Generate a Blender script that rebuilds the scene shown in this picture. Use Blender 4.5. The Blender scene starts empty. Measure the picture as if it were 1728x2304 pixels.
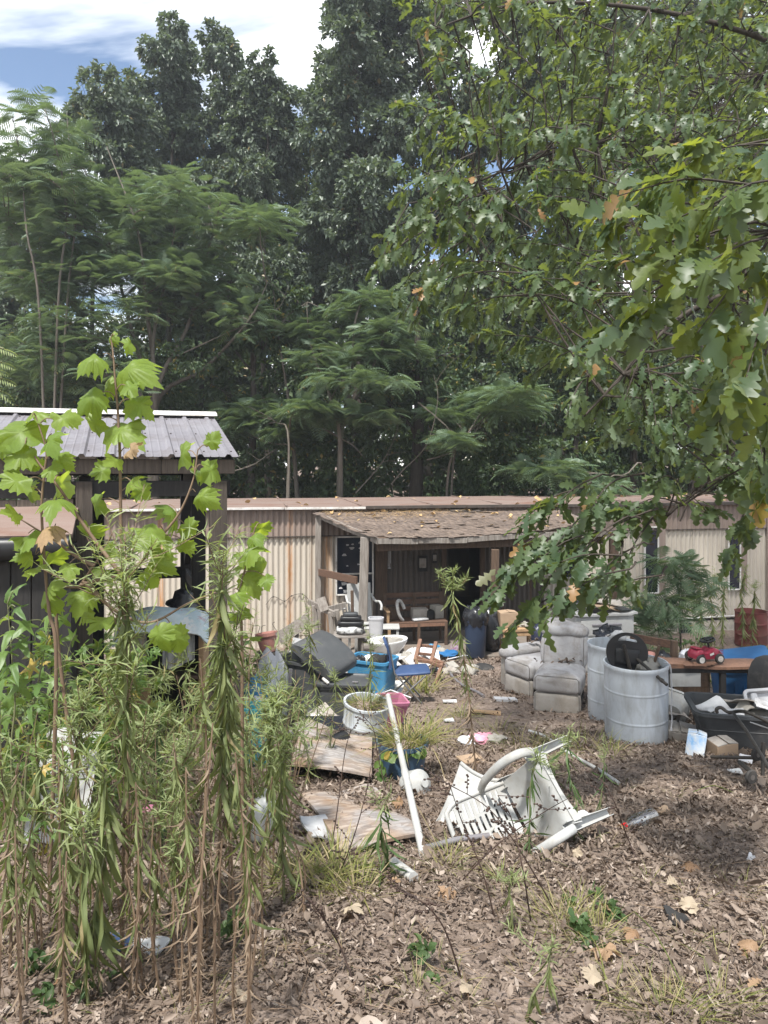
import bpy, math, random
import numpy as np
from mathutils import Vector, Matrix, Quaternion, Euler

R = math.radians
S = bpy.context.scene
COL = S.collection
random.seed(11)
rng = np.random.default_rng(11)

# ------------------------------------------------------------------ camera
EYE, FOC, HOR, CX = 1.6, 1731.0, 1040.0, 864.0
cam = bpy.data.objects.new('camera', bpy.data.cameras.new('camera'))
COL.objects.link(cam)
cam.location = (0, 0, EYE)
cam.rotation_euler = (R(90), 0, 0)
cam.data.sensor_fit = 'VERTICAL'
cam.data.sensor_height = 36
cam.data.lens = 36 * FOC / 2304
cam.data.shift_y = -(1152 - HOR) / 2304
cam.data.clip_start = 0.05
cam.data.clip_end = 3000
S.camera = cam

# ------------------------------------------------------------------ sky and sun
SUN_EL, SUN_AZ = 64, -158          # degrees; azimuth from the view axis (+Y), negative is left
world = bpy.data.worlds.new('World')
S.world = world
world.use_nodes = True
wn, wl = world.node_tree.nodes, world.node_tree.links
wn.clear()
w_out = wn.new('ShaderNodeOutputWorld')
w_bg = wn.new('ShaderNodeBackground')
w_bg.inputs['Strength'].default_value = 0.105
w_sky = wn.new('ShaderNodeTexSky')
w_sky.sky_type = 'NISHITA'
w_sky.sun_disc = False
w_sky.sun_elevation = R(SUN_EL)
w_sky.sun_rotation = R(SUN_AZ)
w_sky.air_density = 1.0
w_sky.dust_density = 0.5
w_sky.ozone_density = 1.0
w_tc = wn.new('ShaderNodeTexCoord')
w_sep = wn.new('ShaderNodeSeparateXYZ')
wl.new(w_tc.outputs['Generated'], w_sep.inputs[0])
w_z = wn.new('ShaderNodeMath'); w_z.operation = 'MAXIMUM'; w_z.inputs[1].default_value = 0.06
wl.new(w_sep.outputs['Z'], w_z.inputs[0])
w_div = wn.new('ShaderNodeVectorMath'); w_div.operation = 'DIVIDE'
w_cmb = wn.new('ShaderNodeCombineXYZ')
for k in 'XYZ':
    wl.new(w_z.outputs[0], w_cmb.inputs[k])
wl.new(w_tc.outputs['Generated'], w_div.inputs[0])
wl.new(w_cmb.outputs[0], w_div.inputs[1])
w_map = wn.new('ShaderNodeMapping')
w_map.inputs['Location'].default_value = (0.3, 2.6, 0)
w_map.inputs['Rotation'].default_value = (0, 0, R(35))
w_map.inputs['Scale'].default_value = (0.55, 0.9, 0.6)
wl.new(w_div.outputs[0], w_map.inputs[0])
w_noi = wn.new('ShaderNodeTexNoise')
w_noi.inputs['Scale'].default_value = 1.0
w_noi.inputs['Detail'].default_value = 7
w_noi.inputs['Roughness'].default_value = 0.55
w_noi.inputs['Distortion'].default_value = 0.35
wl.new(w_map.outputs[0], w_noi.inputs['Vector'])
w_ramp = wn.new('ShaderNodeValToRGB')
w_ramp.color_ramp.elements[0].position = 0.43
w_ramp.color_ramp.elements[1].position = 0.57
wl.new(w_noi.outputs['Fac'], w_ramp.inputs[0])
w_mix = wn.new('ShaderNodeMix'); w_mix.data_type = 'RGBA'
w_mix.inputs['B'].default_value = (11.0, 11.2, 11.4, 1)
wl.new(w_ramp.outputs['Color'], w_mix.inputs['Factor'])
wl.new(w_sky.outputs[0], w_mix.inputs['A'])
wl.new(w_mix.outputs['Result'], w_bg.inputs['Color'])
wl.new(w_bg.outputs[0], w_out.inputs['Surface'])

sun = bpy.data.objects.new('sun', bpy.data.lights.new('sun', 'SUN'))
COL.objects.link(sun)
sun.data.energy = 4.5
sun.data.angle = R(4)
sun.data.color = (1.0, 0.97, 0.92)
s_dir = Vector((math.sin(R(SUN_AZ)) * math.cos(R(SUN_EL)), math.cos(R(SUN_AZ)) * math.cos(R(SUN_EL)), math.sin(R(SUN_EL))))
sun.rotation_euler = s_dir.to_track_quat('Z', 'Y').to_euler()
sun.location = s_dir * 60

S.view_settings.view_transform = 'Standard'
S.view_settings.look = 'None'
S.view_settings.exposure = 0.88
S.view_settings.gamma = 1.0
S.view_settings.use_curve_mapping = False
S.render.engine = 'CYCLES'
S.cycles.max_bounces = 5
S.cycles.diffuse_bounces = 2
S.cycles.glossy_bounces = 2
S.cycles.transmission_bounces = 3
S.cycles.transparent_max_bounces = 6
S.cycles.sample_clamp_indirect = 4
S.cycles.caustics_reflective = False
S.cycles.caustics_refractive = False

# ------------------------------------------------------------------ helpers: places
def at(px, py, d):
    """a photograph position (1728 x 2304) at a distance d along +Y"""
    return Vector(((px - CX) / FOC * d, d, EYE - (py - HOR) / FOC * d))

def gz(x, y):
    """terrain: falls away from the camera to the trailer, then rises into the wood"""
    if y < 15:
        z = -0.135 * y
    elif y < 21:
        t = (y - 15) / 6
        z = -2.025 - 0.135 * 6 * (t - t * t / 2) * 0.35
    else:
        z = -2.167 + 0.085 * max(0.0, y - 23)
    z += 0.018 * math.sin(2.1 * x + 0.7 * y) + 0.014 * math.sin(3.7 * y - 1.3 * x + 1) + 0.012 * math.sin(5.1 * x + 2)
    return z

def gp(px, py):
    """where the line of sight through a photograph position meets the ground"""
    d = 1.8
    while d < 60:
        p = at(px, py, d)
        if p.z <= gz(p.x, p.y):
            break
        d += 0.02
    return Vector((p.x, p.y, gz(p.x, p.y)))

def gnd(x, y, dz=0.0):
    return Vector((x, y, gz(x, y) + dz))

# ------------------------------------------------------------------ helpers: meshes
def link(o, parent=None):
    COL.objects.link(o)
    if parent is not None:
        o.parent = parent
    return o

def finish(me, smooth):
    if smooth is not None:
        me.polygons.foreach_set('use_smooth', [True] * len(me.polygons))
        if smooth < 179:
            me.set_sharp_from_angle(angle=R(smooth))

def np_obj(name, V, F, mats, parent=None, smooth=None, mi=None):
    """V (n,3), F (m,k) numpy arrays to one mesh object"""
    me = bpy.data.meshes.new(name)
    n, (m, k) = len(V), F.shape
    me.vertices.add(n)
    me.vertices.foreach_set('co', np.ascontiguousarray(V, dtype=np.float32).ravel())
    me.loops.add(m * k)
    me.loops.foreach_set('vertex_index', np.ascontiguousarray(F, dtype=np.int32).ravel())
    me.polygons.add(m)
    me.polygons.foreach_set('loop_start', np.arange(m, dtype=np.int32) * k)
    me.polygons.foreach_set('loop_total', np.full(m, k, dtype=np.int32))
    for q in (mats if isinstance(mats, (list, tuple)) else [mats]):
        me.materials.append(q)
    if mi is not None:
        me.polygons.foreach_set('material_index', np.ascontiguousarray(mi, dtype=np.int32))
    me.update(calc_edges=True)
    finish(me, smooth)
    return link(bpy.data.objects.new(name, me), parent)

def tag(o, label=None, cat=None, group=None, kind=None):
    if label: o['label'] = label
    if cat: o['category'] = cat
    if group: o['group'] = group
    if kind: o['kind'] = kind
    return o

def thing(name, label, cat, loc=(0, 0, 0), rot=(0, 0, 0), group=None):
    o = bpy.data.objects.new(name, None)
    o.empty_display_size = 0.1
    COL.objects.link(o)
    o.location = loc
    o.rotation_euler = rot if hasattr(rot, '__len__') else (0, 0, rot)
    return tag(o, label, cat, group)

def frame_of(a, b, up=(0, 0, 1)):
    """matrix whose Z runs from a to b"""
    a, b = Vector(a), Vector(b)
    z = (b - a).normalized()
    u = Vector(up)
    if abs(z.dot(u)) > 0.98:
        u = Vector((0, 1, 0))
    x = u.cross(z).normalized()
    y = z.cross(x)
    M = Matrix((x, y, z)).transposed().to_4x4()
    M.translation = a
    return M

class B:
    """collects shapes; .obj() links them as one mesh object"""
    def __init__(s):
        s.v, s.f, s.m = [], [], []

    def add(s, v, f, M=None, mi=0):
        o = len(s.v)
        if M is not None:
            v = [M @ Vector(p) for p in v]
        s.v += [tuple(p) for p in v]
        s.f += [tuple(i + o for i in q) for q in f]
        s.m += [mi] * len(f)
        return s

    def box(s, c, sz, rot=None, mi=0, M=None):
        x, y, z = (k / 2 for k in sz)
        v = [(-x, -y, -z), (x, -y, -z), (x, y, -z), (-x, y, -z), (-x, -y, z), (x, -y, z), (x, y, z), (-x, y, z)]
        f = [(0, 3, 2, 1), (4, 5, 6, 7), (0, 1, 5, 4), (1, 2, 6, 5), (2, 3, 7, 6), (3, 0, 4, 7)]
        T = Matrix.Translation(c)
        if rot is not None:
            T = T @ Euler(rot).to_matrix().to_4x4()
        if M is not None:
            T = M @ T
        return s.add(v, f, T, mi)

    def beam(s, a, b, w, h, up=(0, 0, 1), mi=0, seg=1, wob=0.0):
        """bar of section w (sideways) by h (up) from a to b"""
        M = frame_of(a, b, up)
        L = (Vector(b) - Vector(a)).length
        loops = []
        for i in range(seg + 1):
            ox, oy = (random.uniform(-wob, wob), random.uniform(-wob, wob)) if 0 < i < seg else (0, 0)
            z = L * i / seg
            loops.append([(-w / 2 + ox, -h / 2 + oy, z), (w / 2 + ox, -h / 2 + oy, z), (w / 2 + ox, h / 2 + oy, z), (-w / 2 + ox, h / 2 + oy, z)])
        return s.loft(loops, M=M, mi=mi)

    def loft(s, loops, cap=(True, True), M=None, mi=0, closed=True):
        n = len(loops[0])
        v = [p for l in loops for p in l]
        f = []
        for i in range(len(loops) - 1):
            for j in range(n if closed else n - 1):
                k = (j + 1) % n
                f.append((i * n + j, i * n + k, (i + 1) * n + k, (i + 1) * n + j))
        if cap[0]: f.append(tuple(range(n))[::-1])
        if cap[1]: f.append(tuple(range((len(loops) - 1) * n, len(loops) * n)))
        return s.add(v, f, M, mi)

    def tube(s, pts, r, n=8, cap=(True, True), mi=0, M=None):
        pts = [Vector(p) for p in pts]
        rr = r if hasattr(r, '__len__') else [r] * len(pts)
        loops, x = [], None
        for i, p in enumerate(pts):
            t = (pts[min(i + 1, len(pts) - 1)] - pts[max(i - 1, 0)])
            t = t.normalized() if t.length > 1e-9 else Vector((0, 0, 1))
            if x is None:
                u = Vector((0, 0, 1)) if abs(t.z) < 0.9 else Vector((1, 0, 0))
                x = u.cross(t).normalized()
            x = (x - t * x.dot(t)).normalized()
            y = t.cross(x)
            loops.append([p + x * (rr[i] * math.cos(2 * math.pi * k / n)) + y * (rr[i] * math.sin(2 * math.pi * k / n)) for k in range(n)])
        return s.loft(loops, cap, M=M, mi=mi)

    def lathe(s, prof, n=32, cap=(True, True), M=None, mi=0, wob=None):
        loops = []
        for i, (r, z) in enumerate(prof):
            loops.append([((r * (1 + (wob(k, i) if wob else 0))) * math.cos(2 * math.pi * k / n), (r * (1 + (wob(k, i) if wob else 0))) * math.sin(2 * math.pi * k / n), z) for k in range(n)])
        return s.loft(loops, cap, M=M, mi=mi)

    def prism(s, out, z0, z1, M=None, mi=0):
        return s.loft([[(x, y, z0) for x, y in out], [(x, y, z1) for x, y in out]], M=M, mi=mi)

    def sheet(s, fn, nu, nv, th=0.0, M=None, mi=0):
        """parametric patch fn(u,v) with an optional thickness"""
        P = [[Vector(fn(i / nu, j / nv)) for j in range(nv + 1)] for i in range(nu + 1)]
        v, f = [], []
        idx = lambda i, j: i * (nv + 1) + j
        for i in range(nu + 1):
            v += P[i]
        for i in range(nu):
            for j in range(nv):
                f.append((idx(i, j), idx(i + 1, j), idx(i + 1, j + 1), idx(i, j + 1)))
        if th:
            o = len(v)
            nrm = []
            for i in range(nu + 1):
                for j in range(nv + 1):
                    a = P[min(i + 1, nu)][j] - P[max(i - 1, 0)][j]
                    b = P[i][min(j + 1, nv)] - P[i][max(j - 1, 0)]
                    q = a.cross(b)
                    nrm.append(q.normalized() if q.length > 1e-12 else Vector((0, 0, 1)))
            v += [p - q * th for p, q in zip(v[:o], nrm)]
            f += [tuple(o + k for k in q[::-1]) for q in f]
            ring = [idx(i, 0) for i in range(nu + 1)] + [idx(nu, j) for j in range(1, nv + 1)] + [idx(i, nv) for i in range(nu - 1, -1, -1)] + [idx(0, j) for j in range(nv - 1, 0, -1)]
            for a, b in zip(ring, ring[1:] + ring[:1]):
                f.append((b, a, a + o, b + o))
        return s.add(v, f, M, mi)

    def rbox(s, c, sz, r, n=5, bulge=0.0, rot=None, M=None, mi=0, crease=0.0):
        """soft rounded block; bulge swells every face"""
        vs, fs, key = [], [], {}
        hx = [k / 2 for k in sz]
        def vert(p):
            k = tuple(round(q, 5) for q in p)
            if k not in key:
                w = [p[i] * hx[i] for i in range(3)]
                q = [max(-hx[i] + r, min(hx[i] - r, w[i])) for i in range(3)]
                d = Vector([w[i] - q[i] for i in range(3)])
                if d.length > 1e-9:
                    d = d.normalized() * r
                o = Vector(q) + d
                if bulge:
                    for i in range(3):
                        a, b = (i + 1) % 3, (i + 2) % 3
                        o[i] += math.copysign(bulge * (1 - abs(p[a]) ** 2.2) * (1 - abs(p[b]) ** 2.2) * abs(p[i]), p[i])
                if crease:
                    o += Vector((math.sin(23 * o.y + 17 * o.z), math.sin(19 * o.x + 29 * o.z + 1), math.sin(21 * o.x + 15 * o.y + 2))) * crease
                key[k] = len(vs)
                vs.append(o)
            return key[k]
        for ax in range(3):
            for sg in (-1, 1):
                for i in range(n):
                    for j in range(n):
                        q = []
                        for (di, dj) in ((0, 0), (1, 0), (1, 1), (0, 1)):
                            p = [0, 0, 0]
                            p[ax] = sg
                            p[(ax + 1) % 3] = -1 + 2 * (i + di) / n
                            p[(ax + 2) % 3] = -1 + 2 * (j + dj) / n
                            q.append(vert(p))
                        fs.append(tuple(q) if sg > 0 else tuple(q[::-1]))
        T = Matrix.Translation(c)
        if rot is not None:
            T = T @ Euler(rot).to_matrix().to_4x4()
        if M is not None:
            T = M @ T
        return s.add(vs, fs, T, mi)

    def obj(s, name, mats, parent=None, loc=None, rot=None, bevel=0.0, smooth=None, seg=2):
        me = bpy.data.meshes.new(name)
        me.from_pydata(s.v, [], s.f)
        for q in (mats if isinstance(mats, (list, tuple)) else [mats]):
            me.materials.append(q)
        if any(s.m):
            me.polygons.foreach_set('material_index', s.m)
        me.update()
        if bevel and smooth is None:
            smooth = 40
        finish(me, smooth)
        o = link(bpy.data.objects.new(name, me), parent)
        if loc is not None: o.location = loc
        if rot is not None: o.rotation_euler = rot if hasattr(rot, '__len__') else (0, 0, rot)
        if bevel:
            md = o.modifiers.new('bevel', 'BEVEL')
            md.width, md.segments, md.limit_method, md.angle_limit = bevel, seg, 'ANGLE', R(40)
        return o

def rrect(w, d, r, z, n=4, ox=0.0, oy=0.0):
    """rounded rectangle loop"""
    out = []
    for cx, cy, a0 in ((w / 2 - r, d / 2 - r, 0), (-w / 2 + r, d / 2 - r, 90), (-w / 2 + r, -d / 2 + r, 180), (w / 2 - r, -d / 2 + r, 270)):
        for k in range(n + 1):
            a = R(a0 + 90 * k / n)
            out.append((cx + r * math.cos(a) + ox, cy + r * math.sin(a) + oy, z))
    return out

def tote(b, w, d, h, taper=0.86, t=0.012, lip=0.02, r=0.04, mi=0, M=None):
    """open tub with a rolled lip"""
    L = [rrect(w * taper, d * taper, r * .8, 0), rrect(w, d, r, h - 0.03), rrect(w + lip * 2, d + lip * 2, r + lip, h - 0.03),
         rrect(w + lip * 2, d + lip * 2, r + lip, h), rrect(w - t * 2, d - t * 2, r, h), rrect(w * taper - t * 2, d * taper - t * 2, r * .7, t)]
    return b.loft(L, M=M, mi=mi)

def crumple(b, c, sz, seed, amp=0.35, n=9, M=None, mi=0):
    """a bag or cloth heap: a lumpy ball sat on its base"""
    q = random.Random(seed)
    ph = [q.uniform(0, 6.28) for _ in range(9)]
    loops = []
    for i in range(n + 1):
        th = math.pi * (0.02 + 0.96 * i / n)
        row = []
        for k in range(2 * n):
            a = 2 * math.pi * k / (2 * n)
            rr = 1 + amp * (0.45 * math.sin(2 * a + ph[0] + 2 * th) + 0.35 * math.sin(5 * a + ph[1] - 3 * th) + 0.3 * math.sin(7 * th + ph[2] + 3 * a) + 0.25 * math.sin(9 * a + ph[3] + 5 * th))
            z = -math.cos(th) * rr
            row.append((math.sin(th) * math.cos(a) * rr * sz[0] / 2, math.sin(th) * math.sin(a) * rr * sz[1] / 2, max(z, -0.72) * sz[2] / 2 + sz[2] * 0.36))
        loops.append(row)
    T = Matrix.Translation(c)
    return b.loft(loops, M=(M @ T) if M is not None else T, mi=mi)

def curve(pts, n=6):
    """Catmull-Rom through points"""
    P = [Vector(p) for p in pts]
    P = [P[0] * 2 - P[1]] + P + [P[-1] * 2 - P[-2]]
    out = []
    for i in range(1, len(P) - 2):
        for k in range(n):
            t = k / n
            a, b, c, d = P[i - 1], P[i], P[i + 1], P[i + 2]
            out.append(0.5 * (2 * b + (c - a) * t + (2 * a - 5 * b + 4 * c - d) * t * t + (3 * b - a - 3 * c + d) * t ** 3))
    return out + [P[-2]]
# ------------------------------------------------------------------ materials
class NT:
    def __init__(s, name):
        s.mat = bpy.data.materials.new(name)
        s.mat.use_nodes = True
        s.t = s.mat.node_tree
        s.t.nodes.clear()
        s.out = s.n('ShaderNodeOutputMaterial')

    def n(s, typ, **kw):
        o = s.t.nodes.new(typ)
        for k, v in kw.items():
            setattr(o, k, v)
        return o

    def l(s, a, b):
        s.t.links.new(a, b)

    def put(s, sock, v):
        if hasattr(v, 'is_output'):
            s.l(v, sock)
        elif hasattr(v, '__len__') and len(v) == 3 and sock.type == 'RGBA':
            sock.default_value = (*v, 1)
        else:
            sock.default_value = v

    def mix(s, fac, a, b, blend='MIX'):
        m = s.n('ShaderNodeMix', data_type='RGBA', blend_type=blend)
        s.put(m.inputs['Factor'], fac); s.put(m.inputs['A'], a); s.put(m.inputs['B'], b)
        return m.outputs['Result']

    def math(s, op, a, b=0.0, c=0.0):
        m = s.n('ShaderNodeMath', operation=op)
        s.put(m.inputs[0], a); s.put(m.inputs[1], b); s.put(m.inputs[2], c)
        return m.outputs[0]

    def coord(s, scale=(1, 1, 1), kind='Object', loc=(0, 0, 0)):
        tc = s.n('ShaderNodeTexCoord')
        mp = s.n('ShaderNodeMapping')
        mp.inputs['Scale'].default_value = scale
        mp.inputs['Location'].default_value = loc
        s.l(tc.outputs[kind], mp.inputs[0])
        return mp.outputs[0]

    def noise(s, vec, scale=5.0, detail=5.0, rough=0.6, dist=0.0):
        o = s.n('ShaderNodeTexNoise')
        s.l(vec, o.inputs['Vector'])
        o.inputs['Scale'].default_value = scale
        o.inputs['Detail'].default_value = detail
        o.inputs['Roughness'].default_value = rough
        o.inputs['Distortion'].default_value = dist
        return o.outputs['Fac']

    def ramp(s, fac, *stops):
        o = s.n('ShaderNodeValToRGB')
        e = o.color_ramp.elements
        while len(e) < len(stops):
            e.new(0.5)
        for k, (p, c) in enumerate(stops):
            e[k].position = p
            e[k].color = (c, c, c, 1) if not hasattr(c, '__len__') else (*c, 1)
        s.l(fac, o.inputs[0])
        return o.outputs['Color']

    def bump(s, h, strength=0.3, dist=0.01):
        o = s.n('ShaderNodeBump')
        o.inputs['Strength'].default_value = strength
        o.inputs['Distance'].default_value = dist
        s.l(h, o.inputs['Height'])
        return o.outputs[0]

    def bsdf(s, col, rough=0.6, metal=0.0, spec=0.35, nrm=None, **kw):
        o = s.n('ShaderNodeBsdfPrincipled')
        s.put(o.inputs['Base Color'], col)
        s.put(o.inputs['Roughness'], rough)
        s.put(o.inputs['Metallic'], metal)
        o.inputs['Specular IOR Level'].default_value = spec
        if nrm is not None:
            s.l(nrm, o.inputs['Normal'])
        for k, v in kw.items():
            s.put(o.inputs[k.replace('_', ' ')], v)
        return o.outputs[0]

    def done(s, sh):
        s.l(sh, s.out.inputs['Surface'])
        return s.mat

def pm(name, c1, c2=None, sc=6, rough=0.65, metal=0.0, spec=0.35, bump=0.15, bsc=45, stretch=(1, 1, 1), dirt=None, dsc=3.0, damt=(0.5, 0.7), kind='Object', var=0.0, **kw):
    """general worn surface: two tones, an optional dirt layer with its own shape, fine relief"""
    t = NT(name)
    co = t.coord(stretch, kind)
    c2 = c2 or tuple(k * 0.78 for k in c1)
    col = t.mix(t.ramp(t.noise(co, sc, 6, 0.65), (0.33, 0.0), (0.67, 1.0)), c1, c2)
    rg = rough
    if dirt:
        m = t.ramp(t.noise(co, dsc, 8, 0.72, 0.4), (damt[0], 0.0), (damt[1], 1.0))
        col = t.mix(m, col, dirt)
        rg = t.math('ADD', t.math('MULTIPLY', m, 0.25), rough)
    if var:
        oi = t.n('ShaderNodeObjectInfo')
        hs = t.n('ShaderNodeHueSaturation')
        t.l(t.math('ADD', t.math('MULTIPLY', oi.outputs['Random'], var * 2), 1 - var), hs.inputs['Value'])
        t.put(hs.inputs['Color'], col)
        col = hs.outputs['Color']
    nrm = t.bump(t.noise(co, bsc, 5, 0.7), bump, 0.01) if bump else None
    return t.done(t.bsdf(col, rg, metal, spec, nrm, **kw))

def leafmat(name, c1, c2, dead=None, dfrac=0.0, under=None, trans=0.45, glow=None, rough=0.42, spec=0.4, veins=0.0):
    """two-sided leaf: gloss on top, light passing through; tones differ from leaf to leaf"""
    t = NT(name)
    g = t.n('ShaderNodeNewGeometry')
    oi = t.n('ShaderNodeObjectInfo')
    rnd = t.math('FRACT', t.math('ADD', g.outputs['Random Per Island'], oi.outputs['Random']))
    col = t.mix(rnd, c1, c2)
    if veins:
        co = t.coord((1, 1, 1))
        col = t.mix(t.ramp(t.noise(co, veins, 4, 0.6), (0.4, 0.0), (0.65, 0.5)), col, tuple(k * 0.7 for k in c1))
    if dead:
        r2 = t.math('FRACT', t.math('MULTIPLY', rnd, 37.37))
        col = t.mix(t.math('LESS_THAN', r2, dfrac), col, dead)
    top = col
    if under:
        top = t.mix(t.math('MULTIPLY', g.outputs['Backfacing'], 0.75), col, under)
    a = t.bsdf(top, rough, 0.0, spec)
    tr = t.n('ShaderNodeBsdfTranslucent')
    t.put(tr.inputs['Color'], t.mix(0.6, col, glow) if glow else col)
    ms = t.n('ShaderNodeMixShader')
    ms.inputs[0].default_value = trans
    t.l(a, ms.inputs[1]); t.l(tr.outputs[0], ms.inputs[2])
    return t.done(ms.outputs[0])

MT = {}
MT['oak_leaf'] = leafmat('oak_leaf', (0.050, 0.088, 0.044), (0.082, 0.118, 0.045), (0.30, 0.17, 0.07), 0.012, (0.15, 0.20, 0.13), 0.40, (0.30, 0.36, 0.03), 0.43, 0.42)
MT['oak_young'] = leafmat('oak_young', (0.080, 0.125, 0.036), (0.130, 0.165, 0.042), (0.34, 0.20, 0.07), 0.01, (0.17, 0.22, 0.12), 0.48, (0.42, 0.46, 0.03), 0.45, 0.35, 20)
MT['oak_far'] = leafmat('oak_far', (0.098, 0.132, 0.098), (0.130, 0.165, 0.112), (0.20, 0.15, 0.06), 0.01, None, 0.30, (0.16, 0.22, 0.04), 0.40, 0.5)
MT['oak_far_b'] = leafmat('oak_far_b', (0.068, 0.106, 0.062), (0.110, 0.144, 0.070), (0.26, 0.19, 0.06), 0.03, None, 0.32, (0.18, 0.23, 0.03), 0.42, 0.45)
MT['mimosa'] = leafmat('mimosa', (0.105, 0.165, 0.102), (0.145, 0.200, 0.115), (0.26, 0.20, 0.08), 0.008, None, 0.36, (0.20, 0.28, 0.05), 0.5, 0.35)
MT['understory'] = leafmat('understory', (0.045, 0.082, 0.042), (0.082, 0.122, 0.050), (0.28, 0.21, 0.06), 0.03, None, 0.32, (0.18, 0.24, 0.03), 0.45, 0.4)
MT['sycamore'] = leafmat('sycamore', (0.17, 0.27, 0.06), (0.24, 0.33, 0.07), None, 0, (0.34, 0.44, 0.31), 0.58, (0.52, 0.62, 0.02), 0.45, 0.35, 18)
MT['sycamore_dead'] = leafmat('sycamore_dead', (0.26, 0.19, 0.11), (0.33, 0.22, 0.12), None, 0, None, 0.25, (0.4, 0.25, 0.1), 0.7, 0.2, 14)
MT['sweetgum'] = leafmat('sweetgum', (0.085, 0.16, 0.045), (0.13, 0.21, 0.055), (0.42, 0.30, 0.07), 0.06, (0.20, 0.27, 0.15), 0.45, (0.36, 0.46, 0.03), 0.42, 0.4)
MT['weed_top'] = leafmat('weed_top', (0.20, 0.25, 0.115), (0.29, 0.335, 0.16), None, 0, None, 0.42, (0.42, 0.50, 0.08), 0.5, 0.3)
MT['weed_leaf'] = leafmat('weed_leaf', (0.125, 0.160, 0.062), (0.195, 0.225, 0.095), (0.27, 0.22, 0.11), 0.06, None, 0.40, (0.34, 0.38, 0.06), 0.5, 0.3)
MT['weed_brown'] = leafmat('weed_brown', (0.13, 0.092, 0.062), (0.235, 0.178, 0.125), None, 0, None, 0.2, (0.35, 0.24, 0.12), 0.7, 0.2)
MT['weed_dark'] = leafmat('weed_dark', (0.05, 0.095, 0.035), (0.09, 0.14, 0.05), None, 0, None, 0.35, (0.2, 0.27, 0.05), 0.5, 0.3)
MT['grass'] = leafmat('grass', (0.13, 0.17, 0.05), (0.30, 0.28, 0.10), (0.38, 0.31, 0.18), 0.3, None, 0.4, (0.42, 0.44, 0.08), 0.5, 0.3)
MT['litter'] = leafmat('litter', (0.082, 0.059, 0.044), (0.240, 0.188, 0.148), (0.35, 0.29, 0.24), 0.08, None, 0.12, (0.4, 0.25, 0.15), 0.6, 0.3)
MT['litter_big'] = leafmat('litter_big', (0.27, 0.165, 0.095), (0.36, 0.25, 0.155), (0.40, 0.33, 0.24), 0.3, None, 0.25, (0.5, 0.3, 0.12), 0.6, 0.3, 20)
MT['stem_green'] = pm('stem_green', (0.16, 0.18, 0.08), (0.12, 0.12, 0.06), bump=0)
MT['stem_brown'] = pm('stem_brown', (0.13, 0.085, 0.055), (0.20, 0.14, 0.09), bump=0)
MT['stem_dark'] = pm('stem_dark', (0.035, 0.022, 0.018), (0.06, 0.035, 0.025), bump=0)
MT['bark'] = pm('bark', (0.060, 0.050, 0.041), (0.105, 0.090, 0.075), sc=9, rough=0.9, bump=0.8, bsc=14, stretch=(3, 3, 0.5))
MT['bark_pale'] = pm('bark_pale', (0.095, 0.080, 0.064), (0.145, 0.128, 0.105), sc=7, rough=0.9, bump=0.5, bsc=14, stretch=(3, 3, 0.6))
MT['bark_dark'] = pm('bark_dark', (0.035, 0.028, 0.022), (0.065, 0.053, 0.043), sc=9, rough=0.9, bump=0.9, bsc=12, stretch=(3, 3, 0.5))
MT['wood_grey'] = pm('wood_grey', (0.30, 0.275, 0.245), (0.16, 0.135, 0.115), sc=5, rough=0.85, bump=0.5, bsc=22, stretch=(9, 9, 0.7), dirt=(0.10, 0.08, 0.065), dsc=2, damt=(0.5, 0.75))
MT['wood_grey_x'] = pm('wood_grey_x', (0.34, 0.315, 0.285), (0.17, 0.145, 0.125), sc=5, rough=0.85, bump=0.5, bsc=22, stretch=(0.7, 9, 9), dirt=(0.06, 0.05, 0.045), dsc=2, damt=(0.46, 0.62))
MT['wood_brown'] = pm('wood_brown', (0.125, 0.083, 0.055), (0.065, 0.042, 0.030), sc=5, rough=0.8, bump=0.4, bsc=22, stretch=(9, 9, 0.7))
MT['wood_brown_x'] = pm('wood_brown_x', (0.155, 0.088, 0.058), (0.075, 0.045, 0.032), sc=5, rough=0.75, bump=0.4, bsc=22, stretch=(0.7, 9, 9))
MT['wood_tan'] = pm('wood_tan', (0.42, 0.28, 0.16), (0.30, 0.19, 0.105), sc=5, rough=0.7, bump=0.25, bsc=22, stretch=(6, 6, 0.8))
MT['wood_rust'] = pm('wood_rust', (0.23, 0.125, 0.080), (0.14, 0.08, 0.055), sc=6, rough=0.7, bump=0.3, bsc=25, stretch=(5, 5, 0.8))
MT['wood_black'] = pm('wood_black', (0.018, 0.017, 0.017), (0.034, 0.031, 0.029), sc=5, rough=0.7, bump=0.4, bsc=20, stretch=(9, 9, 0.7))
MT['wood_shed'] = pm('wood_shed', (0.115, 0.094, 0.076), (0.060, 0.048, 0.040), sc=6, rough=0.85, bump=0.6, bsc=18, stretch=(10, 10, 0.6), var=0.25)
MT['white_plastic'] = pm('white_plastic', (0.40, 0.405, 0.395), (0.32, 0.32, 0.305), sc=7, rough=0.5, bump=0.05, bsc=30, dirt=(0.30, 0.275, 0.235), dsc=6, damt=(0.48, 0.74))
MT['white_clean'] = pm('white_clean', (0.48, 0.48, 0.49), (0.42, 0.42, 0.43), rough=0.45, bump=0.03)
MT['pvc'] = pm('pvc', (0.46, 0.46, 0.445), (0.38, 0.38, 0.365), rough=0.35, bump=0.02, dirt=(0.34, 0.31, 0.27), dsc=7, damt=(0.55, 0.8))
MT['barrel'] = pm('barrel', (0.48, 0.515, 0.55), (0.42, 0.455, 0.49), sc=3, rough=0.42, bump=0.05, bsc=20, dirt=(0.27, 0.265, 0.25), dsc=6, damt=(0.46, 0.80), stretch=(1.6, 1.6, 0.5))
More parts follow.
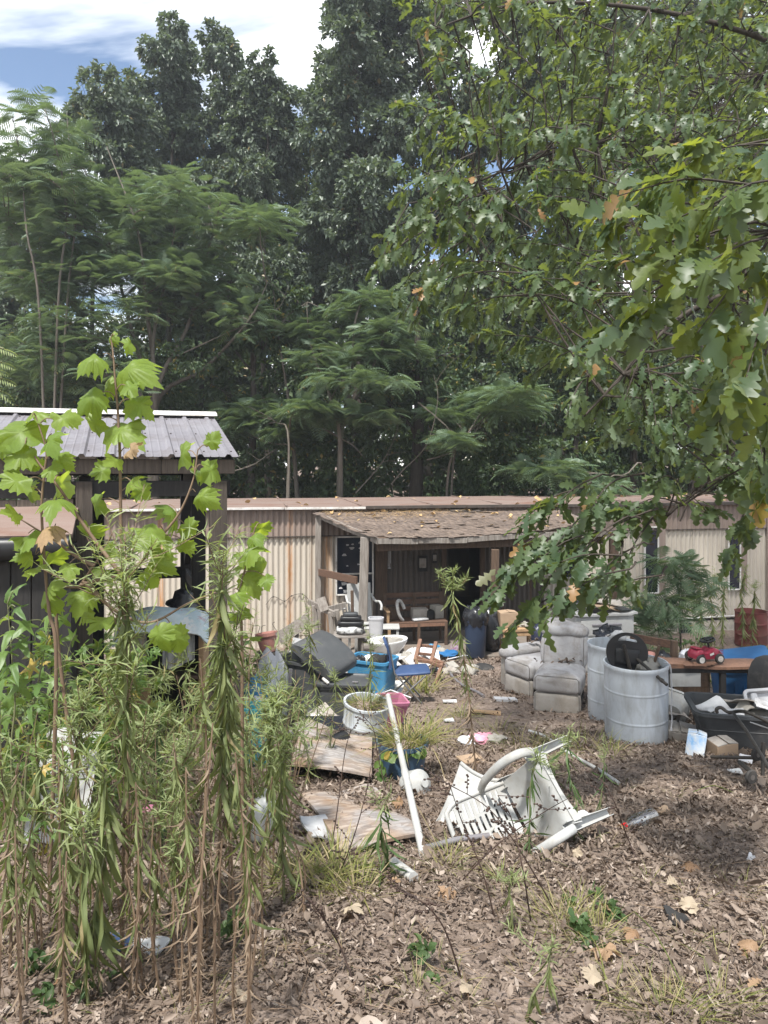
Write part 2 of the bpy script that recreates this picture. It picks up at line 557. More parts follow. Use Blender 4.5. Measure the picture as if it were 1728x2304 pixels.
MT['porcelain'] = pm('porcelain', (0.80, 0.80, 0.78), (0.74, 0.74, 0.72), rough=0.15, bump=0.0, spec=0.5, dirt=(0.35, 0.30, 0.25), dsc=6, damt=(0.55, 0.8))
MT['blue_tote'] = pm('blue_tote', (0.03, 0.13, 0.30), (0.025, 0.11, 0.26), rough=0.35, bump=0.03, dirt=(0.10, 0.15, 0.20), dsc=5, damt=(0.55, 0.85))
MT['sky_tote'] = pm('sky_tote', (0.065, 0.235, 0.40), (0.055, 0.20, 0.35), rough=0.35, bump=0.03, dirt=(0.20, 0.28, 0.33), dsc=5, damt=(0.55, 0.85))
MT['navy'] = pm('navy', (0.040, 0.070, 0.15), (0.048, 0.082, 0.175), rough=0.45, bump=0.05, dirt=(0.14, 0.16, 0.22), dsc=6, damt=(0.55, 0.85))
MT['navy_can'] = pm('navy_can', (0.022, 0.034, 0.062), (0.028, 0.042, 0.075), rough=0.42, bump=0.04)
MT['teal'] = pm('teal', (0.02, 0.16, 0.20), (0.02, 0.12, 0.15), rough=0.4, bump=0.03)
MT['planter_blue'] = pm('planter_blue', (0.055, 0.105, 0.17), (0.04, 0.075, 0.125), rough=0.4, bump=0.05, dirt=(0.13, 0.13, 0.12), dsc=5, damt=(0.5, 0.8))
MT['grey_plastic'] = pm('grey_plastic', (0.075, 0.078, 0.080), (0.060, 0.063, 0.066), rough=0.48, bump=0.05, bsc=60, dirt=(0.16, 0.155, 0.145), dsc=4, damt=(0.52, 0.9))
MT['tub_grey'] = pm('tub_grey', (0.050, 0.053, 0.056), (0.040, 0.042, 0.045), rough=0.5, bump=0.05, bsc=60, dirt=(0.12, 0.115, 0.105), dsc=4, damt=(0.52, 0.9))
MT['cabinet_grey'] = pm('cabinet_grey', (0.42, 0.42, 0.405), (0.36, 0.36, 0.35), rough=0.5, bump=0.03, dirt=(0.22, 0.20, 0.17), dsc=4, damt=(0.52, 0.85))
MT['black_plastic'] = pm('black_plastic', (0.012, 0.012, 0.013), (0.018, 0.018, 0.019), rough=0.38, bump=0.05)
MT['black_bag'] = pm('black_bag', (0.012, 0.012, 0.014), (0.016, 0.017, 0.020), rough=0.25, bump=0.6, bsc=14, spec=0.5)
MT['blue_bag'] = pm('blue_bag', (0.015, 0.018, 0.035), (0.03, 0.035, 0.06), rough=0.25, bump=0.8, bsc=12, stretch=(3, 3, 0.5), spec=0.5)
MT['black_metal'] = pm('black_metal', (0.03, 0.03, 0.03), (0.07, 0.06, 0.05), rough=0.5, metal=0.3, bump=0.1)
MT['steel'] = pm('steel', (0.32, 0.32, 0.32), (0.22, 0.21, 0.20), rough=0.4, metal=0.8, bump=0.08)
MT['rubber'] = pm('rubber', (0.022, 0.022, 0.022), (0.035, 0.033, 0.031), rough=0.8, bump=0.2, dirt=(0.10, 0.09, 0.08), dsc=5, damt=(0.5, 0.8))
MT['pink'] = pm('pink', (0.42, 0.16, 0.24), (0.36, 0.13, 0.20), rough=0.45, bump=0.03, dirt=(0.45, 0.30, 0.33), dsc=6, damt=(0.5, 0.85))
MT['terracotta'] = pm('terracotta', (0.40, 0.19, 0.155), (0.33, 0.15, 0.12), rough=0.6, bump=0.08, dirt=(0.45, 0.36, 0.32), dsc=6, damt=(0.5, 0.8))
MT['rust_barrel'] = pm('rust_barrel', (0.185, 0.048, 0.042), (0.135, 0.040, 0.034), sc=4, rough=0.75, bump=0.3, bsc=30, dirt=(0.14, 0.075, 0.05), dsc=4, damt=(0.48, 0.7))
MT['red_toy'] = pm('red_toy', (0.27, 0.028, 0.052), (0.22, 0.026, 0.045), rough=0.32, bump=0.03, dirt=(0.30, 0.09, 0.10), dsc=6, damt=(0.5, 0.85))
MT['cardboard'] = pm('cardboard', (0.36, 0.26, 0.175), (0.29, 0.205, 0.135), sc=4, rough=0.85, bump=0.15, bsc=30)
MT['cardboard_grey'] = pm('cardboard_grey', (0.36, 0.33, 0.295), (0.27, 0.24, 0.21), sc=5, rough=0.9, bump=0.25, bsc=25, dirt=(0.15, 0.12, 0.10), dsc=5, damt=(0.5, 0.7))
MT['paper'] = pm('paper', (0.52, 0.52, 0.52), (0.38, 0.38, 0.38), sc=5, rough=0.8, bump=0.2, bsc=20, dirt=(0.24, 0.22, 0.20), dsc=6, damt=(0.52, 0.66))
MT['cloth_white'] = pm('cloth_white', (0.72, 0.73, 0.76), (0.60, 0.61, 0.64), sc=4, rough=0.85, bump=0.35, bsc=16, dirt=(0.40, 0.38, 0.35), dsc=5, damt=(0.55, 0.8))
MT['cloth_grey'] = pm('cloth_grey', (0.33, 0.31, 0.27), (0.24, 0.225, 0.20), sc=5, rough=0.9, bump=0.5, bsc=18)
MT['cloth_pink'] = pm('cloth_pink', (0.50, 0.16, 0.24), (0.62, 0.36, 0.42), sc=9, rough=0.9, bump=0.6, bsc=20)
MT['upholstery'] = pm('upholstery', (0.435, 0.425, 0.425), (0.345, 0.335, 0.335), sc=5, rough=0.9, spec=0.15, bump=0.25, bsc=160, dirt=(0.22, 0.195, 0.165), dsc=3.4, damt=(0.46, 0.72))
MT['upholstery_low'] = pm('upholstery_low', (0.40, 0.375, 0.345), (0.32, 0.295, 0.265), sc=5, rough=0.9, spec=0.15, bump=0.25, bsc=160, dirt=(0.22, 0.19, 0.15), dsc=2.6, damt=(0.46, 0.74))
MT['tarp'] = pm('tarp', (0.42, 0.42, 0.42), (0.34, 0.34, 0.33), sc=3, rough=0.7, bump=0.2, bsc=10, dirt=(0.2, 0.18, 0.15), dsc=4, damt=(0.5, 0.75))
MT['concrete'] = pm('concrete', (0.20, 0.175, 0.15), (0.14, 0.12, 0.10), sc=5, rough=0.9, bump=0.3, bsc=60, dirt=(0.15, 0.115, 0.09), dsc=3, damt=(0.45, 0.65))
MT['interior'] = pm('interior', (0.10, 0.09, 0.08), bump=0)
MT['tin'] = pm('tin', (0.25, 0.24, 0.255), (0.20, 0.19, 0.205), sc=2.2, rough=0.5, metal=0.25, bump=0.06, bsc=18, dirt=(0.15, 0.135, 0.135), dsc=2.6, damt=(0.46, 0.75))
MT['shingle'] = pm('shingle', (0.20, 0.155, 0.125), (0.120, 0.092, 0.075), sc=3, rough=0.95, bump=0.4, bsc=70, dirt=(0.10, 0.08, 0.07), dsc=5, damt=(0.5, 0.68))
MT['roof_rust'] = pm('roof_rust', (0.175, 0.118, 0.095), (0.215, 0.172, 0.150), sc=1.3, rough=0.75, bump=0.15, bsc=30, stretch=(0.5, 2, 1), dirt=(0.15, 0.075, 0.05), dsc=1.2, damt=(0.5, 0.66))
MT['trim_white'] = pm('trim_white', (0.66, 0.65, 0.62), (0.50, 0.48, 0.45), rough=0.6, bump=0.1, dirt=(0.26, 0.22, 0.18), dsc=6, damt=(0.5, 0.72))
MT['trim_dark'] = pm('trim_dark', (0.045, 0.038, 0.034), (0.08, 0.065, 0.055), rough=0.8, bump=0.2)
MT['pine_straw'] = leafmat('pine_straw', (0.42, 0.27, 0.13), (0.52, 0.38, 0.20), None, 0, None, 0.1, None, 0.8, 0.1)

def siding_mat(name, base, base2, streak):
    """painted sheet metal with rust runs at given places along the wall"""
    t = NT(name)
    tc = t.n('ShaderNodeTexCoord')
    sp = t.n('ShaderNodeSeparateXYZ')
    t.l(tc.outputs['Object'], sp.inputs[0])
    co = t.coord((1, 1, 1))
    col = t.mix(t.ramp(t.noise(t.coord((6, 1, 0.5)), 2.0, 6, 0.65), (0.35, 0.0), (0.7, 1.0)), base, base2)
    wav = t.math('MULTIPLY', t.math('SUBTRACT', t.noise(t.coord((1, 1, 1.2)), 3.0, 3), 0.5), 0.10)
    x = t.math('ADD', sp.outputs['X'], wav)
    brk = t.ramp(t.noise(t.coord((14, 1, 0.7)), 1.6, 5, 0.6), (0.36, 0.0), (0.58, 1.0))
    m = None
    for (x0, w, a) in streak:
        d = t.math('DIVIDE', t.math('ABSOLUTE', t.math('SUBTRACT', x, x0)), w)
        k = t.math('MULTIPLY', t.math('MAXIMUM', t.math('SUBTRACT', 1.0, d), 0.0), a)
        m = k if m is None else t.math('MAXIMUM', m, k)
    m = t.math('MULTIPLY', m, brk)
    col = t.mix(m, col, (0.42, 0.19, 0.06))
    # spots of grime and pin holes
    col = t.mix(t.ramp(t.noise(co, 9.0, 7, 0.75), (0.60, 0.0), (0.78, 0.7)), col, (0.20, 0.15, 0.11))
    return t.done(t.bsdf(col, 0.55, 0.0, 0.3, t.bump(t.noise(co, 30, 4), 0.08)))

def osb_mat():
    t = NT('strand_board')
    co = t.coord((1, 1, 1))
    vo = t.n('ShaderNodeTexVoronoi', feature='F1')
    wob = t.n('ShaderNodeVectorMath', operation='ADD')
    mp = t.coord((16, 44, 20))
    t.l(mp, wob.inputs[0])
    nz = t.n('ShaderNodeTexNoise'); nz.inputs['Scale'].default_value = 2.2; t.l(co, nz.inputs['Vector'])
    sc = t.n('ShaderNodeVectorMath', operation='SCALE'); sc.inputs['Scale'].default_value = 5.0
    t.l(nz.outputs['Color'], sc.inputs[0]); t.l(sc.outputs[0], wob.inputs[1])
    t.l(wob.outputs[0], vo.inputs['Vector'])
    vo.inputs['Scale'].default_value = 1.0
    sp = t.n('ShaderNodeSeparateXYZ')
    t.l(vo.outputs['Color'], sp.inputs[0])
    fresh = t.mix(sp.outputs['X'], (0.235, 0.155, 0.100), (0.36, 0.27, 0.195))
    grey = t.mix(sp.outputs['X'], (0.225, 0.205, 0.195), (0.345, 0.325, 0.315))
    w = t.ramp(t.noise(co, 2.1, 5, 0.6), (0.38, 0.0), (0.60, 1.0))
    col = t.mix(w, fresh, grey)
    col = t.mix(t.ramp(vo.outputs['Distance'], (0.55, 0.0), (0.95, 0.5)), col, (0.16, 0.12, 0.09))
    return t.done(t.bsdf(col, 0.85, 0, 0.2, t.bump(vo.outputs['Distance'], 0.5, 0.006)))
MT['osb'] = osb_mat()

def quilt_mat():
    t = NT('quilt')
    co = t.coord((1, 1, 1))
    vo = t.n('ShaderNodeTexVoronoi'); t.l(co, vo.inputs['Vector']); vo.inputs['Scale'].default_value = 9
    col = t.mix(t.ramp(t.noise(co, 3.5, 4), (0.4, 0.0), (0.6, 1.0)), (0.50, 0.63, 0.68), (0.72, 0.76, 0.77))
    col = t.mix(t.ramp(t.noise(t.coord((1, 1, 1), loc=(5, 2, 1)), 5, 5, 0.7), (0.58, 0.0), (0.66, 0.7)), col, (0.50, 0.20, 0.22))
    col = t.mix(t.ramp(t.noise(t.coord((1, 1, 1), loc=(1, 7, 3)), 7, 4, 0.6), (0.56, 0.0), (0.62, 0.8)), col, (0.80, 0.80, 0.79))
    return t.done(t.bsdf(col, 0.9, 0, 0.15, t.bump(vo.outputs['Distance'], 0.6, 0.015)))
MT['quilt'] = quilt_mat()

def glass_mat(name, col=(0.006, 0.009, 0.016)):
    t = NT(name)
    return t.done(t.bsdf(t.mix(t.noise(t.coord(), 4), col, tuple(k * 2.2 for k in col)), 0.08, 0, 0.5))
MT['pane'] = glass_mat('dark_pane')

def clear_mat():
    t = NT('clear_plastic')
    g = t.n('ShaderNodeBsdfGlossy'); g.inputs['Roughness'].default_value = 0.1
    tr = t.n('ShaderNodeBsdfTransparent'); tr.inputs['Color'].default_value = (0.93, 0.95, 0.95, 1)
    fr = t.n('ShaderNodeLayerWeight'); fr.inputs['Blend'].default_value = 0.35
    ms = t.n('ShaderNodeMixShader')
    t.l(t.math('ADD', t.math('MULTIPLY', fr.outputs['Facing'], 0.6), 0.12), ms.inputs[0])
    t.l(tr.outputs[0], ms.inputs[1]); t.l(g.outputs[0], ms.inputs[2])
    return t.done(ms.outputs[0])
MT['clear'] = clear_mat()

def frosted_mat():
    t = NT('frosted_plastic')
    a = t.bsdf(t.mix(t.noise(t.coord(), 3, 5), (0.30, 0.29, 0.27), (0.40, 0.385, 0.36)), 0.35, 0, 0.4)
    tr = t.n('ShaderNodeBsdfTransparent'); tr.inputs['Color'].default_value = (0.8, 0.8, 0.78, 1)
    ms = t.n('ShaderNodeMixShader'); ms.inputs[0].default_value = 0.35
    t.l(a, ms.inputs[1]); t.l(tr.outputs[0], ms.inputs[2])
    return t.done(ms.outputs[0])
MT['frosted'] = frosted_mat()

def ground_mat():
    t = NT('earth')
    co = t.coord((1, 1, 1))
    col = t.mix(t.ramp(t.noise(co, 0.9, 6, 0.6), (0.40, 0.0), (0.62, 1.0)), (0.150, 0.112, 0.088), (0.225, 0.172, 0.135))
    vo = t.n('ShaderNodeTexVoronoi'); t.l(co, vo.inputs['Vector']); vo.inputs['Scale'].default_value = 26
    sp = t.n('ShaderNodeSeparateXYZ'); t.l(vo.outputs['Color'], sp.inputs[0])
    col = t.mix(t.math('MULTIPLY', sp.outputs['X'], 0.55), col, (0.36, 0.29, 0.245))
    col = t.mix(t.ramp(t.noise(co, 30, 6, 0.7), (0.45, 0.0), (0.7, 0.6)), col, (0.075, 0.055, 0.042))
    h = t.math('ADD', t.noise(co, 22, 6, 0.7), t.math('MULTIPLY', vo.outputs['Distance'], 0.7))
    return t.done(t.bsdf(col, 0.95, 0, 0.15, t.bump(h, 0.9, 0.03)))
MT['earth'] = ground_mat()
# ------------------------------------------------------------------ ground
def make_ground():
    ys = np.concatenate([np.linspace(-60, 0, 13)[:-1], np.arange(0, 17, 0.16), np.arange(17, 40, 0.7), np.linspace(40, 130, 14)])
    V, F = [], []
    nx = 121
    for y in ys:
        w = 9 + abs(y) * 0.9 if y < 60 else 9 + abs(y) * 1.1
        for i in range(nx):
            u = -1 + 2 * i / (nx - 1)
            x = w * (0.45 * u + 0.55 * u ** 3) * 2.2
            V.append((x, y, gz(x, min(y, 60))))
    for j in range(len(ys) - 1):
        for i in range(nx - 1):
            a = j * nx + i
            F.append((a, a + 1, a + nx + 1, a + nx))
    o = np_obj('ground', np.array(V), np.array(F), MT['earth'], smooth=179)
    tag(o, 'bare brown sloping ground under dry leaves', kind='structure')
make_ground()

# ------------------------------------------------------------------ trailer
WSL, WO = 0.19, Vector((-2.3, 15.0, 0))
WA = math.atan(WSL)
def wall_d(px):
    return (WO.y + WSL * 2.3) / (1 - WSL * (px - CX) / FOC)
def ws(px):
    d = wall_d(px)
    return ((px - CX) / FOC * d + 2.3) / math.cos(WA)
def wz(px, py):
    return EYE - (py - HOR) / FOC * wall_d(px)

MT['siding'] = siding_mat('siding_cream', (0.50, 0.455, 0.385), (0.43, 0.38, 0.315), [(ws(652), 0.085, 1.0), (ws(362), 0.10, 1.0), (ws(735), 0.16, 0.8), (ws(560), 0.06, 0.4), (ws(700), 0.05, 0.35)])
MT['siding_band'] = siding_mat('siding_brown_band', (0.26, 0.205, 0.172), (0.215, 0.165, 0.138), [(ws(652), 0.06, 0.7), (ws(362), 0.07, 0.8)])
MT['siding_porch_shade'] = siding_mat('siding_porch_shade', (0.11, 0.092, 0.078), (0.075, 0.062, 0.052), [(ws(735), 0.16, 0.5)])  # wall under the porch: its shade is put into a darker siding colour

trailer = thing('mobile_home', 'long cream corrugated metal mobile home with a rusty flat roof', 'mobile home', WO, (0, 0, WA))
TZ0, TZ1, TZ2 = -1.80, 0.165, 0.69
SX0, SX1, DEEP = ws(120), ws(1728) + 1.6, 3.65
door0, door1, doorz = ws(1003), ws(1078), wz(1040, 1217)

def corrugated(s0, s1, z0, z1, y, per=0.108, amp=0.016, bow=0.0):
    """sheet with rounded vertical ribs between s0 and s1"""
    n = max(2, int(round((s1 - s0) / per * 8)))
    b = B()
    pts = []
    for i in range(n + 1):
        x = s0 + (s1 - s0) * i / n
        c = math.cos(2 * math.pi * x / per)
        pts.append((x, y - amp * math.copysign(abs(c) ** 0.6, c)))
    nz = 3
    P = [[(x, yy + bow * math.sin(math.pi * k / nz), z0 + (z1 - z0) * k / nz) for (x, yy) in pts] for k in range(nz + 1)]
    v = [p for row in P for p in row]
    m = n + 1
    f = [(k * m + i, k * m + i + 1, (k + 1) * m + i + 1, (k + 1) * m + i) for k in range(nz) for i in range(n)]
    return b.add(v, f)

edges = [SX0]
while edges[-1] < SX1 - 0.3:
    edges.append(edges[-1] + 1.188)
cuts = sorted(edges + [door0, door1, ws(840), ws(1225)])
for a, c in zip(cuts, cuts[1:]):
    if c - a < 0.02: continue
    j = random.uniform(-0.002, 0.002)
    if a >= door0 - 1e-6 and c <= door1 + 1e-6:
        corrugated(a, c - 0.004, doorz, TZ1, j).obj('siding_panel', MT['siding'], trailer, smooth=60)
    else:
        corrugated(a, c - 0.004, TZ0, TZ1, j).obj('siding_panel', MT['siding_porch_shade' if ws(838) < (a + c) / 2 < ws(1225) else 'siding'], trailer, smooth=60)
for a, c in zip(edges, edges[1:]):
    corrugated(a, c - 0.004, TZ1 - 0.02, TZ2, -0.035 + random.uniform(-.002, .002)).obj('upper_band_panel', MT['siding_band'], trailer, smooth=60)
B().box(((SX0 + SX1) / 2, -0.045, TZ1 - 0.02), (SX1 - SX0, 0.02, 0.018)).obj('belt_trim', MT['trim_dark'], trailer)
# body behind the skin
b = B()
b.box(((SX0 + SX1) / 2, DEEP, (TZ0 + TZ2) / 2), (SX1 - SX0, 0.04, TZ2 - TZ0 - 0.02))
b.box((SX0 - 0.02, DEEP / 2 + 0.03, (TZ0 + TZ2) / 2), (0.04, DEEP - 0.1, TZ2 - TZ0 - 0.02))
b.box((SX1 + 0.02, DEEP / 2 + 0.03, (TZ0 + TZ2) / 2), (0.04, DEEP - 0.1, TZ2 - TZ0 - 0.02))
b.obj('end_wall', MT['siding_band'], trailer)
b = B()
b.box(((SX0 + SX1) / 2, DEEP / 2 + 0.04, TZ0 - 0.03), (SX1 - SX0, DEEP - 0.06, 0.05))
b.box((door0 - 0.5, DEEP / 2, (TZ0 + TZ2) / 2), (0.05, DEEP - 0.2, TZ2 - TZ0 - 0.1))
b.box((door1 + 0.9, DEEP / 2, (TZ0 + TZ2) / 2), (0.05, DEEP - 0.2, TZ2 - TZ0 - 0.1))
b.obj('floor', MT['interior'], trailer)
# roof: separate sheets with raised seams, uneven front edge
k = SX0 - 0.08
while k < SX1 + 0.05:
    k2 = min(k + 1.46, SX1 + 0.1)
    zr = random.uniform(-0.006, 0.006)
    B().sheet(lambda u, v: (k + (k2 - k - 0.006) * u, -0.13 + (DEEP + 0.2) * v, TZ2 + 0.035 + 0.03 * math.sin(math.pi * v) + zr + 0.006 * math.sin(9 * v + k)), 5, 12, 0.02).obj('roof_sheet', MT['roof_rust'], trailer, smooth=40)
    B().box((k, DEEP / 2 - 0.03, TZ2 + 0.055), (0.035, DEEP + 0.1, 0.028)).obj('roof_seam', MT['roof_rust'], trailer)
    k = k2
k = SX0 - 0.1
while k < SX1:
    L = random.uniform(1.6, 2.6)
    m = MT['trim_white'] if k < ws(700) else MT['trim_dark']
    B().box((k + L / 2, -0.145, TZ2 + 0.012 + random.uniform(-.006, .004)), (L - 0.01, 0.025, 0.045 if k < ws(700) else 0.062), rot=(0, random.uniform(-.003, .003), 0)).obj('eave_trim', m, trailer, bevel=0.004)
    k += L
# skirting under the right half and a rail above it
k = ws(1395)
while k < SX1:
    corrugated(k, k + 0.90, -2.45, TZ0 - 0.06, 0.03 + random.uniform(-.015, .01), per=0.17, amp=0.008).obj('skirting_panel', MT['siding'], trailer, smooth=60)
    k += 0.915
k = SX0
while k < ws(712):
    corrugated(k, k + 0.90, -2.45, TZ0 + 0.0, 0.01, per=0.108, amp=0.016).obj('skirting_panel', MT['siding'], trailer, smooth=60)
    k += 0.902
B().tube([(ws(1422), -0.07, wz(1422, 1401)), (ws(1530), -0.07, wz(1530, 1391)), (ws(1700), -0.07, wz(1700, 1381)), (SX1, -0.07, wz(1728, 1379))], 0.017, 8).obj('skirting_rail', MT['trim_white'], trailer, smooth=60)
b = B()
b.box((ws(1541), -0.012, wz(1541, 1428)), (0.30, 0.02, 0.52))
b.obj('skirting_vent', MT['pane'], trailer)
b = B()
for i in range(5):
    b.box((ws(1541) - 0.13 + 0.065 * i, -0.03, wz(1541, 1428)), (0.008, 0.008, 0.5))
for i in range(6):
    b.box((ws(1541), -0.036, wz(1541, 1428) - 0.22 + 0.088 * i), (0.28, 0.008, 0.008))
b.obj('vent_grille', MT['steel'], trailer)

def window(px0, py0, px1, py1, rail=None, proud=-0.05, trim=None, w=0.03):
    s0, s1 = ws(px0), ws(px1)
    z1, z0 = wz(px0, py0), wz(px0, py1)
    wob = bpy.data.objects.new('window', None); link(wob, trailer)
    b = B()
    for x in (s0, s1):
        b.box((x, proud, (z0 + z1) / 2), (w, 0.04, z1 - z0 + w))
    for z in ([z0, z1] + ([z0 + (z1 - z0) * rail] if rail else [])):
        b.box(((s0 + s1) / 2, proud, z), (s1 - s0 - w - 0.002, 0.036, w))
    b.obj('frame', MT['trim_white'], wob, bevel=0.004)
    B().box(((s0 + s1) / 2, proud + 0.012, (z0 + z1) / 2), (s1 - s0 - 0.01, 0.008, z1 - z0 - 0.01)).obj('pane', MT['pane'], wob)
    if trim:
        B().box((s1 + 0.10, proud + 0.01, (z0 + z1) / 2), (0.15, 0.03, z1 - z0 + 0.08)).obj('shutter', MT[trim], wob, bevel=0.004)
    return wob, s0, s1, z0, z1
wob, s0, s1, z0, z1 = window(756, 1208, 838, 1338, rail=0.36)
# pale paper cut-outs stuck on the glass
q = random.Random(4)
for (fx, fz, r) in [(.30, .86, .028), (.45, .87, .026), (.42, .80, .045), (.66, .80, .03), (.78, .79, .028), (.70, .73, .04), (.22, .69, .04), (.60, .52, .022), (.30, .50, .02), (.82, .55, .035), (.18, .26, .045), (.20, .19, .05), (.42, .25, .035), (.38, .14, .03), (.60, .09, .04), (.25, .06, .05), (.50, .05, .05), (.68, .9, .05), (.80, .93, .04), (.12, .12, .03)]:
    r *= 1.35
    n = q.choice([5, 6, 8, 9])
    out = [(r * (0.75 + 0.25 * math.cos(3 * 6.28 * k / 18 + n)) * math.cos(6.28 * k / 18), 0.7 * r * (0.8 + 0.2 * math.cos(2 * 6.28 * k / 18)) * math.sin(6.28 * k / 18)) for k in range(18)]
    M = Matrix.Translation((s0 + (s1 - s0) * fx, -0.045, z0 + (z1 - z0) * fz)) @ Matrix.Rotation(R(90), 4, 'X')
    B().prism(out, 0, 0.002, M).obj('sticker', MT['paper'] if q.random() < .75 else MT['quilt'], wob)
B().box((ws(857), -0.035, wz(857, 1283)), (0.24, 0.025, 1.22)).obj('shutter', MT['wood_brown'], trailer, bevel=0.005)
window(1268, 1204, 1302, 1300, trim=None)
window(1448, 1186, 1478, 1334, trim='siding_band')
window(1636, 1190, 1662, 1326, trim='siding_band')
# door: opening, frame boards and the leaf swung inside
b = B()
for x in (door0 - 0.05, door1 + 0.06):
    b.box((x, -0.03, (TZ0 + doorz) / 2), (0.10, 0.05, doorz - TZ0))
b.box(((door0 + door1) / 2, -0.03, doorz + 0.045), (door1 - door0 + 0.22, 0.05, 0.09))
b.obj('door_frame', MT['wood_brown'], trailer, bevel=0.004)
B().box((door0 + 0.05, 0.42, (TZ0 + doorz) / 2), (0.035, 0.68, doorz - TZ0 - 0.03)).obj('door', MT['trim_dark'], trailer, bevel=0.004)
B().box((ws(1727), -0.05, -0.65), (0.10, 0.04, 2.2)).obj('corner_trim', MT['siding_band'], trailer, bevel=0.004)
# old cable sagging along the wall with dark clips
b = B()
cb = [(ws(p), -0.035, wz(p, q)) for p, q in ((598, 1360), (615, 1342), (640, 1352), (656, 1340), (680, 1336), (697, 1352), (705, 1362))]
b.tube(curve(cb, 5), 0.006, 5)
for p in cb[1:-1]:
    b.rbox(p, (0.03, 0.02, 0.03), 0.008, 3)
b.obj('cable', MT['trim_dark'], trailer, smooth=60)

# ------------------------------------------------------------------ porch
RL, RR, FR, FL = Vector((-1.33, 15.13, 0.615)), Vector((3.7, 16.08, 0.60)), Vector((4.32, 14.65, 0.30)), Vector((-0.124, 13.4, 0.284))
def pr(u, v, dz=0.0):
    """porch roof surface: u along the front, v from front to wall"""
    p = (FL * (1 - u) + FR * u) * (1 - v) + (RL * (1 - u) + RR * u) * v
    sag = -0.035 * math.sin(math.pi * u * 2.0) * (1 - v) - 0.03 * math.sin(math.pi * v) + 0.008 * math.sin(11 * u + 3 * v)
    return p + Vector((0, 0, dz + sag))
porch = thing('porch', 'sagging lean-to porch with weathered posts and old brown shingles', 'porch', (0, 0, 0))
B().sheet(lambda u, v: pr(u, v), 24, 6, 0.03).obj('roof_deck', MT['wood_brown'], porch)
V, F = [], []
q = random.Random(5)
NR = 17
for r in range(NR):
    v0 = -0.02 + r * 1.0 / NR
    u = -0.012 - q.uniform(0, .02)
    while u < 1.0:
        w = q.uniform(0.016, 0.026) * (1.6 if q.random() < .15 else 1)
        u2 = min(u + w, 1.012)
        f0 = v0 + q.uniform(-0.006, 0.006) - (q.uniform(0, .02) if r == 0 else 0)
        lift = 0.022 + q.uniform(0, 0.006) + (q.uniform(0, .03) if q.random() < .05 else 0)
        if q.random() > 0.02:
            o = len(V)
            a, bb = u + 0.0006, u2 - 0.0006
            top = [pr(a, f0, lift), pr(bb, f0, lift + q.uniform(-.004, .004)), pr(bb, v0 + 1.35 / NR, 0.014), pr(a, v0 + 1.35 / NR, 0.014)]
            bot = [p - Vector((0, 0, 0.008)) for p in top]
            V += top + bot
            F += [(o, o + 1, o + 2, o + 3), (o + 1, o, o + 4, o + 5), (o + 3, o + 7, o + 4, o), (o + 2, o + 1, o + 5, o + 6)]
        u = u2
sh = np_obj('shingles', np.array([tuple(p) for p in V]), np.array(F), MT['shingle'], porch)
tag(sh, 'curling brown asphalt shingles', kind='stuff')
# fascia boards, butted in uneven lengths
us = [0.0, 0.16, 0.36, 0.60, 0.82, 1.0]
for a, c in zip(us, us[1:]):
    p0, p1 = pr(a, -0.015, -0.055 + random.uniform(-.008, .008)), pr(c, -0.015, -0.055 + random.uniform(-.008, .008))
    dirv = (p1 - p0).normalized()
    B().beam(p0 + dirv * .004, p1 - dirv * .004, 0.032, 0.095, seg=3, wob=0.004).obj('fascia_board', MT['wood_grey'], porch, bevel=0.004)
B().beam(pr(0, -0.02, -0.055), pr(0, 1.0, -0.05), 0.035, 0.11, seg=4, wob=0.005).obj('rake_board', MT['wood_grey'], porch, bevel=0.004)
B().beam(pr(1, -0.02, -0.055), pr(1, 0.97, -0.05), 0.035, 0.11).obj('rake_board', MT['wood_grey'], porch, bevel=0.004)
for k in range(9):
    u = 0.06 + 0.11 * k
    B().beam(pr(u, 0.02, -0.085), pr(u, 0.97, -0.085), 0.04, 0.085).obj('rafter', MT['wood_brown'], porch)
B().beam(pr(0.02, 0.07, -0.20), pr(0.98, 0.07, -0.20), 0.05, 0.13, seg=6, wob=.004).obj('beam', MT['wood_brown'], porch)
def post(px, d, top, w=0.105, lean=0.0, mat='wood_grey', bot=None):
    p = at(px, 1300, d)
    z0 = gz(p.x, p.y) - 0.05 if bot is None else bot
    return B().beam((p.x + lean, p.y, z0), (p.x, p.y, top), w, w, up=(0, 1, 0), seg=5, wob=0.003).obj('post', MT[mat], porch, bevel=0.006)
post(821, 13.62, pr(0.0, 0.07).z - 0.03, 0.155, -0.055)
post(1114, 13.95, pr(0.45, 0.07).z - 0.27, 0.135, -0.03, 'wood_brown')
post(1381, 14.6, pr(0.97, 0.07).z - 0.04, 0.15, 0, 'wood_brown')
post(717, 15.02, 0.52, 0.115, -0.02)
# slab
def slab():
    b = B()
    out = [(-1.15, 14.95), (3.9, 15.95), (4.5, 14.35), (2.6, 13.5), (0.1, 13.25), (-0.35, 13.2)]
    b.prism(out[::-1], -2.25, -1.765)
    return b.obj('slab', MT['concrete'], porch, bevel=0.02)
slab()
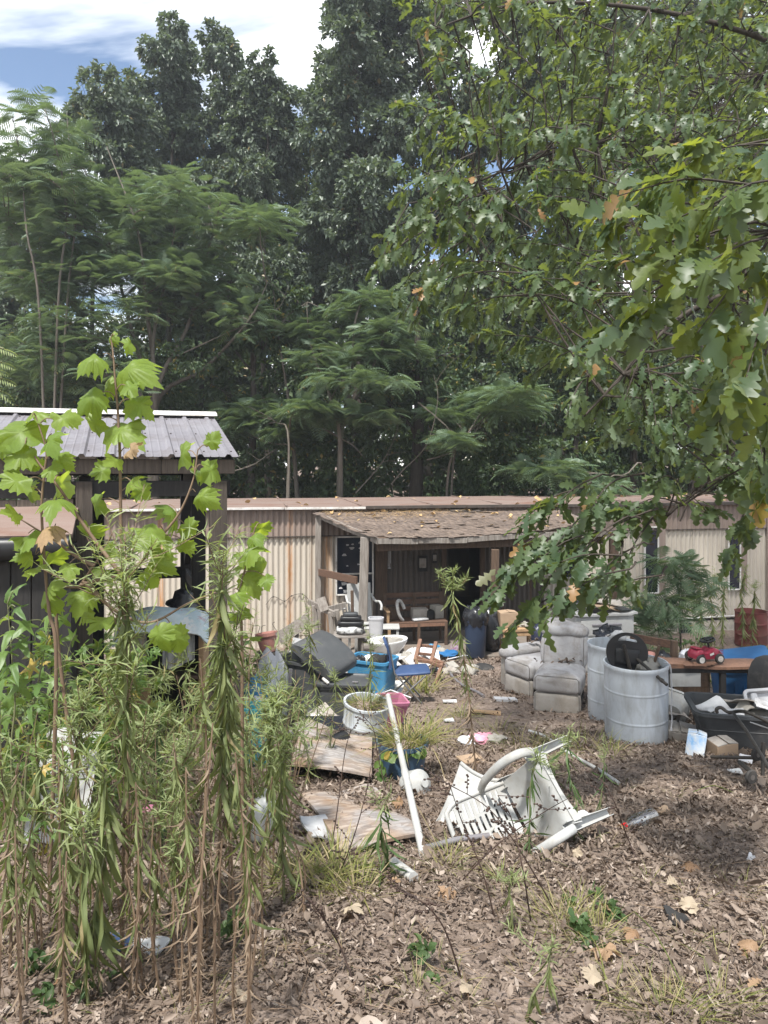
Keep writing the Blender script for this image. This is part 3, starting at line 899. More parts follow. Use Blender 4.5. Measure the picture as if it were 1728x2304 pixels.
# porch side rail: brown board and grey broken balustrade
B().beam(at(716, 1287, 15.0), at(803, 1306, 13.72), 0.035, 0.135, seg=3, wob=.003).obj('rail_board', MT['wood_brown_x'], porch, bevel=0.005)
B().beam(at(695, 1354, 14.2), at(752, 1382, 13.1), 0.05, 0.10, seg=3, wob=.004).obj('rail_board', MT['wood_grey'], porch, bevel=0.005)
B().beam(at(740, 1372, 13.4), at(779, 1362, 13.5), 0.04, 0.12).obj('rail_board', MT['wood_grey'], porch, bevel=0.005)
for (p, d, y0) in ((743, 13.2, 1378), (757, 13.25, 1372), (707, 13.9, 1362)):
    t = at(p, y0, d)
    B().beam((t.x + 0.07, t.y, gz(t.x, t.y) - 0.02), t, 0.085, 0.085, up=(0, 1, 0), seg=3, wob=.004).obj('baluster', MT['wood_grey'], porch, bevel=0.005)
B().box(at(726, 1360, 13.3), (0.16, 0.03, 0.24), rot=(R(-20), R(-18), R(10))).obj('loose_board', MT['wood_grey'], porch, bevel=0.004)
# torn shingle felt and a fallen strip along the wall side of the roof
B().sheet(lambda u, v: pr(0.52 + 0.12 * u, 0.90 + 0.10 * v, 0.04 + 0.03 * math.sin(7 * u) * v), 10, 3, 0.008).obj('torn_felt', MT['trim_dark'], porch, smooth=60)

# ------------------------------------------------------------------ open shed on the left
SA = R(18.7)
shed = thing('wooden_shed', 'open wooden shed with a ribbed metal roof', 'shed', (-1.26, 6.5, 0), (0, 0, SA))
RUN, RISE, EZ = 1.86, 0.44, 1.615
LFT = -3.4
def panel(x0, x1, back=False):
    per = 0.229
    xs, hs = [], []
    x = x0
    k0 = math.ceil((x0 - 0.0) / per) - 1
    prof = []
    for k in range(k0, int(x1 / per) + 2):
        c = k * per - 0.06
        prof += [(c - 0.030, 0), (c - 0.014, 0.022), (c + 0.014, 0.022), (c + 0.030, 0)]
        for m in (0.08, 0.15):
            prof += [(c + m - 0.010, 0), (c + m, 0.004), (c + m + 0.010, 0)]
    prof = [(x0, 0)] + [p for p in prof if x0 + .001 < p[0] < x1 - .001] + [(x1, 0)]
    rows = []
    for t in (0.0, 0.35, 0.7, 1.0):
        y = -0.06 + (RUN + 0.06) * t if not back else 2 * RUN + 0.06 - (RUN + 0.06) * t
        rows.append([(p, y, EZ + 0.03 + RISE * t + h) for p, h in prof])
    n = len(prof)
    v = [p for r_ in rows for p in r_]
    f = [(j * n + i, j * n + i + 1, (j + 1) * n + i + 1, (j + 1) * n + i) for j in range(3) for i in range(n - 1)]
    if back: f = [q_[::-1] for q_ in f]
    b = B().add(v, f)
    o = b.obj('roof_panel', MT['tin'], shed)
    md = o.modifiers.new('thick', 'SOLIDIFY'); md.thickness = 0.003
    return o
x = 0.03
while x > LFT:
    panel(max(x - 0.916, LFT), x - 0.002)
    panel(max(x - 0.916, LFT), x - 0.002, True)
    x -= 0.916
b = B()
b.loft([[(xx, RUN - 0.13, EZ + RISE + 0.035), (xx, RUN - 0.10, EZ + RISE + 0.062), (xx, RUN, EZ + RISE + 0.088), (xx, RUN + 0.10, EZ + RISE + 0.062), (xx, RUN + 0.13, EZ + RISE + 0.035), (xx, RUN, EZ + RISE + 0.075)] for xx in (LFT, 0.05)])
b.obj('ridge_cap', MT['trim_white'], shed)
# rows of roofing screws
b = B()
for k in range(15):
    for t in (0.10, 0.5, 0.9):
        b.rbox((-0.06 - 0.229 * k + 0.045, -0.06 + (RUN + .06) * t, EZ + 0.034 + RISE * t), (0.016, 0.016, 0.010), 0.004, 2)
tag(b.obj('roof_screws', MT['trim_dark'], shed), kind='stuff')
# frame
gzS = lambda lx, ly: gz(-1.26 + lx * math.cos(SA) - ly * math.sin(SA), 6.5 + lx * math.sin(SA) + ly * math.cos(SA))
def spost(lx, ly, w, mat, top=EZ - 0.10):
    B().beam((lx, ly, gzS(lx, ly) - 0.1), (lx, ly, top), w, w, up=(0, 1, 0), seg=4, wob=.002).obj('post', MT[mat], shed, bevel=0.006)
spost(-0.13, 0.10, 0.14, 'wood_shed', EZ - 0.17)
spost(-1.19, 0.10, 0.125, 'wood_shed', EZ - 0.17)
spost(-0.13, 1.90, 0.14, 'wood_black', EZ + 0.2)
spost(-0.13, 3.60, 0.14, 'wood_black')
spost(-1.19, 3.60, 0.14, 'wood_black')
spost(-3.2, 0.10, 0.14, 'wood_shed')
B().beam((LFT, 0.02, EZ - 0.05), (-0.60, 0.02, EZ - 0.05), 0.035, 0.12, seg=5, wob=.002).obj('fascia_board', MT['wood_shed'], shed, bevel=0.004)
B().beam((-0.596, 0.022, EZ - 0.05), (0.0, 0.022, EZ - 0.052), 0.035, 0.12).obj('fascia_board', MT['wood_shed'], shed, bevel=0.004)
B().beam((-0.02, 0.05, EZ - 0.045), (-0.02, RUN, EZ + RISE - 0.03), 0.035, 0.11).obj('rake_board', MT['wood_black'], shed)
B().beam((-0.02, 2 * RUN - 0.03, EZ - 0.045), (-0.02, RUN + .003, EZ + RISE - 0.03), 0.035, 0.11).obj('rake_board', MT['wood_black'], shed)
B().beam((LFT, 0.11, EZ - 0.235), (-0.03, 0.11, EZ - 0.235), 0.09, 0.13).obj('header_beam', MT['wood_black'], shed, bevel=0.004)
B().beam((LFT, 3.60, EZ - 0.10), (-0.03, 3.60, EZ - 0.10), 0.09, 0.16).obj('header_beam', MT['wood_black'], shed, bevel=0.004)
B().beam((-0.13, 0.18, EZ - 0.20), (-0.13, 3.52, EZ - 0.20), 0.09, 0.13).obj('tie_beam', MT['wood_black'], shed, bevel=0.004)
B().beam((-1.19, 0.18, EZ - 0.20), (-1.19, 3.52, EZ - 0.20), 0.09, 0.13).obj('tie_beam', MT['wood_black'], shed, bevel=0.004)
for k in range(5):
    xx = -0.45 - 0.62 * k
    B().beam((xx, 0.05, EZ - 0.03), (xx, RUN, EZ + RISE - 0.03), 0.04, 0.09).obj('rafter', MT['wood_black'], shed)
    B().beam((xx, 2 * RUN - .05, EZ - 0.03), (xx, RUN + .003, EZ + RISE - 0.03), 0.04, 0.09).obj('rafter', MT['wood_black'], shed)
B().beam((-1.12, 3.56, 0.20), (-0.20, 3.56, 0.20), 0.04, 0.14).obj('rail', MT['wood_black'], shed, bevel=0.004)
B().beam((-0.13, 1.98, 0.19), (-0.13, 3.50, 0.19), 0.04, 0.12).obj('rail', MT['wood_black'], shed, bevel=0.004)
B().beam((-0.13, 3.5, 0.35), (-0.13, 2.0, 1.25), 0.07, 0.10).obj('brace', MT['wood_black'], shed)
# board wall left of the doorway
xx = -1.27
while xx > -3.3:
    w = random.choice([0.135, 0.14, 0.145])
    B().box((xx - w / 2, 0.085 + random.uniform(-.004, .004), (EZ - 0.31 + gzS(xx, .1)) / 2), (w - 0.006, 0.024, EZ - 0.31 - gzS(xx, .1))).obj('wall_board', MT['wood_shed'], shed, bevel=0.003)
    xx -= w
xx = 0.2
while xx < 3.5:
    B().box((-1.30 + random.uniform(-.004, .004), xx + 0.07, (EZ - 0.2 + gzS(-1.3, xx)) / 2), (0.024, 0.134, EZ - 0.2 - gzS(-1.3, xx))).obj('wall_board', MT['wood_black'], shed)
    xx += 0.14

# box in front of the shed wall: sloping lid, rounded black front, dark slats
bx = thing('storage_bin', 'black slatted bin with a sloping weathered brown lid', 'bin', gnd(-2.75, 5.55), (0, 0, R(17)))
z0 = gz(-2.75, 5.55)
lidf, lidr = 1.075 - z0, 1.25 - z0
b = B()
b.sheet(lambda u, v: (-0.75 + 1.22 * u, -0.05 + 0.56 * v, lidf + (lidr - lidf) * v + 0.006 * math.sin(6 * u + 4 * v)), 8, 5, 0.03)
b.obj('lid', MT['roof_rust'], bx, smooth=40)
b = B()
b.loft([[(xx, -0.07 - 0.055 * math.cos(R(a)), lidf - 0.10 + 0.085 * math.sin(R(a))) for a in range(-90, 91, 20)] + [(xx, 0.02, lidf - 0.02), (xx, 0.02, lidf - 0.18)] for xx in (-0.76, 0.45)])
b.obj('front_roll', MT['black_plastic'], bx, smooth=50)
for k in range(9):
    B().box((-0.70 + 0.137 * k, 0.0, (lidf - 0.18) / 2), (0.128, 0.025, lidf - 0.19)).obj('slat', MT['wood_black'], bx, bevel=0.004)
for k in range(4):
    B().box((0.445, 0.09 + 0.125 * k, (lidf - 0.1) / 2), (0.025, 0.118, lidf - 0.12)).obj('slat', MT['wood_black'], bx, bevel=0.004)
# ------------------------------------------------------------------ leaf shapes (midrib along +Y, top side +Z)
def halves(stations, bend=0.0, fold=0.15, twist=0.0, side=0.0):
    """stations (y, half width) to a leaf of two halves around its midrib"""
    V, F = [], []
    for (y, w) in stations:
        z = -bend * y * y
        x = side * y * y
        V += [(x, y, z), (x - w, y + w * 0.12, z + fold * w + twist * y * w), (x + w, y + w * 0.12, z + fold * w - twist * y * w)]
    for i in range(len(stations) - 1):
        a, b = 3 * i, 3 * i + 3
        F += [(a + 1, a, b), (a + 1, b, b + 1), (a, a + 2, b + 2), (a, b + 2, b)]
    return np.array(V, float), np.array(F)

OAK = [halves([(0, .02), (.14, .05), (.22, .15), (.28, .16), (.34, .07), (.44, .24), (.52, .27), (.56, .10), (.66, .30), (.75, .28), (.79, .12), (.90, .17), (1.0, .05)], b_, .25, t_) for b_, t_ in ((.15, .2), (.45, -.2), (.30, .0), (.7, .3))]
def kite(w, y, fold, bend):
    return np.array([(0, 0, 0), (w, y, fold * w), (0, 1, -bend), (-w * .9, y * 1.1, fold * w)], float), np.array([(0, 1, 2), (0, 2, 3)])
KITE = [kite(.27, .5, .4, .2), kite(.22, .6, .7, .4), kite(.30, .45, -.2, .3)]
def scrap(w, a, b):
    return np.array([(0, 0, 0), (w, .35, a), (w * .8, .8, b), (0, 1, -a), (-w, .6, b), (-w * .7, .25, a * .5)], float), np.array([(0, 1, 5), (1, 2, 4), (1, 4, 5), (2, 3, 4)])
CRISP = [halves([(0, .03), (.3, w_), (.65, w_ * .8), (1, .0)], b_, f_, t_, s_) for w_, b_, f_, t_, s_ in ((.22, .5, .8, .8, .2), (.16, -.5, 1.2, -1.2, -.3), (.26, .2, -.6, .9, .3), (.12, .9, 1.0, 2.0, .5), (.3, -.2, .4, -.6, 0))]
CRISPY = [kite(.24, .45, 1.0, .4), kite(.15, .55, 1.4, -.3), kite(.3, .4, -.7, .2), kite(.2, .5, .2, -.5)]
SCRAP = [scrap(.35, .15, -.1), scrap(.28, -.2, .25), scrap(.42, .3, .1), scrap(.2, .2, .35), scrap(.33, -.1, -.3)]
OAK_LO = [halves([(0, .02), (.2, .15), (.33, .07), (.48, .27), (.56, .10), (.70, .30), (.79, .12), (.9, .17), (1.0, .05)], b_, .25, t_) for b_, t_ in ((.15, .2), (.45, -.2), (.30, .0), (.7, .3))]
WEED = [halves([(0, .012), (.25, .045), (.6, .05), (1, .0)], b_, .4, t_, s_) for b_, t_, s_ in ((.1, .6, .25), (.5, -.8, -.3), (.9, .8, .1), (-.4, .5, -.35), (.2, -1.2, .5))]
WITHER = [halves([(0, .02), (.3, .065), (.6, .05), (1, .0)], b_, f_, t_, s_) for b_, f_, t_, s_ in ((1.1, 1.2, 1.5, .4), (-.9, .9, -1.8, -.5), (.5, -.9, 2.2, .7), (-1.3, 1.4, -1.2, .2))]
LANCE = [halves([(0, .02), (.3, .075), (.65, .065), (1, .0)], b_, .35, t_) for b_, t_ in ((.1, 0), (.5, .4), (.9, -.5))]
CURL = [halves([(0, .03), (.25, .11), (.5, .13), (.75, .10), (1, .0)], b_, f_, t_) for b_, f_, t_ in ((.9, 1.2, .5), (-.6, .9, -.7), (.4, -.9, .9))]
ROUND = [halves([(0, .04), (.22, .26), (.5, .34), (.8, .22), (1, .0)], b_, f_, t_) for b_, f_, t_ in ((.3, .5, .4), (-.4, .3, -.5), (.6, -.4, .3), (.1, .9, .2))]

def fan_leaf(outline, cup=0.12, wave=0.05, seed=0):
    """palmate leaf: outline points round a centre, in three rings"""
    q = random.Random(seed)
    c = (0.0, 0.32)
    p1, p2 = q.uniform(0, 6), q.uniform(0, 6)
    V = [(c[0], c[1], 0)]
    n = len(outline)
    for t in (0.5, 1.0):
        for (x, y) in outline:
            X, Y = c[0] + (x - c[0]) * t, c[1] + (y - c[1]) * t
            r = math.hypot(x - c[0], y - c[1]) * t
            a = math.atan2(y - c[1], x - c[0])
            V.append((X, Y, -cup * r * r * 2 + wave * math.sin(3 * a + p1) * r * 2 + wave * math.sin(5 * a + p2) * r))
    F = []
    for i in range(n):
        j = (i + 1) % n
        F += [(0, 1 + i, 1 + j), (1 + i, 1 + n + i, 1 + n + j), (1 + i, 1 + n + j, 1 + j)]
    return np.array(V, float), np.array(F)

def mirror(pts):
    return pts + [(-x, y) for x, y in pts[::-1] if abs(x) > 1e-6]
SYC_OUT = mirror([(0, .02), (.10, -.07), (.22, -.06), (.30, .03), (.42, .02), (.40, .12), (.56, .22), (.44, .26), (.47, .34), (.58, .50), (.44, .46), (.40, .52), (.42, .62), (.34, .64), (.30, .60), (.24, .64), (.28, .76), (.18, .78), (.14, .88), (.08, .88), (0, 1.0)])
GUM_OUT = mirror([(0, .0), (.10, .10), (.36, -.04), (.42, -.02), (.20, .20), (.50, .36), (.54, .42), (.18, .42), (.14, .50), (.10, .80), (0, 1.0)])
SYC = [fan_leaf(SYC_OUT, c, w, s) for c, w, s in ((.10, .10, 1), (.35, .12, 2), (.55, .08, 3), (.25, .16, 4), (.8, .10, 5))]
GUM = [fan_leaf(GUM_OUT, c, w, s) for c, w, s in ((.15, .05, 1), (.45, .08, 2), (.7, .05, 3))]

def frond_shape(n=9, droop=0.55, dense=1.0):
    """twice-feathered mimosa frond: pairs of drooping combs along an arched rib"""
    V, F = [], []
    for i in range(n):
        t = (i + 1.2) / (n + 0.6)
        y, z = t, -droop * t * t * 0.6
        L = 0.40 * math.sin(math.pi * (0.18 + 0.80 * t)) + 0.06
        for sg in (-1, 1):
            o = len(V)
            w = 0.026 * dense
            a = (sg * 0.006, y - w, z)
            b = (sg * 0.006, y + w, z)
            c = (sg * L * 0.62, y + L * 0.30 + w * 1.1, z - 0.06 * L)
            d = (sg * L, y + L * 0.52, z - 0.34 * L)
            e = (sg * L * 0.62, y + L * 0.30 - w * 1.1, z - 0.10 * L)
            V += [a, b, c, d, e]
            F += [(o, o + 1, o + 2), (o, o + 2, o + 4), (o + 4, o + 2, o + 3)]
    o = len(V)
    V += [(-0.008, 0, 0), (0.008, 0, 0), (0.004, 1, -droop * 0.6), (-0.004, 1, -droop * 0.6)]
    F += [(o, o + 1, o + 2), (o, o + 2, o + 3)]
    return np.array(V, float), np.array(F)
FROND = [frond_shape(9, .4), frond_shape(8, .9), frond_shape(10, .65)]

# ------------------------------------------------------------------ scattering
def unit(a):
    return a / np.maximum(np.linalg.norm(a, axis=-1, keepdims=True), 1e-9)

def frames(D, Nn):
    """rotation matrices with Y along D and Z near Nn"""
    y = unit(D)
    z = Nn - y * np.sum(Nn * y, axis=1, keepdims=True)
    bad = np.linalg.norm(z, axis=1) < 1e-4
    z[bad] = np.array([0.3, 0.5, 0.8])
    z = unit(z - y * np.sum(z * y, axis=1, keepdims=True))
    x = np.cross(y, z)
    return np.stack([x, y, z], axis=2)

class Leaves:
    """many copies of leaf shapes gathered into one array pair"""
    def __init__(s):
        s.V, s.F, s.n = [], [], 0
        s.rec = []
    def add(s, shapes, P, D, Nn, size):
        P, D, Nn = np.asarray(P, float), np.asarray(D, float), np.asarray(Nn, float)
        size = np.broadcast_to(np.asarray(size, float), (len(P),))
        M = frames(D, Nn)
        pick = rng.integers(0, len(shapes), len(P))
        for k, (T, F) in enumerate(shapes):
            sel = pick == k
            m = int(sel.sum())
            if not m: continue
            W = np.einsum('nij,kj->nki', M[sel], T) * size[sel][:, None, None] + P[sel][:, None, :]
            s.V.append(W.reshape(-1, 3))
            s.F.append((F[None] + (s.n + np.arange(m) * len(T))[:, None, None]).reshape(-1, F.shape[1]))
            s.n += m * len(T)
    def obj(s, name, mat, parent=None, smooth=None, kind='stuff'):
        if not s.V: return None
        o = np_obj(name, np.concatenate(s.V), np.concatenate(s.F), mat, parent, smooth)
        if kind: o['kind'] = kind
        return o

def rdir(n):
    return unit(rng.normal(size=(n, 3)))

def branch_tube(b, a, c, r0, r1, n=5, seg=5, wob=0.12, sag=0.0):
    a, c = Vector(a), Vector(c)
    L = (c - a).length
    pts = []
    o1 = Vector((random.uniform(-1, 1), random.uniform(-1, 1), random.uniform(-1, 1))) * L * wob
    o2 = Vector((random.uniform(-1, 1), random.uniform(-1, 1), random.uniform(-1, 1))) * L * wob
    for i in range(seg + 1):
        t = i / seg
        p = a.lerp(c, t) + o1 * math.sin(math.pi * t) * 0.6 + o2 * math.sin(2 * math.pi * t) * 0.4
        p.z -= sag * L * math.sin(math.pi * t)
        pts.append(p)
    b.tube(pts, [r0 + (r1 - r0) * i / seg for i in range(seg + 1)], n)
    return pts

def clump_leaves(lv, shapes, c, rad, n, size, down=0.4, shell=0.55, up=0.6):
    """leaves through an uneven ellipsoid, thicker near its outside"""
    c, rad = np.array(c, float), np.array(rad, float)
    d = rdir(n)
    # small sub-clusters break up the outline
    k = max(4, n // 34)
    sub = rdir(k) * (shell + (1.05 - shell) * rng.random((k, 1)) ** 0.6)
    which = rng.integers(0, k, n)
    P = sub[which] + d * (rng.random((n, 1)) ** 0.6) * 0.33
    P = c + P * rad
    D = unit((P - c) / rad) * 0.8 + rdir(n) * 0.8 + np.array([0, 0, -down])
    N = np.array([0, -0.15, up]) + rdir(n) * 0.7
    lv.add(shapes, P, D, N, size * (0.75 + 0.5 * rng.random(n)))

def tree(name, label, group, base, trunk, r0, clumps, leaf_mat, shapes, size, dens, bark='bark', cat='tree', depth_jit=1.2, fork=0.35, limb=0.30, extra=True):
    """trunk: list of points; clumps: (centre, radii)"""
    root = thing(name, label, cat, base, group=group)
    base = Vector(base)
    pts = curve([Vector(p) - base for p in trunk], 5)
    b = B()
    n = len(pts)
    b.tube(pts, [r0 * (1.25 if i == 0 else 1) * (1 - 0.80 * i / (n - 1)) for i in range(n)], 9)
    lv = Leaves()
    for (c, rad) in clumps:
        cl = Vector(c) - base
        # limb leaves the trunk below the clump
        best = min(range(int(n * fork), n), key=lambda i: abs(pts[i].z - (cl.z - 0.55 * (cl - pts[i]).xy.length - 0.3)))
        a = pts[best]
        rr = r0 * (1 - 0.80 * best / (n - 1))
        path = branch_tube(b, a, cl, rr * (limb + .15), 0.012, 5, 5, 0.10, -0.04)
        for _ in range(5):
            st = path[random.randint(2, 5)]
            e = cl + Vector((random.uniform(-1, 1) * rad[0], random.uniform(-1, 1) * rad[1], random.uniform(-1, 1) * rad[2])) * 0.8
            branch_tube(b, st, e, 0.016, 0.005, 4, 3, 0.12)
        vol = rad[0] * rad[2]
        clump_leaves(lv, shapes, cl, rad, max(30, int(dens * vol)), size)
        if extra:
            off = Vector((random.uniform(-1, 1) * rad[0], random.uniform(-.5, 1.2) * rad[1], random.uniform(-1.3, .35) * rad[2]))
            clump_leaves(lv, shapes, cl + off, rad, max(30, int(dens * vol * .8)), size)
    b.obj('trunk', MT[bark], root, smooth=60)
    lv.obj('crown', MT[leaf_mat], root)
    return root

def pxclumps(lst, d, jit=1.4, ry=1.0):
    """(px, py, half width px, half height px) to world clumps about depth d"""
    out = []
    for (px, py, w, h) in lst:
        dd = d + random.uniform(-jit, jit)
        out.append((at(px, py, dd), (w / FOC * dd, ry * (w + h) / 2 / FOC * dd, h / FOC * dd)))
    return out

def fill(x0, x1, y0, y1, n, w, h, hole=()):
    """random clump positions in a photograph rectangle, clear of holes"""
    out = []
    while len(out) < n:
        px, py = random.uniform(x0, x1), random.uniform(y0, y1)
        if any((px - a) ** 2 / c ** 2 + (py - b) ** 2 / d ** 2 < 1 for a, b, c, d in hole):
            continue
        out.append((px, py, w * random.uniform(.75, 1.25), h * random.uniform(.75, 1.25)))
    return out
# ------------------------------------------------------------------ the wood behind the trailer
HOLES = [(600, 440, 60, 34), (690, 455, 34, 40), (520, 520, 50, 24), (735, 560, 30, 30), (470, 620, 40, 25), (640, 520, 40, 25)]
def tall(px, d, label, lst, fillers, r0=0.16, lean=0, top=None, mat='oak_far', dens=2000, trunk_top=None):
    base = at(px, 1060, d); base.z = gz(base.x, base.y) - 0.1
    cl = pxclumps(lst + fillers, d)
    tp = trunk_top or at(px + lean, min(c[1] for c in lst), d)
    mid = base.lerp(tp, 0.5) + Vector((random.uniform(-.3, .3), random.uniform(-.3, .3), 0))
    return tree('oak_tree', label, 'tall trees behind the mobile home', base, [base, base.lerp(mid, .5), mid, tp], r0, cl, mat, KITE, 0.185, dens, 'bark_dark')

tall(225, 26, 'tall oak at far left behind the feathery tree, its top broad and rounded',
     [(245, 190, 45, 42), (205, 215, 38, 45), (300, 215, 42, 40), (180, 265, 40, 40), (255, 270, 55, 50), (320, 285, 45, 50), (205, 330, 50, 45), (280, 350, 55, 50)],
     fill(100, 330, 380, 620, 8, 55, 45), 0.15)
tall(30, 27, 'oak at the left edge behind the lanky mimosa shoots',
     [(30, 420, 60, 45), (90, 470, 50, 45), (-20, 500, 60, 50), (50, 560, 60, 50), (0, 640, 60, 50), (110, 600, 50, 45)], fill(-40, 140, 640, 820, 6, 55, 45), 0.14)
tall(395, 28, 'tallest pointed oak top at the left, standing against the white cloud',
     [(388, 72, 28, 34), (375, 110, 34, 34), (405, 118, 34, 36), (388, 160, 42, 40), (415, 190, 36, 40), (372, 205, 36, 40), (395, 250, 46, 45), (420, 300, 44, 42), (370, 310, 46, 45), (400, 360, 50, 45)],
     fill(340, 440, 400, 640, 7, 52, 45, HOLES), 0.17)
tall(500, 29, 'slim oak with a detached rounded tuft, right of the tallest top',
     [(482, 85, 32, 30), (500, 115, 32, 34), (470, 130, 26, 28), (505, 155, 34, 28), (528, 140, 20, 22), (520, 215, 46, 38), (480, 240, 40, 42), (530, 275, 45, 44), (490, 320, 46, 44)],
     fill(450, 545, 360, 640, 6, 50, 42, HOLES), 0.15)
tall(610, 27.5, 'oak with a bluntly pointed top beside the gap of blue sky',
     [(592, 140, 28, 26), (610, 172, 30, 28), (575, 190, 40, 36), (625, 215, 40, 36), (590, 240, 48, 42), (650, 260, 44, 42), (560, 280, 40, 42), (620, 310, 52, 44)],
     fill(560, 680, 340, 420, 4, 48, 40, HOLES) + fill(540, 680, 560, 700, 4, 50, 42, HOLES), 0.16)
tall(800, 25, 'very tall leafy oak rising past the top edge right of the blue sky',
     [(790, 30, 50, 50), (850, 60, 55, 55), (770, 100, 45, 50), (745, 160, 36, 42), (820, 140, 55, 55), (760, 215, 55, 50), (715, 240, 38, 36), (860, 190, 55, 55), (800, 270, 60, 55), (720, 300, 50, 45), (870, 290, 55, 55), (760, 350, 55, 45), (840, 370, 55, 50), (900, 60, 50, 55), (810, -40, 60, 55), (880, -60, 60, 55), (925, 130, 40, 50), (930, 260, 40, 50), (810, 470, 50, 40), (835, 540, 50, 40), (775, 545, 45, 40), (850, 610, 50, 40), (900, 520, 50, 45)],
     fill(700, 930, 400, 640, 7, 55, 45, HOLES), 0.24, dens=2000)
tall(1000, 27, 'oak standing behind the near branches, upper middle of the wood',
     [(980, 60, 60, 60), (1010, 180, 60, 60), (960, 330, 60, 60), (1040, 420, 60, 60), (970, 480, 60, 50), (1060, 300, 60, 60), (1080, -20, 70, 60)],
     fill(900, 1120, 480, 720, 8, 60, 50), 0.22, mat='oak_far_b', dens=1900)
tall(1260, 26, 'oak hidden behind the near branches left of the right edge',
     [(1200, 0, 70, 70), (1340, 20, 70, 70), (1140, 200, 70, 70), (1200, 80, 70, 70), (1300, 120, 70, 70), (1330, 260, 70, 70), (1240, 300, 70, 70), (1180, 450, 70, 60), (1310, 420, 70, 60), (1250, 560, 70, 60)],
     fill(1130, 1380, 600, 800, 7, 65, 50), 0.22, mat='oak_far_b', dens=1700)
tall(1560, 27, 'oak at the far right seen only through the near branches',
     [(1420, 200, 80, 70), (1600, 0, 80, 60), (1480, 60, 80, 70), (1600, 140, 80, 70), (1700, 60, 80, 70), (1520, 320, 80, 70), (1660, 380, 80, 70), (1560, 520, 80, 70), (1700, 600, 80, 60)],
     fill(1420, 1760, 640, 880, 10, 70, 55), 0.24, mat='oak_far_b', dens=1700)

tall(690, 31, 'leafy oak filling the gap behind the forked mimosa',
     fill(600, 760, 400, 560, 7, 50, 42, HOLES) + [(690, 390, 45, 36)], fill(560, 800, 560, 760, 12, 55, 46), 0.18, mat='oak_far_b', dens=1500)
tall(470, 31, 'leafy oak behind the wide mimosa, left of the sky gap',
     fill(380, 560, 420, 560, 6, 50, 42, HOLES) + [(455, 400, 45, 36)], fill(330, 600, 560, 800, 12, 55, 46), 0.18, mat='oak_far_b', dens=1500)
# the thick dark trunks low in the wood, each a tree of its own
def under_tree(px, pw, d, label, lst, bark='bark', forks=(), mat='understory', dens=1100, lean=0, top=640):
    base = at(px, 1100, d); base.z = gz(base.x, base.y) - 0.1
    r0 = pw / 2 / FOC * d
    tp = at(px + lean, top, d)
    cl = pxclumps(lst, d, 1.0)
    return tree('woodland_tree', label, 'trees at the edge of the wood', base, [base, base.lerp(tp, .3), base.lerp(tp, .65) + Vector((.1, 0, 0)), tp], r0 / 1.0, cl, mat, KITE, 0.165, dens, bark, limb=0.35, fork=0.25)
under_tree(935, 46, 21.5, 'thick dark trunk rising behind the middle of the porch roof', [(880, 800, 60, 40), (990, 800, 60, 45), (930, 700, 60, 50), (1000, 900, 50, 36), (870, 900, 55, 34)], 'bark_dark')
under_tree(563, 30, 22, 'rough forked trunk just right of the metal shed roof', [(520, 780, 50, 40), (600, 760, 50, 36), (560, 700, 50, 40), (640, 860, 40, 30), (500, 880, 44, 30)], 'bark')
under_tree(697, 16, 21, 'slender pale trunk leaning left, behind the mobile home', [(640, 720, 50, 36), (610, 640, 50, 40), (690, 680, 45, 34)], 'bark_pale', lean=-80, top=700)
under_tree(962, 38, 27, 'grey trunk far behind the thick dark one', [(960, 640, 60, 50), (1020, 700, 55, 45), (900, 660, 55, 40)], 'bark_pale', top=560)
under_tree(1290, 24, 23, 'dark trunk in the wood behind the right end of the porch', [(1240, 820, 60, 40), (1330, 860, 60, 40), (1280, 760, 60, 50)], 'bark_dark', top=700)
under_tree(1420, 30, 24, 'dark trunk in the wood behind the right half of the roof', [(1380, 860, 60, 45), (1460, 820, 60, 45), (1420, 930, 55, 40)], 'bark_dark', top=760)
under_tree(1640, 34, 22, 'dark trunk in the wood near the right edge', [(1600, 900, 60, 45), (1690, 860, 60, 45), (1650, 960, 60, 40)], 'bark_dark', top=800)
under_tree(120, 26, 23, 'dark trunk in the wood behind the metal shed roof at far left', [(60, 800, 60, 45), (150, 840, 60, 45), (110, 740, 60, 45), (30, 880, 55, 36), (210, 880, 55, 36)], 'bark_dark', top=720)
under_tree(1130, 18, 24, 'thin trunk with yellowing leaves behind the porch roof', [(1120, 880, 55, 36), (1190, 930, 60, 30), (1080, 960, 50, 30), (1240, 950, 50, 28)], 'bark', top=860, mat='oak_far_b')

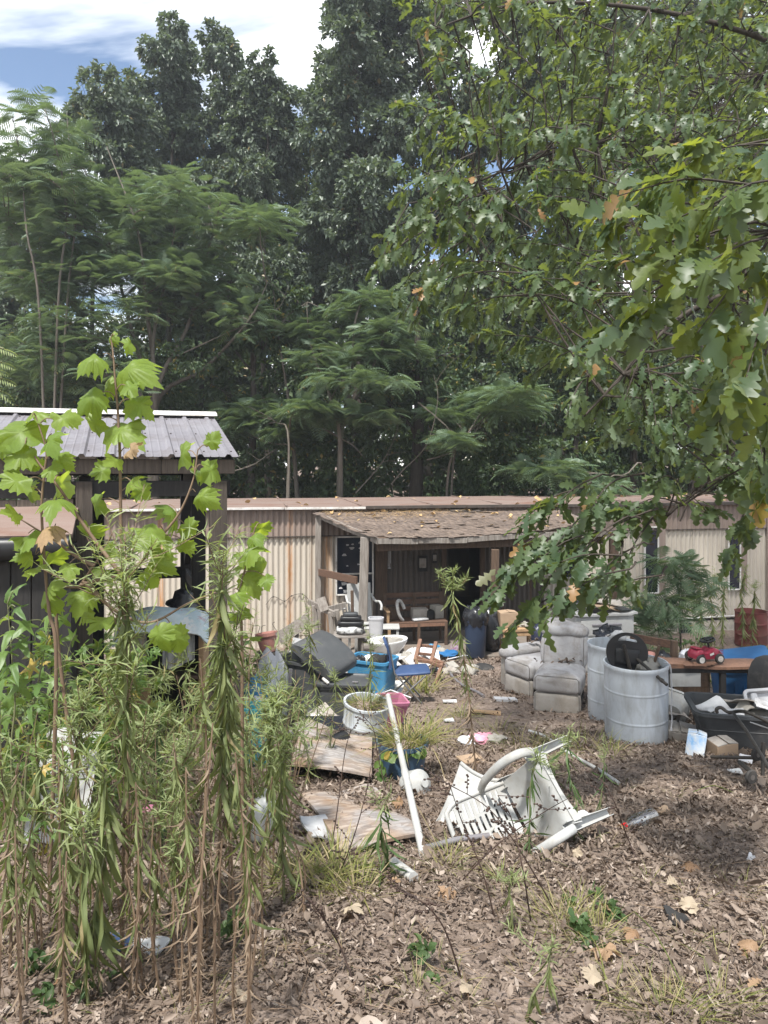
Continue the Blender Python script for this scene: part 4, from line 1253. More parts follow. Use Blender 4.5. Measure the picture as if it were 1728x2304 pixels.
# feathery mimosa trees between the trailer and the wood
def mimosa(label, px, d, stems, sprays, n_fr, size=0.42, bark='bark_pale', r0=0.06, group='feathery mimosa trees', flat=0.45):
    """stems: lists of photograph points from the ground up; sprays: flat tiers of fronds"""
    base = at(px, 1100, d); base.z = gz(base.x, base.y) - 0.05
    root = thing('mimosa_tree', label, 'tree', base, group=group)
    b, lv = B(), Leaves()
    nodes = []
    for st in stems:
        P = [Vector((0, 0, 0))] + [at(x, y, d + random.uniform(-.7, .7)) - base for x, y in st]
        P = curve(P, 5)
        b.tube(P, [r0 * (1 - 0.85 * i / (len(P) - 1)) for i in range(len(P))], 7)
        nodes += P[len(P) // 3:]
    for (px_, py_, w, h) in sprays:
        dd = d + random.uniform(-1.3, 1.3)
        c = at(px_, py_, dd) - base
        rad = Vector((w / FOC * dd, w / FOC * dd * 0.8, h / FOC * dd))
        a = min(nodes, key=lambda p: (p - c).length + (1.5 if p.z > c.z else 0))
        path = branch_tube(b, a, c, 0.020, 0.008, 5, 5, 0.08)
        n = n_fr
        q = rdir(n) * (rng.random((n, 1)) ** 0.45)
        P = np.array(c) + q * np.array(rad)
        for i in range(0, n, 9):
            branch_tube(b, path[4], P[i], 0.007, 0.003, 4, 2, 0.06)
        D = np.stack([q[:, 0], q[:, 1], np.full(n, 0.05)], 1) + rng.normal(size=(n, 3)) * np.array([.5, .5, .22])
        N = np.array([0, 0, 1.0]) + rng.normal(size=(n, 3)) * 0.22
        lv.add(FROND, P, D, N, size * (0.75 + 0.5 * rng.random(n)))
    b.obj('trunk', MT[bark], root, smooth=60)
    lv.obj('crown', MT['mimosa'], root)
    return root

mimosa('wide feathery mimosa filling the left behind the metal shed roof', 345, 20.5,
       [[(345, 930), (300, 760), (250, 560), (190, 380)], [(350, 900), (330, 700), (310, 520), (240, 330)], [(345, 920), (420, 740), (470, 560), (500, 440)], [(340, 940), (200, 800), (100, 640), (20, 520)], [(348, 900), (345, 760), (380, 600), (400, 460)], [(345, 930), (460, 830), (560, 720), (600, 640)]],
       fill(-20, 170, 350, 560, 14, 65, 48) + fill(120, 420, 370, 620, 28, 65, 48) + fill(380, 620, 430, 720, 16, 60, 44, [(600, 440, 50, 34)]) + fill(-20, 400, 600, 880, 28, 70, 50), 58, size=0.40, r0=0.085)
mimosa('lanky mimosa shoots poking up against the blue sky at far left', 110, 19.5,
       [[(130, 700), (150, 480), (118, 300), (85, 208)], [(90, 720), (60, 520), (48, 370), (26, 250)], [(150, 700), (170, 500), (160, 380), (150, 250)]],
       [(88, 225, 34, 16), (105, 262, 40, 18), (120, 300, 46, 20), (30, 262, 30, 14), (45, 305, 40, 18), (60, 345, 50, 22), (140, 345, 50, 22), (155, 300, 26, 14), (20, 390, 60, 26), (110, 400, 70, 28)], 20, size=0.46, r0=0.04)
mimosa('mimosa with a forked pale trunk behind the porch', 765, 20.2,
       [[(765, 1000), (745, 900), (700, 780), (690, 690)], [(765, 1000), (800, 900), (850, 800), (880, 690)], [(768, 990), (790, 860), (800, 720), (830, 650)]],
       [(840, 670, 60, 18), (800, 700, 70, 22), (870, 740, 70, 22), (760, 760, 75, 26), (830, 790, 80, 26), (720, 800, 60, 26), (900, 780, 50, 20), (780, 850, 80, 28), (860, 860, 70, 26), (690, 740, 50, 20), (830, 930, 60, 24), (740, 930, 60, 26)], 95, r0=0.075)
mimosa('low umbrella of pale fronds just right of the metal shed roof', 640, 19.9,
       [[(650, 1000), (620, 950), (560, 915)], [(650, 1000), (660, 930), (700, 900)]],
       [(540, 925, 70, 16), (600, 915, 70, 16), (570, 950, 80, 20), (520, 960, 45, 16), (650, 930, 50, 18), (700, 915, 45, 16), (720, 935, 40, 14), (640, 970, 40, 18)], 110, r0=0.04)
mimosa('mimosa fronds arching over the wood right of the thick dark trunk', 1010, 20.4,
       [[(1020, 1040), (1050, 980), (1100, 900)], [(1010, 1050), (1080, 950), (1150, 890)]],
       [(1110, 890, 70, 18), (1160, 880, 60, 16), (1060, 910, 60, 20), (1130, 920, 80, 20), (1020, 990, 40, 18), (1180, 910, 50, 16), (1000, 930, 50, 20)], 100, r0=0.045)
mimosa('mimosa spray hanging over the roof edge above the right of the porch', 1480, 20.0,
       [[(1450, 1060), (1400, 1070), (1300, 1060), (1200, 1055)]],
       [(1180, 1055, 50, 12), (1240, 1062, 55, 14), (1300, 1078, 55, 16), (1350, 1095, 50, 16), (1390, 1110, 40, 16), (1270, 1050, 40, 12)], 60, r0=0.03)

# understory and the far wood: masses nobody could count
lv = Leaves()
for _ in range(260):
    d = random.uniform(20.2, 36)
    px = random.uniform(-150, 1900)
    c = at(px, 1040, d)
    h = random.uniform(0.2, 1.0) ** 1.3 * (2.6 + 0.16 * (d - 20))
    c.z = gz(c.x, c.y) + h * 0.9
    clump_leaves(lv, KITE, c, (random.uniform(.9, 1.7), random.uniform(.7, 1.2), random.uniform(.5, .9) + .15 * h), 360, 0.20)
for _ in range(190):
    d = random.uniform(20.6, 27)
    c = at(random.uniform(-80, 1820), random.uniform(800, 1085), d)
    clump_leaves(lv, KITE, c, (random.uniform(.7, 1.2), .8, random.uniform(.5, .8)), 300, 0.15)
o = lv.obj('undergrowth', MT['understory'])
tag(o, 'dense dark green undergrowth between the trunks behind the roof', 'undergrowth')
lv = Leaves()
for _ in range(260):
    d = random.uniform(36, 52)
    px = random.uniform(-200, 1950)
    py = 1040 - abs(random.gauss(0, 190))
    c = at(px, py, d)
    clump_leaves(lv, KITE, c, (random.uniform(1.6, 3), 1.6, random.uniform(1.2, 2.2)), 220, 0.40)
for _ in range(230):
    d = random.uniform(28, 37)
    c = at(random.uniform(-150, 1900), random.uniform(690, 1020), d)
    clump_leaves(lv, KITE, c, (random.uniform(1.0, 2.0), 1.2, random.uniform(.8, 1.5)), 240, 0.26)
o = lv.obj('far_wood', MT['oak_far_b'])
tag(o, 'far wood seen as one mass through the trees', 'wood')
b = B()
for _ in range(30):
    d = random.uniform(32, 50)
    p = at(random.uniform(-100, 1850), 1040, d)
    z = gz(p.x, p.y)
    b.tube([(p.x, p.y, z), (p.x + random.uniform(-.3, .3), p.y, z + 4), (p.x + random.uniform(-.8, .8), p.y, z + random.uniform(8, 12))], [.16, .12, .04], 6)
tag(b.obj('far_trunks', MT['bark'], smooth=60), 'distant grey trunks deep in the wood', 'trunks', kind='stuff')
# bare twigs in front of the wood
b = B()
for pts in ([(880, 1090), (905, 1060), (960, 1000), (985, 900), (975, 840)], [(800, 1110), (860, 1040), (900, 960)], [(960, 1035), (1010, 1020), (1045, 990)], [(400, 800), (520, 745), (620, 700), (650, 640)], [(1000, 1010), (1040, 1000), (1080, 960)], [(470, 1070), (560, 1050), (620, 1010)], [(940, 905), (1005, 960), (1030, 1010)], [(720, 960), (790, 1000), (820, 1030)]):
    d = random.uniform(19.7, 20.3)
    P = curve([at(x, y, d + random.uniform(-.2, .2)) for x, y in pts], 5)
    b.tube(P, [0.022 * (1 - .8 * i / (len(P) - 1)) for i in range(len(P))], 5)
    for _ in range(3):
        p = P[random.randint(3, len(P) - 2)]
        branch_tube(b, p, p + Vector((random.uniform(-.8, .8), random.uniform(-.2, .2), random.uniform(0, .8))), .009, .003, 4, 4)
tag(b.obj('bare_twigs', MT['bark_pale'], smooth=60), 'bare pale twigs and vines in front of the dark wood', 'twigs', kind='stuff')

# ------------------------------------------------------------------ the white oak leaning in from the right
oak_base = gnd(4.7, 6.6, -0.1)
oak = thing('white_oak', 'big white oak whose lobed-leaf branches hang in from the right', 'tree', oak_base)
ob = B()
tr = curve([Vector((0, 0, 0)), Vector((-.05, 0, 2)), Vector((.05, .1, 4.5)), Vector((-.1, 0, 7.5)), Vector((0, .1, 10.5))], 5)
ob.tube(tr, [0.30 * (1 - .75 * i / (len(tr) - 1)) for i in range(len(tr))], 12)
limb_nodes = list(tr[6:])
for pts in ([(4.6, 6.6, 2.2), (3.4, 5.8, 2.9), (2.2, 5.3, 2.7), (1.3, 5.0, 1.9)],
            [(4.7, 6.6, 3.2), (3.2, 6.6, 4.2), (1.8, 6.5, 4.3), (0.6, 6.5, 3.9)],
            [(4.7, 6.6, 4.6), (3.0, 7.0, 5.6), (1.4, 7.2, 5.9), (0.3, 7.2, 5.6)],
            [(4.6, 6.5, 2.8), (3.3, 5.0, 3.4), (2.2, 3.9, 3.2), (1.7, 3.3, 2.6)],
            [(4.6, 6.6, 5.6), (3.2, 6.4, 6.6), (1.8, 6.4, 6.9), (0.7, 6.6, 6.6)],
            [(4.6, 6.6, 1.6), (3.6, 6.2, 2.0), (2.6, 5.8, 1.6), (2.0, 5.5, 1.2)],
            [(4.6, 6.6, 3.8), (3.4, 7.6, 4.4), (2.4, 8.4, 4.0), (1.6, 8.8, 3.2)],
            [(4.7, 6.6, 5.0), (4.7, 8.4, 6.0), (4.4, 10.2, 6.4), (4.0, 11.8, 6.0)],
            [(4.7, 6.6, 4.4), (5.4, 8.6, 5.4), (6.0, 10.4, 5.6), (6.3, 11.8, 5.2)],
            [(4.6, 6.6, 1.5), (3.9, 7.2, 2.2), (3.3, 7.6, 1.8), (3.0, 7.8, 1.0)]):
    P = curve([Vector(p) - oak_base for p in pts], 6)
    ob.tube(P, [0.030 * (1 - .75 * i / (len(P) - 1)) for i in range(len(P))], 8)
    limb_nodes += P[4:]

def inside(poly, x, y):
    c, n = False, len(poly)
    for i in range(n):
        (x1, y1), (x2, y2) = poly[i], poly[(i + 1) % n]
        if (y1 > y) != (y2 > y) and x < (x2 - x1) * (y - y1) / (y2 - y1) + x1:
            c = not c
    return c
OAK_POLY = [(900, -40), (985, 60), (1000, 190), (935, 300), (915, 440), (860, 540), (930, 640), (1020, 700), (1110, 760), (1230, 800), (1280, 900), (1330, 960), (1420, 1000), (1500, 1040), (1580, 1060), (1660, 1080), (1790, 1090), (1790, -40)]
OAK_GAPS = [(1105, 110, 45, 40), (1420, 20, 40, 30), (1560, 60, 25, 25), (1200, 500, 40, 26), (1060, 790, 70, 40), (1180, 600, 40, 30)]
sprays = []
tries = 0
while len(sprays) < 450 and tries < 18000:
    tries += 1
    px, py = random.uniform(850, 1780), random.uniform(-40, 1190)
    if not inside(OAK_POLY, px, py): continue
    if any(((px - a) / c) ** 2 + ((py - b_) / d_) ** 2 < 1.3 for a, b_, c, d_ in OAK_GAPS): continue
    d = random.uniform(5.2, 8.2)
    if py < 250: d = random.uniform(6.0, 9.0)
    if py > 800:
        d = random.uniform(4.6, 6.8)
        if random.random() < .45: continue
    if any((px - sx) ** 2 + (py - sy) ** 2 < 30 ** 2 and abs(d - sd) < 1.0 for sx, sy, sd in sprays): continue
    sprays.append((px, py, d))
for _ in range(470):
    d = random.uniform(9.0, 14.2)
    sprays.append((random.uniform(1290, 1900), random.uniform(20, 540) + 16 * (d - 9), d))
near = [(1540, 420, 3.1), (1620, 470, 3.0), (1690, 430, 3.0), (1600, 540, 3.15), (1690, 560, 2.9), (1560, 620, 3.3), (1660, 650, 3.0), (1720, 720, 2.9), (1480, 470, 3.4), (1500, 560, 3.5), (1700, 810, 3.1), (1640, 760, 3.3), (1720, 960, 3.3), (1440, 690, 3.8), (1710, 340, 3.3), (1600, 360, 3.5)]
low = [(1150, 1300, 4.9), (1190, 1250, 4.9), (1230, 1205, 4.9), (1270, 1230, 4.8), (1300, 1180, 4.9), (1250, 1290, 4.8), (1310, 1260, 4.7), (1350, 1210, 4.8), (1210, 1370, 4.8), (1280, 1340, 4.7), (1340, 1150, 5.0), (1380, 1270, 4.9), (1240, 1130, 5.1), (1290, 1110, 5.1), (1390, 1190, 4.9), (1430, 1230, 5.0), (1340, 1310, 4.7), (1410, 1320, 5.0), (1360, 1110, 5.0), (1440, 1150, 5.1), (1480, 1130, 5.2), (1560, 1130, 5.4), (1660, 1200, 5.6), (1690, 1130, 5.4), (1500, 1080, 5.0), (1640, 1080, 5.2)]
recs = []
for k, (px, py, d) in enumerate(sprays + near + low):
    is_near, is_low = len(sprays) <= k < len(sprays) + len(near), k >= len(sprays) + len(near)
    tip = at(px, py, d) - oak_base
    a = min(limb_nodes, key=lambda p: (p - tip).length)
    if is_low:
        a = at(px + 90, py - 45, d + .2) - oak_base if px < 1420 else a
    out = (tip - a)
    out = out.normalized() if out.length > 1e-3 else Vector((-1, 0, 0))
    L = 0.50 if is_low else 0.58
    sdir = (out + Vector((-0.55, -0.1, -0.45)) + Vector((random.gauss(0, .3), random.gauss(0, .3), random.gauss(0, .2)))).normalized()
    st = tip - sdir * L * 0.5
    if (a - st).length < 3.2:
        branch_tube(ob, a, st, 0.009, 0.005, 5, 4, 0.06, 0.03)
    tw = [st, st + sdir * L * .5 + Vector((0, 0, .03)), st + sdir * L + Vector((0, 0, -.03))]
    ob.tube(curve(tw, 3), [0.007 - .0008 * i for i in range(7)], 5)
    n = random.randint(14, 19) if is_low else random.randint(17, 25)
    for i in range(n):
        t = random.random() ** 0.6
        p = st + sdir * L * t + Vector((random.gauss(0, .02), random.gauss(0, .02), random.gauss(0, .02)))
        side = Vector((random.gauss(0, 1), random.gauss(0, 1), random.gauss(0, .6)))
        side = (side - sdir * side.dot(sdir)).normalized()
        D = (sdir * (0.35 + 0.7 * t) + side * 0.8 + Vector((0, 0, -0.35 - random.random() * .3))).normalized()
        N = (Vector((0, -0.2, 1)) + Vector((random.gauss(0, .5), random.gauss(0, .5), random.gauss(0, .3))))
        recs.append((p, D, N, random.uniform(0.12, 0.18) if is_near else random.uniform(0.11, 0.16) if is_low else random.uniform(0.075, 0.135), (p + oak_base).y - (0.6 if is_low else 0), is_near))
ob.obj('trunk', MT['bark_dark'], oak, smooth=60)
recs.sort(key=lambda r: r[4])
vis = [r for r in recs if -300 < (CX + FOC * (r[0] + oak_base).x / (r[0] + oak_base).y) - CX < 900]
big = vis[:300]
bigid = {id(r) for r in big}
lv = Leaves()
rest = [r for r in recs if id(r) not in bigid]
for far_ in (False, True):
    rr = [r for r in rest if (r[4] > 8.7) == far_]
    lv.add(SCRAP if far_ else OAK_LO, [tuple(r[0]) for r in rr], [tuple(r[1]) for r in rr], [tuple(r[2]) for r in rr], [r[3] for r in rr])
lv.obj('crown', MT['oak_leaf'], oak)
def leaf_meshes(name, shapes, mat):
    out = []
    for T, F in shapes:
        me = bpy.data.meshes.new(name)
        me.from_pydata([tuple(v) for v in T], [], [tuple(f) for f in F])
        me.materials.append(mat)
        me.update()
        finish(me, 179)
        out.append(me)
    return out
def leaf_obj(name, me, parent, p, D, N, size):
    M = frames(np.array([tuple(D)], float), np.array([tuple(N)], float))[0]
    o = bpy.data.objects.new(name, me)
    o.matrix_local = Matrix.Translation(p) @ Matrix(M.tolist()).to_4x4() @ Matrix.Scale(size, 4)
    return link(o, parent)
OAK_ME = leaf_meshes('leaf', OAK, MT['oak_leaf'])
OAK_ME2 = leaf_meshes('leaf', OAK, MT['oak_young'])
for r in big:
    leaf_obj('leaf', random.choice(OAK_ME2 if r[5] and random.random() < .6 else OAK_ME), oak, r[0], r[1], r[2], r[3])
# ------------------------------------------------------------------ right side of the yard
def barrel(label, p, rz=0.0, tilt=(0, 0), h=0.73, r=0.285):
    t = thing('plastic_barrel', label, 'barrel', p, (tilt[0], tilt[1], rz))
    prof = [(r * .94, 0.0), (r * .975, 0.015), (r * .992, 0.06), (r * 1.0, 0.10), (r * 1.0, 0.205), (r * 1.0, 0.214), (r * 1.009, 0.219), (r * 1.009, 0.229), (r * 1.0, 0.234), (r * 1.0, 0.243), (r * 1.0, h * .5), (r * 1.0, h * .655 - .009), (r * 1.0, h * .655), (r * 1.009, h * .655 + .005), (r * 1.009, h * .655 + .015), (r * 1.0, h * .655 + .02), (r * 1.0, h * .655 + .029), (r * .998, h - 0.12), (r * .985, h - 0.055), (r * 1.02, h - 0.035), (r * 1.03, h - 0.012), (r * 1.015, h), (r * .97, h), (r * .96, h - 0.04), (r * .965, h * .6), (r * .94, 0.05), (0.01, 0.04)]
    B().lathe(prof, 48, (True, True), wob=lambda k, i: 0.008 * math.sin(4 * math.pi * k / 48 + i * .15)).obj('body', MT['barrel'], t, smooth=50)
    return t
bp = gnd(2.36, 7.2, -0.01)
bar1 = barrel('cut-off white plastic barrel in front, with black tubes sticking out', bp, 0.2, (R(2), R(-1.5)))
# black cord of dirt text on the rear barrel is a painted scrawl
bq = gnd(2.44, 8.1, -0.01)
bar2 = barrel('white plastic barrel behind the front barrel, scrawled in black', bq, 0, (0, 0), 0.80)
q = random.Random(3)
for k in range(9):
    a = R(-106 + q.uniform(-6, 22)); z = 0.42 + q.uniform(-.10, .08)
    b = B()
    rr = 0.2915
    n = 6
    L, th = q.uniform(.03, .09), q.uniform(.006, .012)
    b.sheet(lambda u, v: (rr * 1.012 * math.cos(a + (u - .5) * L / rr), rr * 1.012 * math.sin(a + (u - .5) * L / rr), z + (v - .5) * th * 2 + .012 * math.sin(u * 5 + k)), n, 1, 0.002)
    b.obj('black_scrawl', MT['black_plastic'], bar2)
# rope hanging down the front barrel
rp = curve([bp + Vector(v) for v in ((0.22, -0.12, 0.74), (0.255, -0.165, 0.73), (0.268, -0.165, 0.60), (0.27, -0.17, 0.45), (0.262, -0.175, 0.33), (0.272, -0.17, 0.24), (0.262, -0.18, 0.17))], 5)
B().tube(rp, 0.006, 6).tube([rp[-1], rp[-1] + Vector((0.0, 0, -.03))], [.009, .013], 6).obj('rope', MT['white_clean'], smooth=60)
tag(bpy.data.objects['rope'], 'thin white rope dangling over the rim of the front barrel', 'rope')
# round black carrier with a grip opening, standing in the barrel
disc = thing('black_disc', 'round black plastic plate with a grip opening at its top, stood in the barrel', 'plate', bp + Vector((-0.08, 0.02, 0.80)), (R(-8), R(4), R(-8)))
def ring(rx, rz, n=40, z0=0.0, x0=0.0):
    return [(x0 + rx * math.cos(2 * math.pi * k / n), z0 + rz * math.sin(2 * math.pi * k / n)) for k in range(n)]
def plate_with_hole(b, outer, hole, y0, y1):
    n = len(outer)
    v, f = [], []
    for y in (y0, y1):
        v += [(x, y, z) for x, z in outer] + [(x, y, z) for x, z in hole]
    for i in range(n):
        j = (i + 1) % n
        f += [(i, j, n + j, n + i), (2 * n + j, 2 * n + i, 3 * n + i, 3 * n + j), (j, i, 2 * n + i, 2 * n + j), (n + i, n + j, 3 * n + j, 3 * n + i)]
    return b.add(v, f)
hole = [(0.088 * math.cos(2 * math.pi * k / 40), 0.108 + 0.024 * math.sin(2 * math.pi * k / 40) + 0.026 * (1 - math.cos(2 * math.pi * k / 40) ** 2)) for k in range(40)]
plate_with_hole(B(), ring(0.19, 0.185), hole, -0.02, 0.02).obj('plate', MT['black_plastic'], disc, bevel=0.008)
B().rbox((0, -0.03, -0.04), (0.22, 0.03, 0.16), 0.014, 4).obj('hub', MT['black_plastic'], disc, smooth=60)
def pole(label, a, b_, r, mat='black_metal', name='metal_tube', n=10, sub=None):
    o = B().tube([a, a.lerp(b_, .5), b_], r, n).tube([a.lerp(b_, .86), a.lerp(b_, .9)], r * 1.35, n).obj(name, MT[mat], smooth=50)
    return tag(o, label, 'tube')
pole('steep black tube leaning in the front barrel beside the plate', bp + Vector((-0.02, -.06, .45)), bp + Vector((-.145, -.09, .90)), .017)
pole('black tube with a dark tip lying over the front rim of the barrel', bp + Vector((-.05, .10, .80)), bp + Vector((.14, -.40, .62)), .015)
pole('short dark stick poking from the right of the barrel rim', bp + Vector((.16, .08, .55)), bp + Vector((.235, .05, .86)), .014, 'wood_brown', 'stick')
o = crumple(B(), bp + Vector((.10, .05, .60)), (.30, .28, .16), 8).obj('trash_bag', MT['cloth_grey'], smooth=60)
tag(o, 'dull grey rag stuffed in the top of the front barrel', 'rag')
o = crumple(B(), bq + Vector((.02, -.02, .83)), (.17, .15, .12), 18, .25).obj('plastic_bag', MT['paper'], smooth=60)
tag(o, 'crumpled white bag showing through the grip opening', 'bag')

def piping(parent, c, sz, r, rot=(0, 0, 0)):
    """welted seam round the front face of a soft block"""
    hx, hy, hz = (k / 2 - r * .29 for k in sz)
    M = Matrix.Translation(c) @ Euler(rot).to_matrix().to_4x4()
    q_ = r * .5
    P = [(-hx + q_, -hz), (0, -hz - .001), (hx - q_, -hz), (hx, -hz + q_), (hx, hz - q_), (hx - q_, hz), (0, hz + .001), (-hx + q_, hz), (-hx, hz - q_), (-hx, -hz + q_), (-hx + q_, -hz)]
    B().tube([M @ Vector((x, -hy - .001, z)) for x, z in P], .0055, 6).obj('piping', MT['upholstery_seam'], parent, smooth=60)
MT['upholstery_seam'] = pm('upholstery_seam', (0.20, 0.19, 0.18), (0.15, 0.14, 0.13), rough=0.9, bump=0.1)
def recliner(label, p, rz, arm=None, dirt=True):
    """front faces -Y; seat 0.58 wide"""
    t = thing('recliner', label, 'recliner', p, (0, 0, rz))
    t.scale = (.94, .94, .94)
    w = 0.53
    B().rbox((0, -0.19, 0.385), (w, 0.66, 0.19), 0.07, 12, 0.025, crease=.003).obj('seat', MT['upholstery'], t, smooth=60)
    sf = B().rbox((0, -0.50, 0.375), (w + .012, 0.13, 0.215), 0.055, 10, 0.012, crease=.002).obj('seat_front', MT['upholstery'], t, smooth=60)
    piping(sf, (0, -0.50, 0.375), (w + .012, 0.13, 0.215), .055)
    fr = B().rbox((0, -0.515, 0.15), (w, 0.075, 0.25), 0.028, 10, 0.014, crease=.002).obj('footrest', MT['upholstery_low'], t, smooth=60)
    piping(fr, (0, -0.515, 0.15), (w, 0.075, 0.25), .028)
    B().box((0, -0.47, 0.16), (w - .05, 0.03, 0.24)).obj('footrest_board', MT['black_plastic'], t)
    bk = B().rbox((0, 0.20, 0.63), (w, 0.19, 0.46), 0.07, 12, 0.035, rot=(R(-13), 0, 0), crease=.003).obj('backrest', MT['upholstery'], t, smooth=60)
    piping(bk, (0, 0.20, 0.63), (w, 0.19, 0.46), .07, (R(-13), 0, 0))
    B().rbox((0, 0.125, 0.66), (0.022, 0.016, 0.022), .006, 3, rot=(R(-13), 0, 0)).obj('button', MT['upholstery_low'], bk, smooth=60)
    B().rbox((0, 0.235, 0.855), (w + .01, 0.21, 0.185), 0.08, 12, 0.03, rot=(R(-10), 0, 0), crease=.005).obj('headrest', MT['upholstery'], t, smooth=60)
    B().box((0, 0.335, 0.56), (w - .03, 0.03, 0.62), rot=(R(-13), 0, 0)).obj('back_panel', MT['upholstery_low'], t, bevel=.01)
    for s_ in (-1, 1):
        if arm != s_:
            B().box((s_ * (w / 2 - .012), -0.12, 0.315), (0.02, 0.60, 0.20)).obj('side_panel', MT['upholstery_low'], t, bevel=.006)
    b = B()
    for s_ in (-1, 1):
        x = s_ * (w / 2 - .05)
        b.beam((x, -0.44, .10), (x, -0.10, .27), .012, .03).beam((x, -0.36, .24), (x, -.02, .07), .012, .03).beam((x, -0.30, .03), (x, .34, .03), .03, .03).beam((x, .30, .03), (x, .30, .36), .03, .03)
    b.beam((-w / 2 + .05, -.02, .06), (w / 2 - .05, -.02, .06), .025, .025).beam((-w / 2 + .05, .30, .05), (w / 2 - .05, .30, .05), .025, .025)
    b.obj('mechanism', MT['black_metal'], t)
    if arm:
        x = arm * (w / 2 + .105)
        a = B().rbox((x, -0.10, 0.50), (0.20, 0.82, 0.15), 0.065, 8, .02).obj('armrest', MT['upholstery'], t, smooth=60)
        B().rbox((x, -0.08, 0.25), (0.18, 0.78, 0.40), 0.03, 6, .008).obj('arm_panel', MT['upholstery_low'], t, smooth=60)
    return t
rf = gnd(2.10, 9.05)
recliner('armless grey fabric recliner with a plump headrest, next to the barrels', rf, R(-20))
rb = gnd(2.13, 10.0)
recliner('grey recliner with one arm, turned left behind the armless recliner', rb, R(-60), arm=-1)
for (px, py, d, r_) in ((1203, 1477, 9.75, .05), (1240, 1487, 9.4, .04), (1262, 1487, 9.3, .03)):
    pass
lf = Leaves()
c = np.array(rf) + np.array([.02, .02, .49]); n = 26
lf.add(ROUND, c + rng.normal(size=(n, 3)) * np.array([.16, .03, .008]), rdir(n), np.array([0, 0, 1]) + rdir(n) * .5, .045)
c = np.array(rb) + np.array([.0, .22, .60]); n = 22
lf.add(ROUND, c + rng.normal(size=(n, 3)) * np.array([.09, .03, .008]), rdir(n), np.array([0, 0, 1]) + rdir(n) * .5, .05)
tag(lf.obj('dry_leaves', MT['litter']), 'dry leaves blown onto the recliner seats', 'leaves', kind='stuff')

# grey drawer cabinet and what lies on it
cb = gnd(3.23, 11.6)
cab = thing('drawer_cabinet', 'pale grey plastic cabinet with drawers behind the armless recliner', 'cabinet', cb, (0, 0, R(9)))
B().box((0, 0, .44), (.92, .46, .86)).obj('body', MT['cabinet_grey'], cab, bevel=.015)
B().sheet(lambda u, v: (-.50 + 1.0 * u, -.27 + .54 * v, .905 + (.018 if u < .06 or u > .94 else 0)), 18, 2, .03).obj('top', MT['cabinet_grey'], cab, smooth=40)
for k, z in enumerate((.70, .44, .18)):
    dr = B().rbox((0.02, -.235, z), (.80, .03, .225), .012, 4).obj('drawer', MT['cabinet_grey'], cab, smooth=50)
    B().rbox((0.02, -.256, z + .045), (.46, .02, .035), .009, 4).obj('handle', MT['tin'], dr, smooth=50)
top = cb + Vector((0, 0, .93))
def slabby(name, label, cat, p, sz, rot, mat, curlz=.02, parent=None):
    w, d_, h = sz
    o = B().sheet(lambda u, v: (w * (u - .5), d_ * (v - .5), h + curlz * math.sin(3 * u + 1) * math.cos(4 * v)), 6, 5, max(h, .004)).obj(name, MT[mat], parent, p, rot, smooth=40)
    return tag(o, label, cat)
slabby('cardboard_sheet', 'bent brown cardboard sheet on top of the grey cabinet', 'cardboard', top + Vector((.05, -.02, .055)), (.42, .34, .012), (R(10), R(6), R(20)), 'cardboard', .03)
slabby('black_tray', 'flat black tray at the front of the cabinet top', 'tray', top + Vector((-.10, -.12, .006)), (.46, .22, .012), (0, 0, R(4)), 'black_plastic', .004)
slabby('black_tray', 'black tray at the right end of the cabinet top', 'tray', top + Vector((.30, -.02, .02)), (.26, .34, .012), (0, R(5), R(30)), 'tub_grey', .012)
slabby('newspaper', 'dark folded newspaper at the back of the cabinet top', 'newspaper', top + Vector((.12, .12, .085)), (.5, .26, .014), (R(6), R(3), R(-12)), 'cardboard_grey', .02)
# dark shelf with odds and ends behind the cabinet
shf = thing('wooden_shelf', 'dark wooden shelf board fixed to the right porch post', 'shelf', at(1335, 1372, 14.4), (0, 0, R(10)))
B().box((0, 0, 0), (1.15, .32, .045)).obj('board', MT['wood_brown'], shf, bevel=.005)
B().box((.5, .02, -.02), (.30, .10, .13)).obj('bracket', MT['wood_black'], shf, bevel=.005)
B().beam((-.5, .1, -.02), (-.5, .1, -.85), .06, .06).obj('leg', MT['wood_brown'], shf)
o = crumple(B(), at(1318, 1366, 14.4), (.55, .28, .14), 33).obj('scrap_heap', MT['black_bag'], smooth=60)
tag(o, 'dark heap of scrap on the shelf by the right porch post', 'scrap')
o = crumple(B(), at(1370, 1446, 9.2), (.32, .3, .22), 12, .4).obj('trash_bag', MT['black_bag'], smooth=60)
tag(o, 'shiny black bag wedged between recliner and barrels', 'bag')
o = B().tube([at(1370, 1490, 9.2), at(1370, 1446, 9.2)], .09, 10).obj('bag_support', MT['black_bag'], smooth=60)
tag(o, 'rolled lower end of the black bag beside the barrels', 'bag')

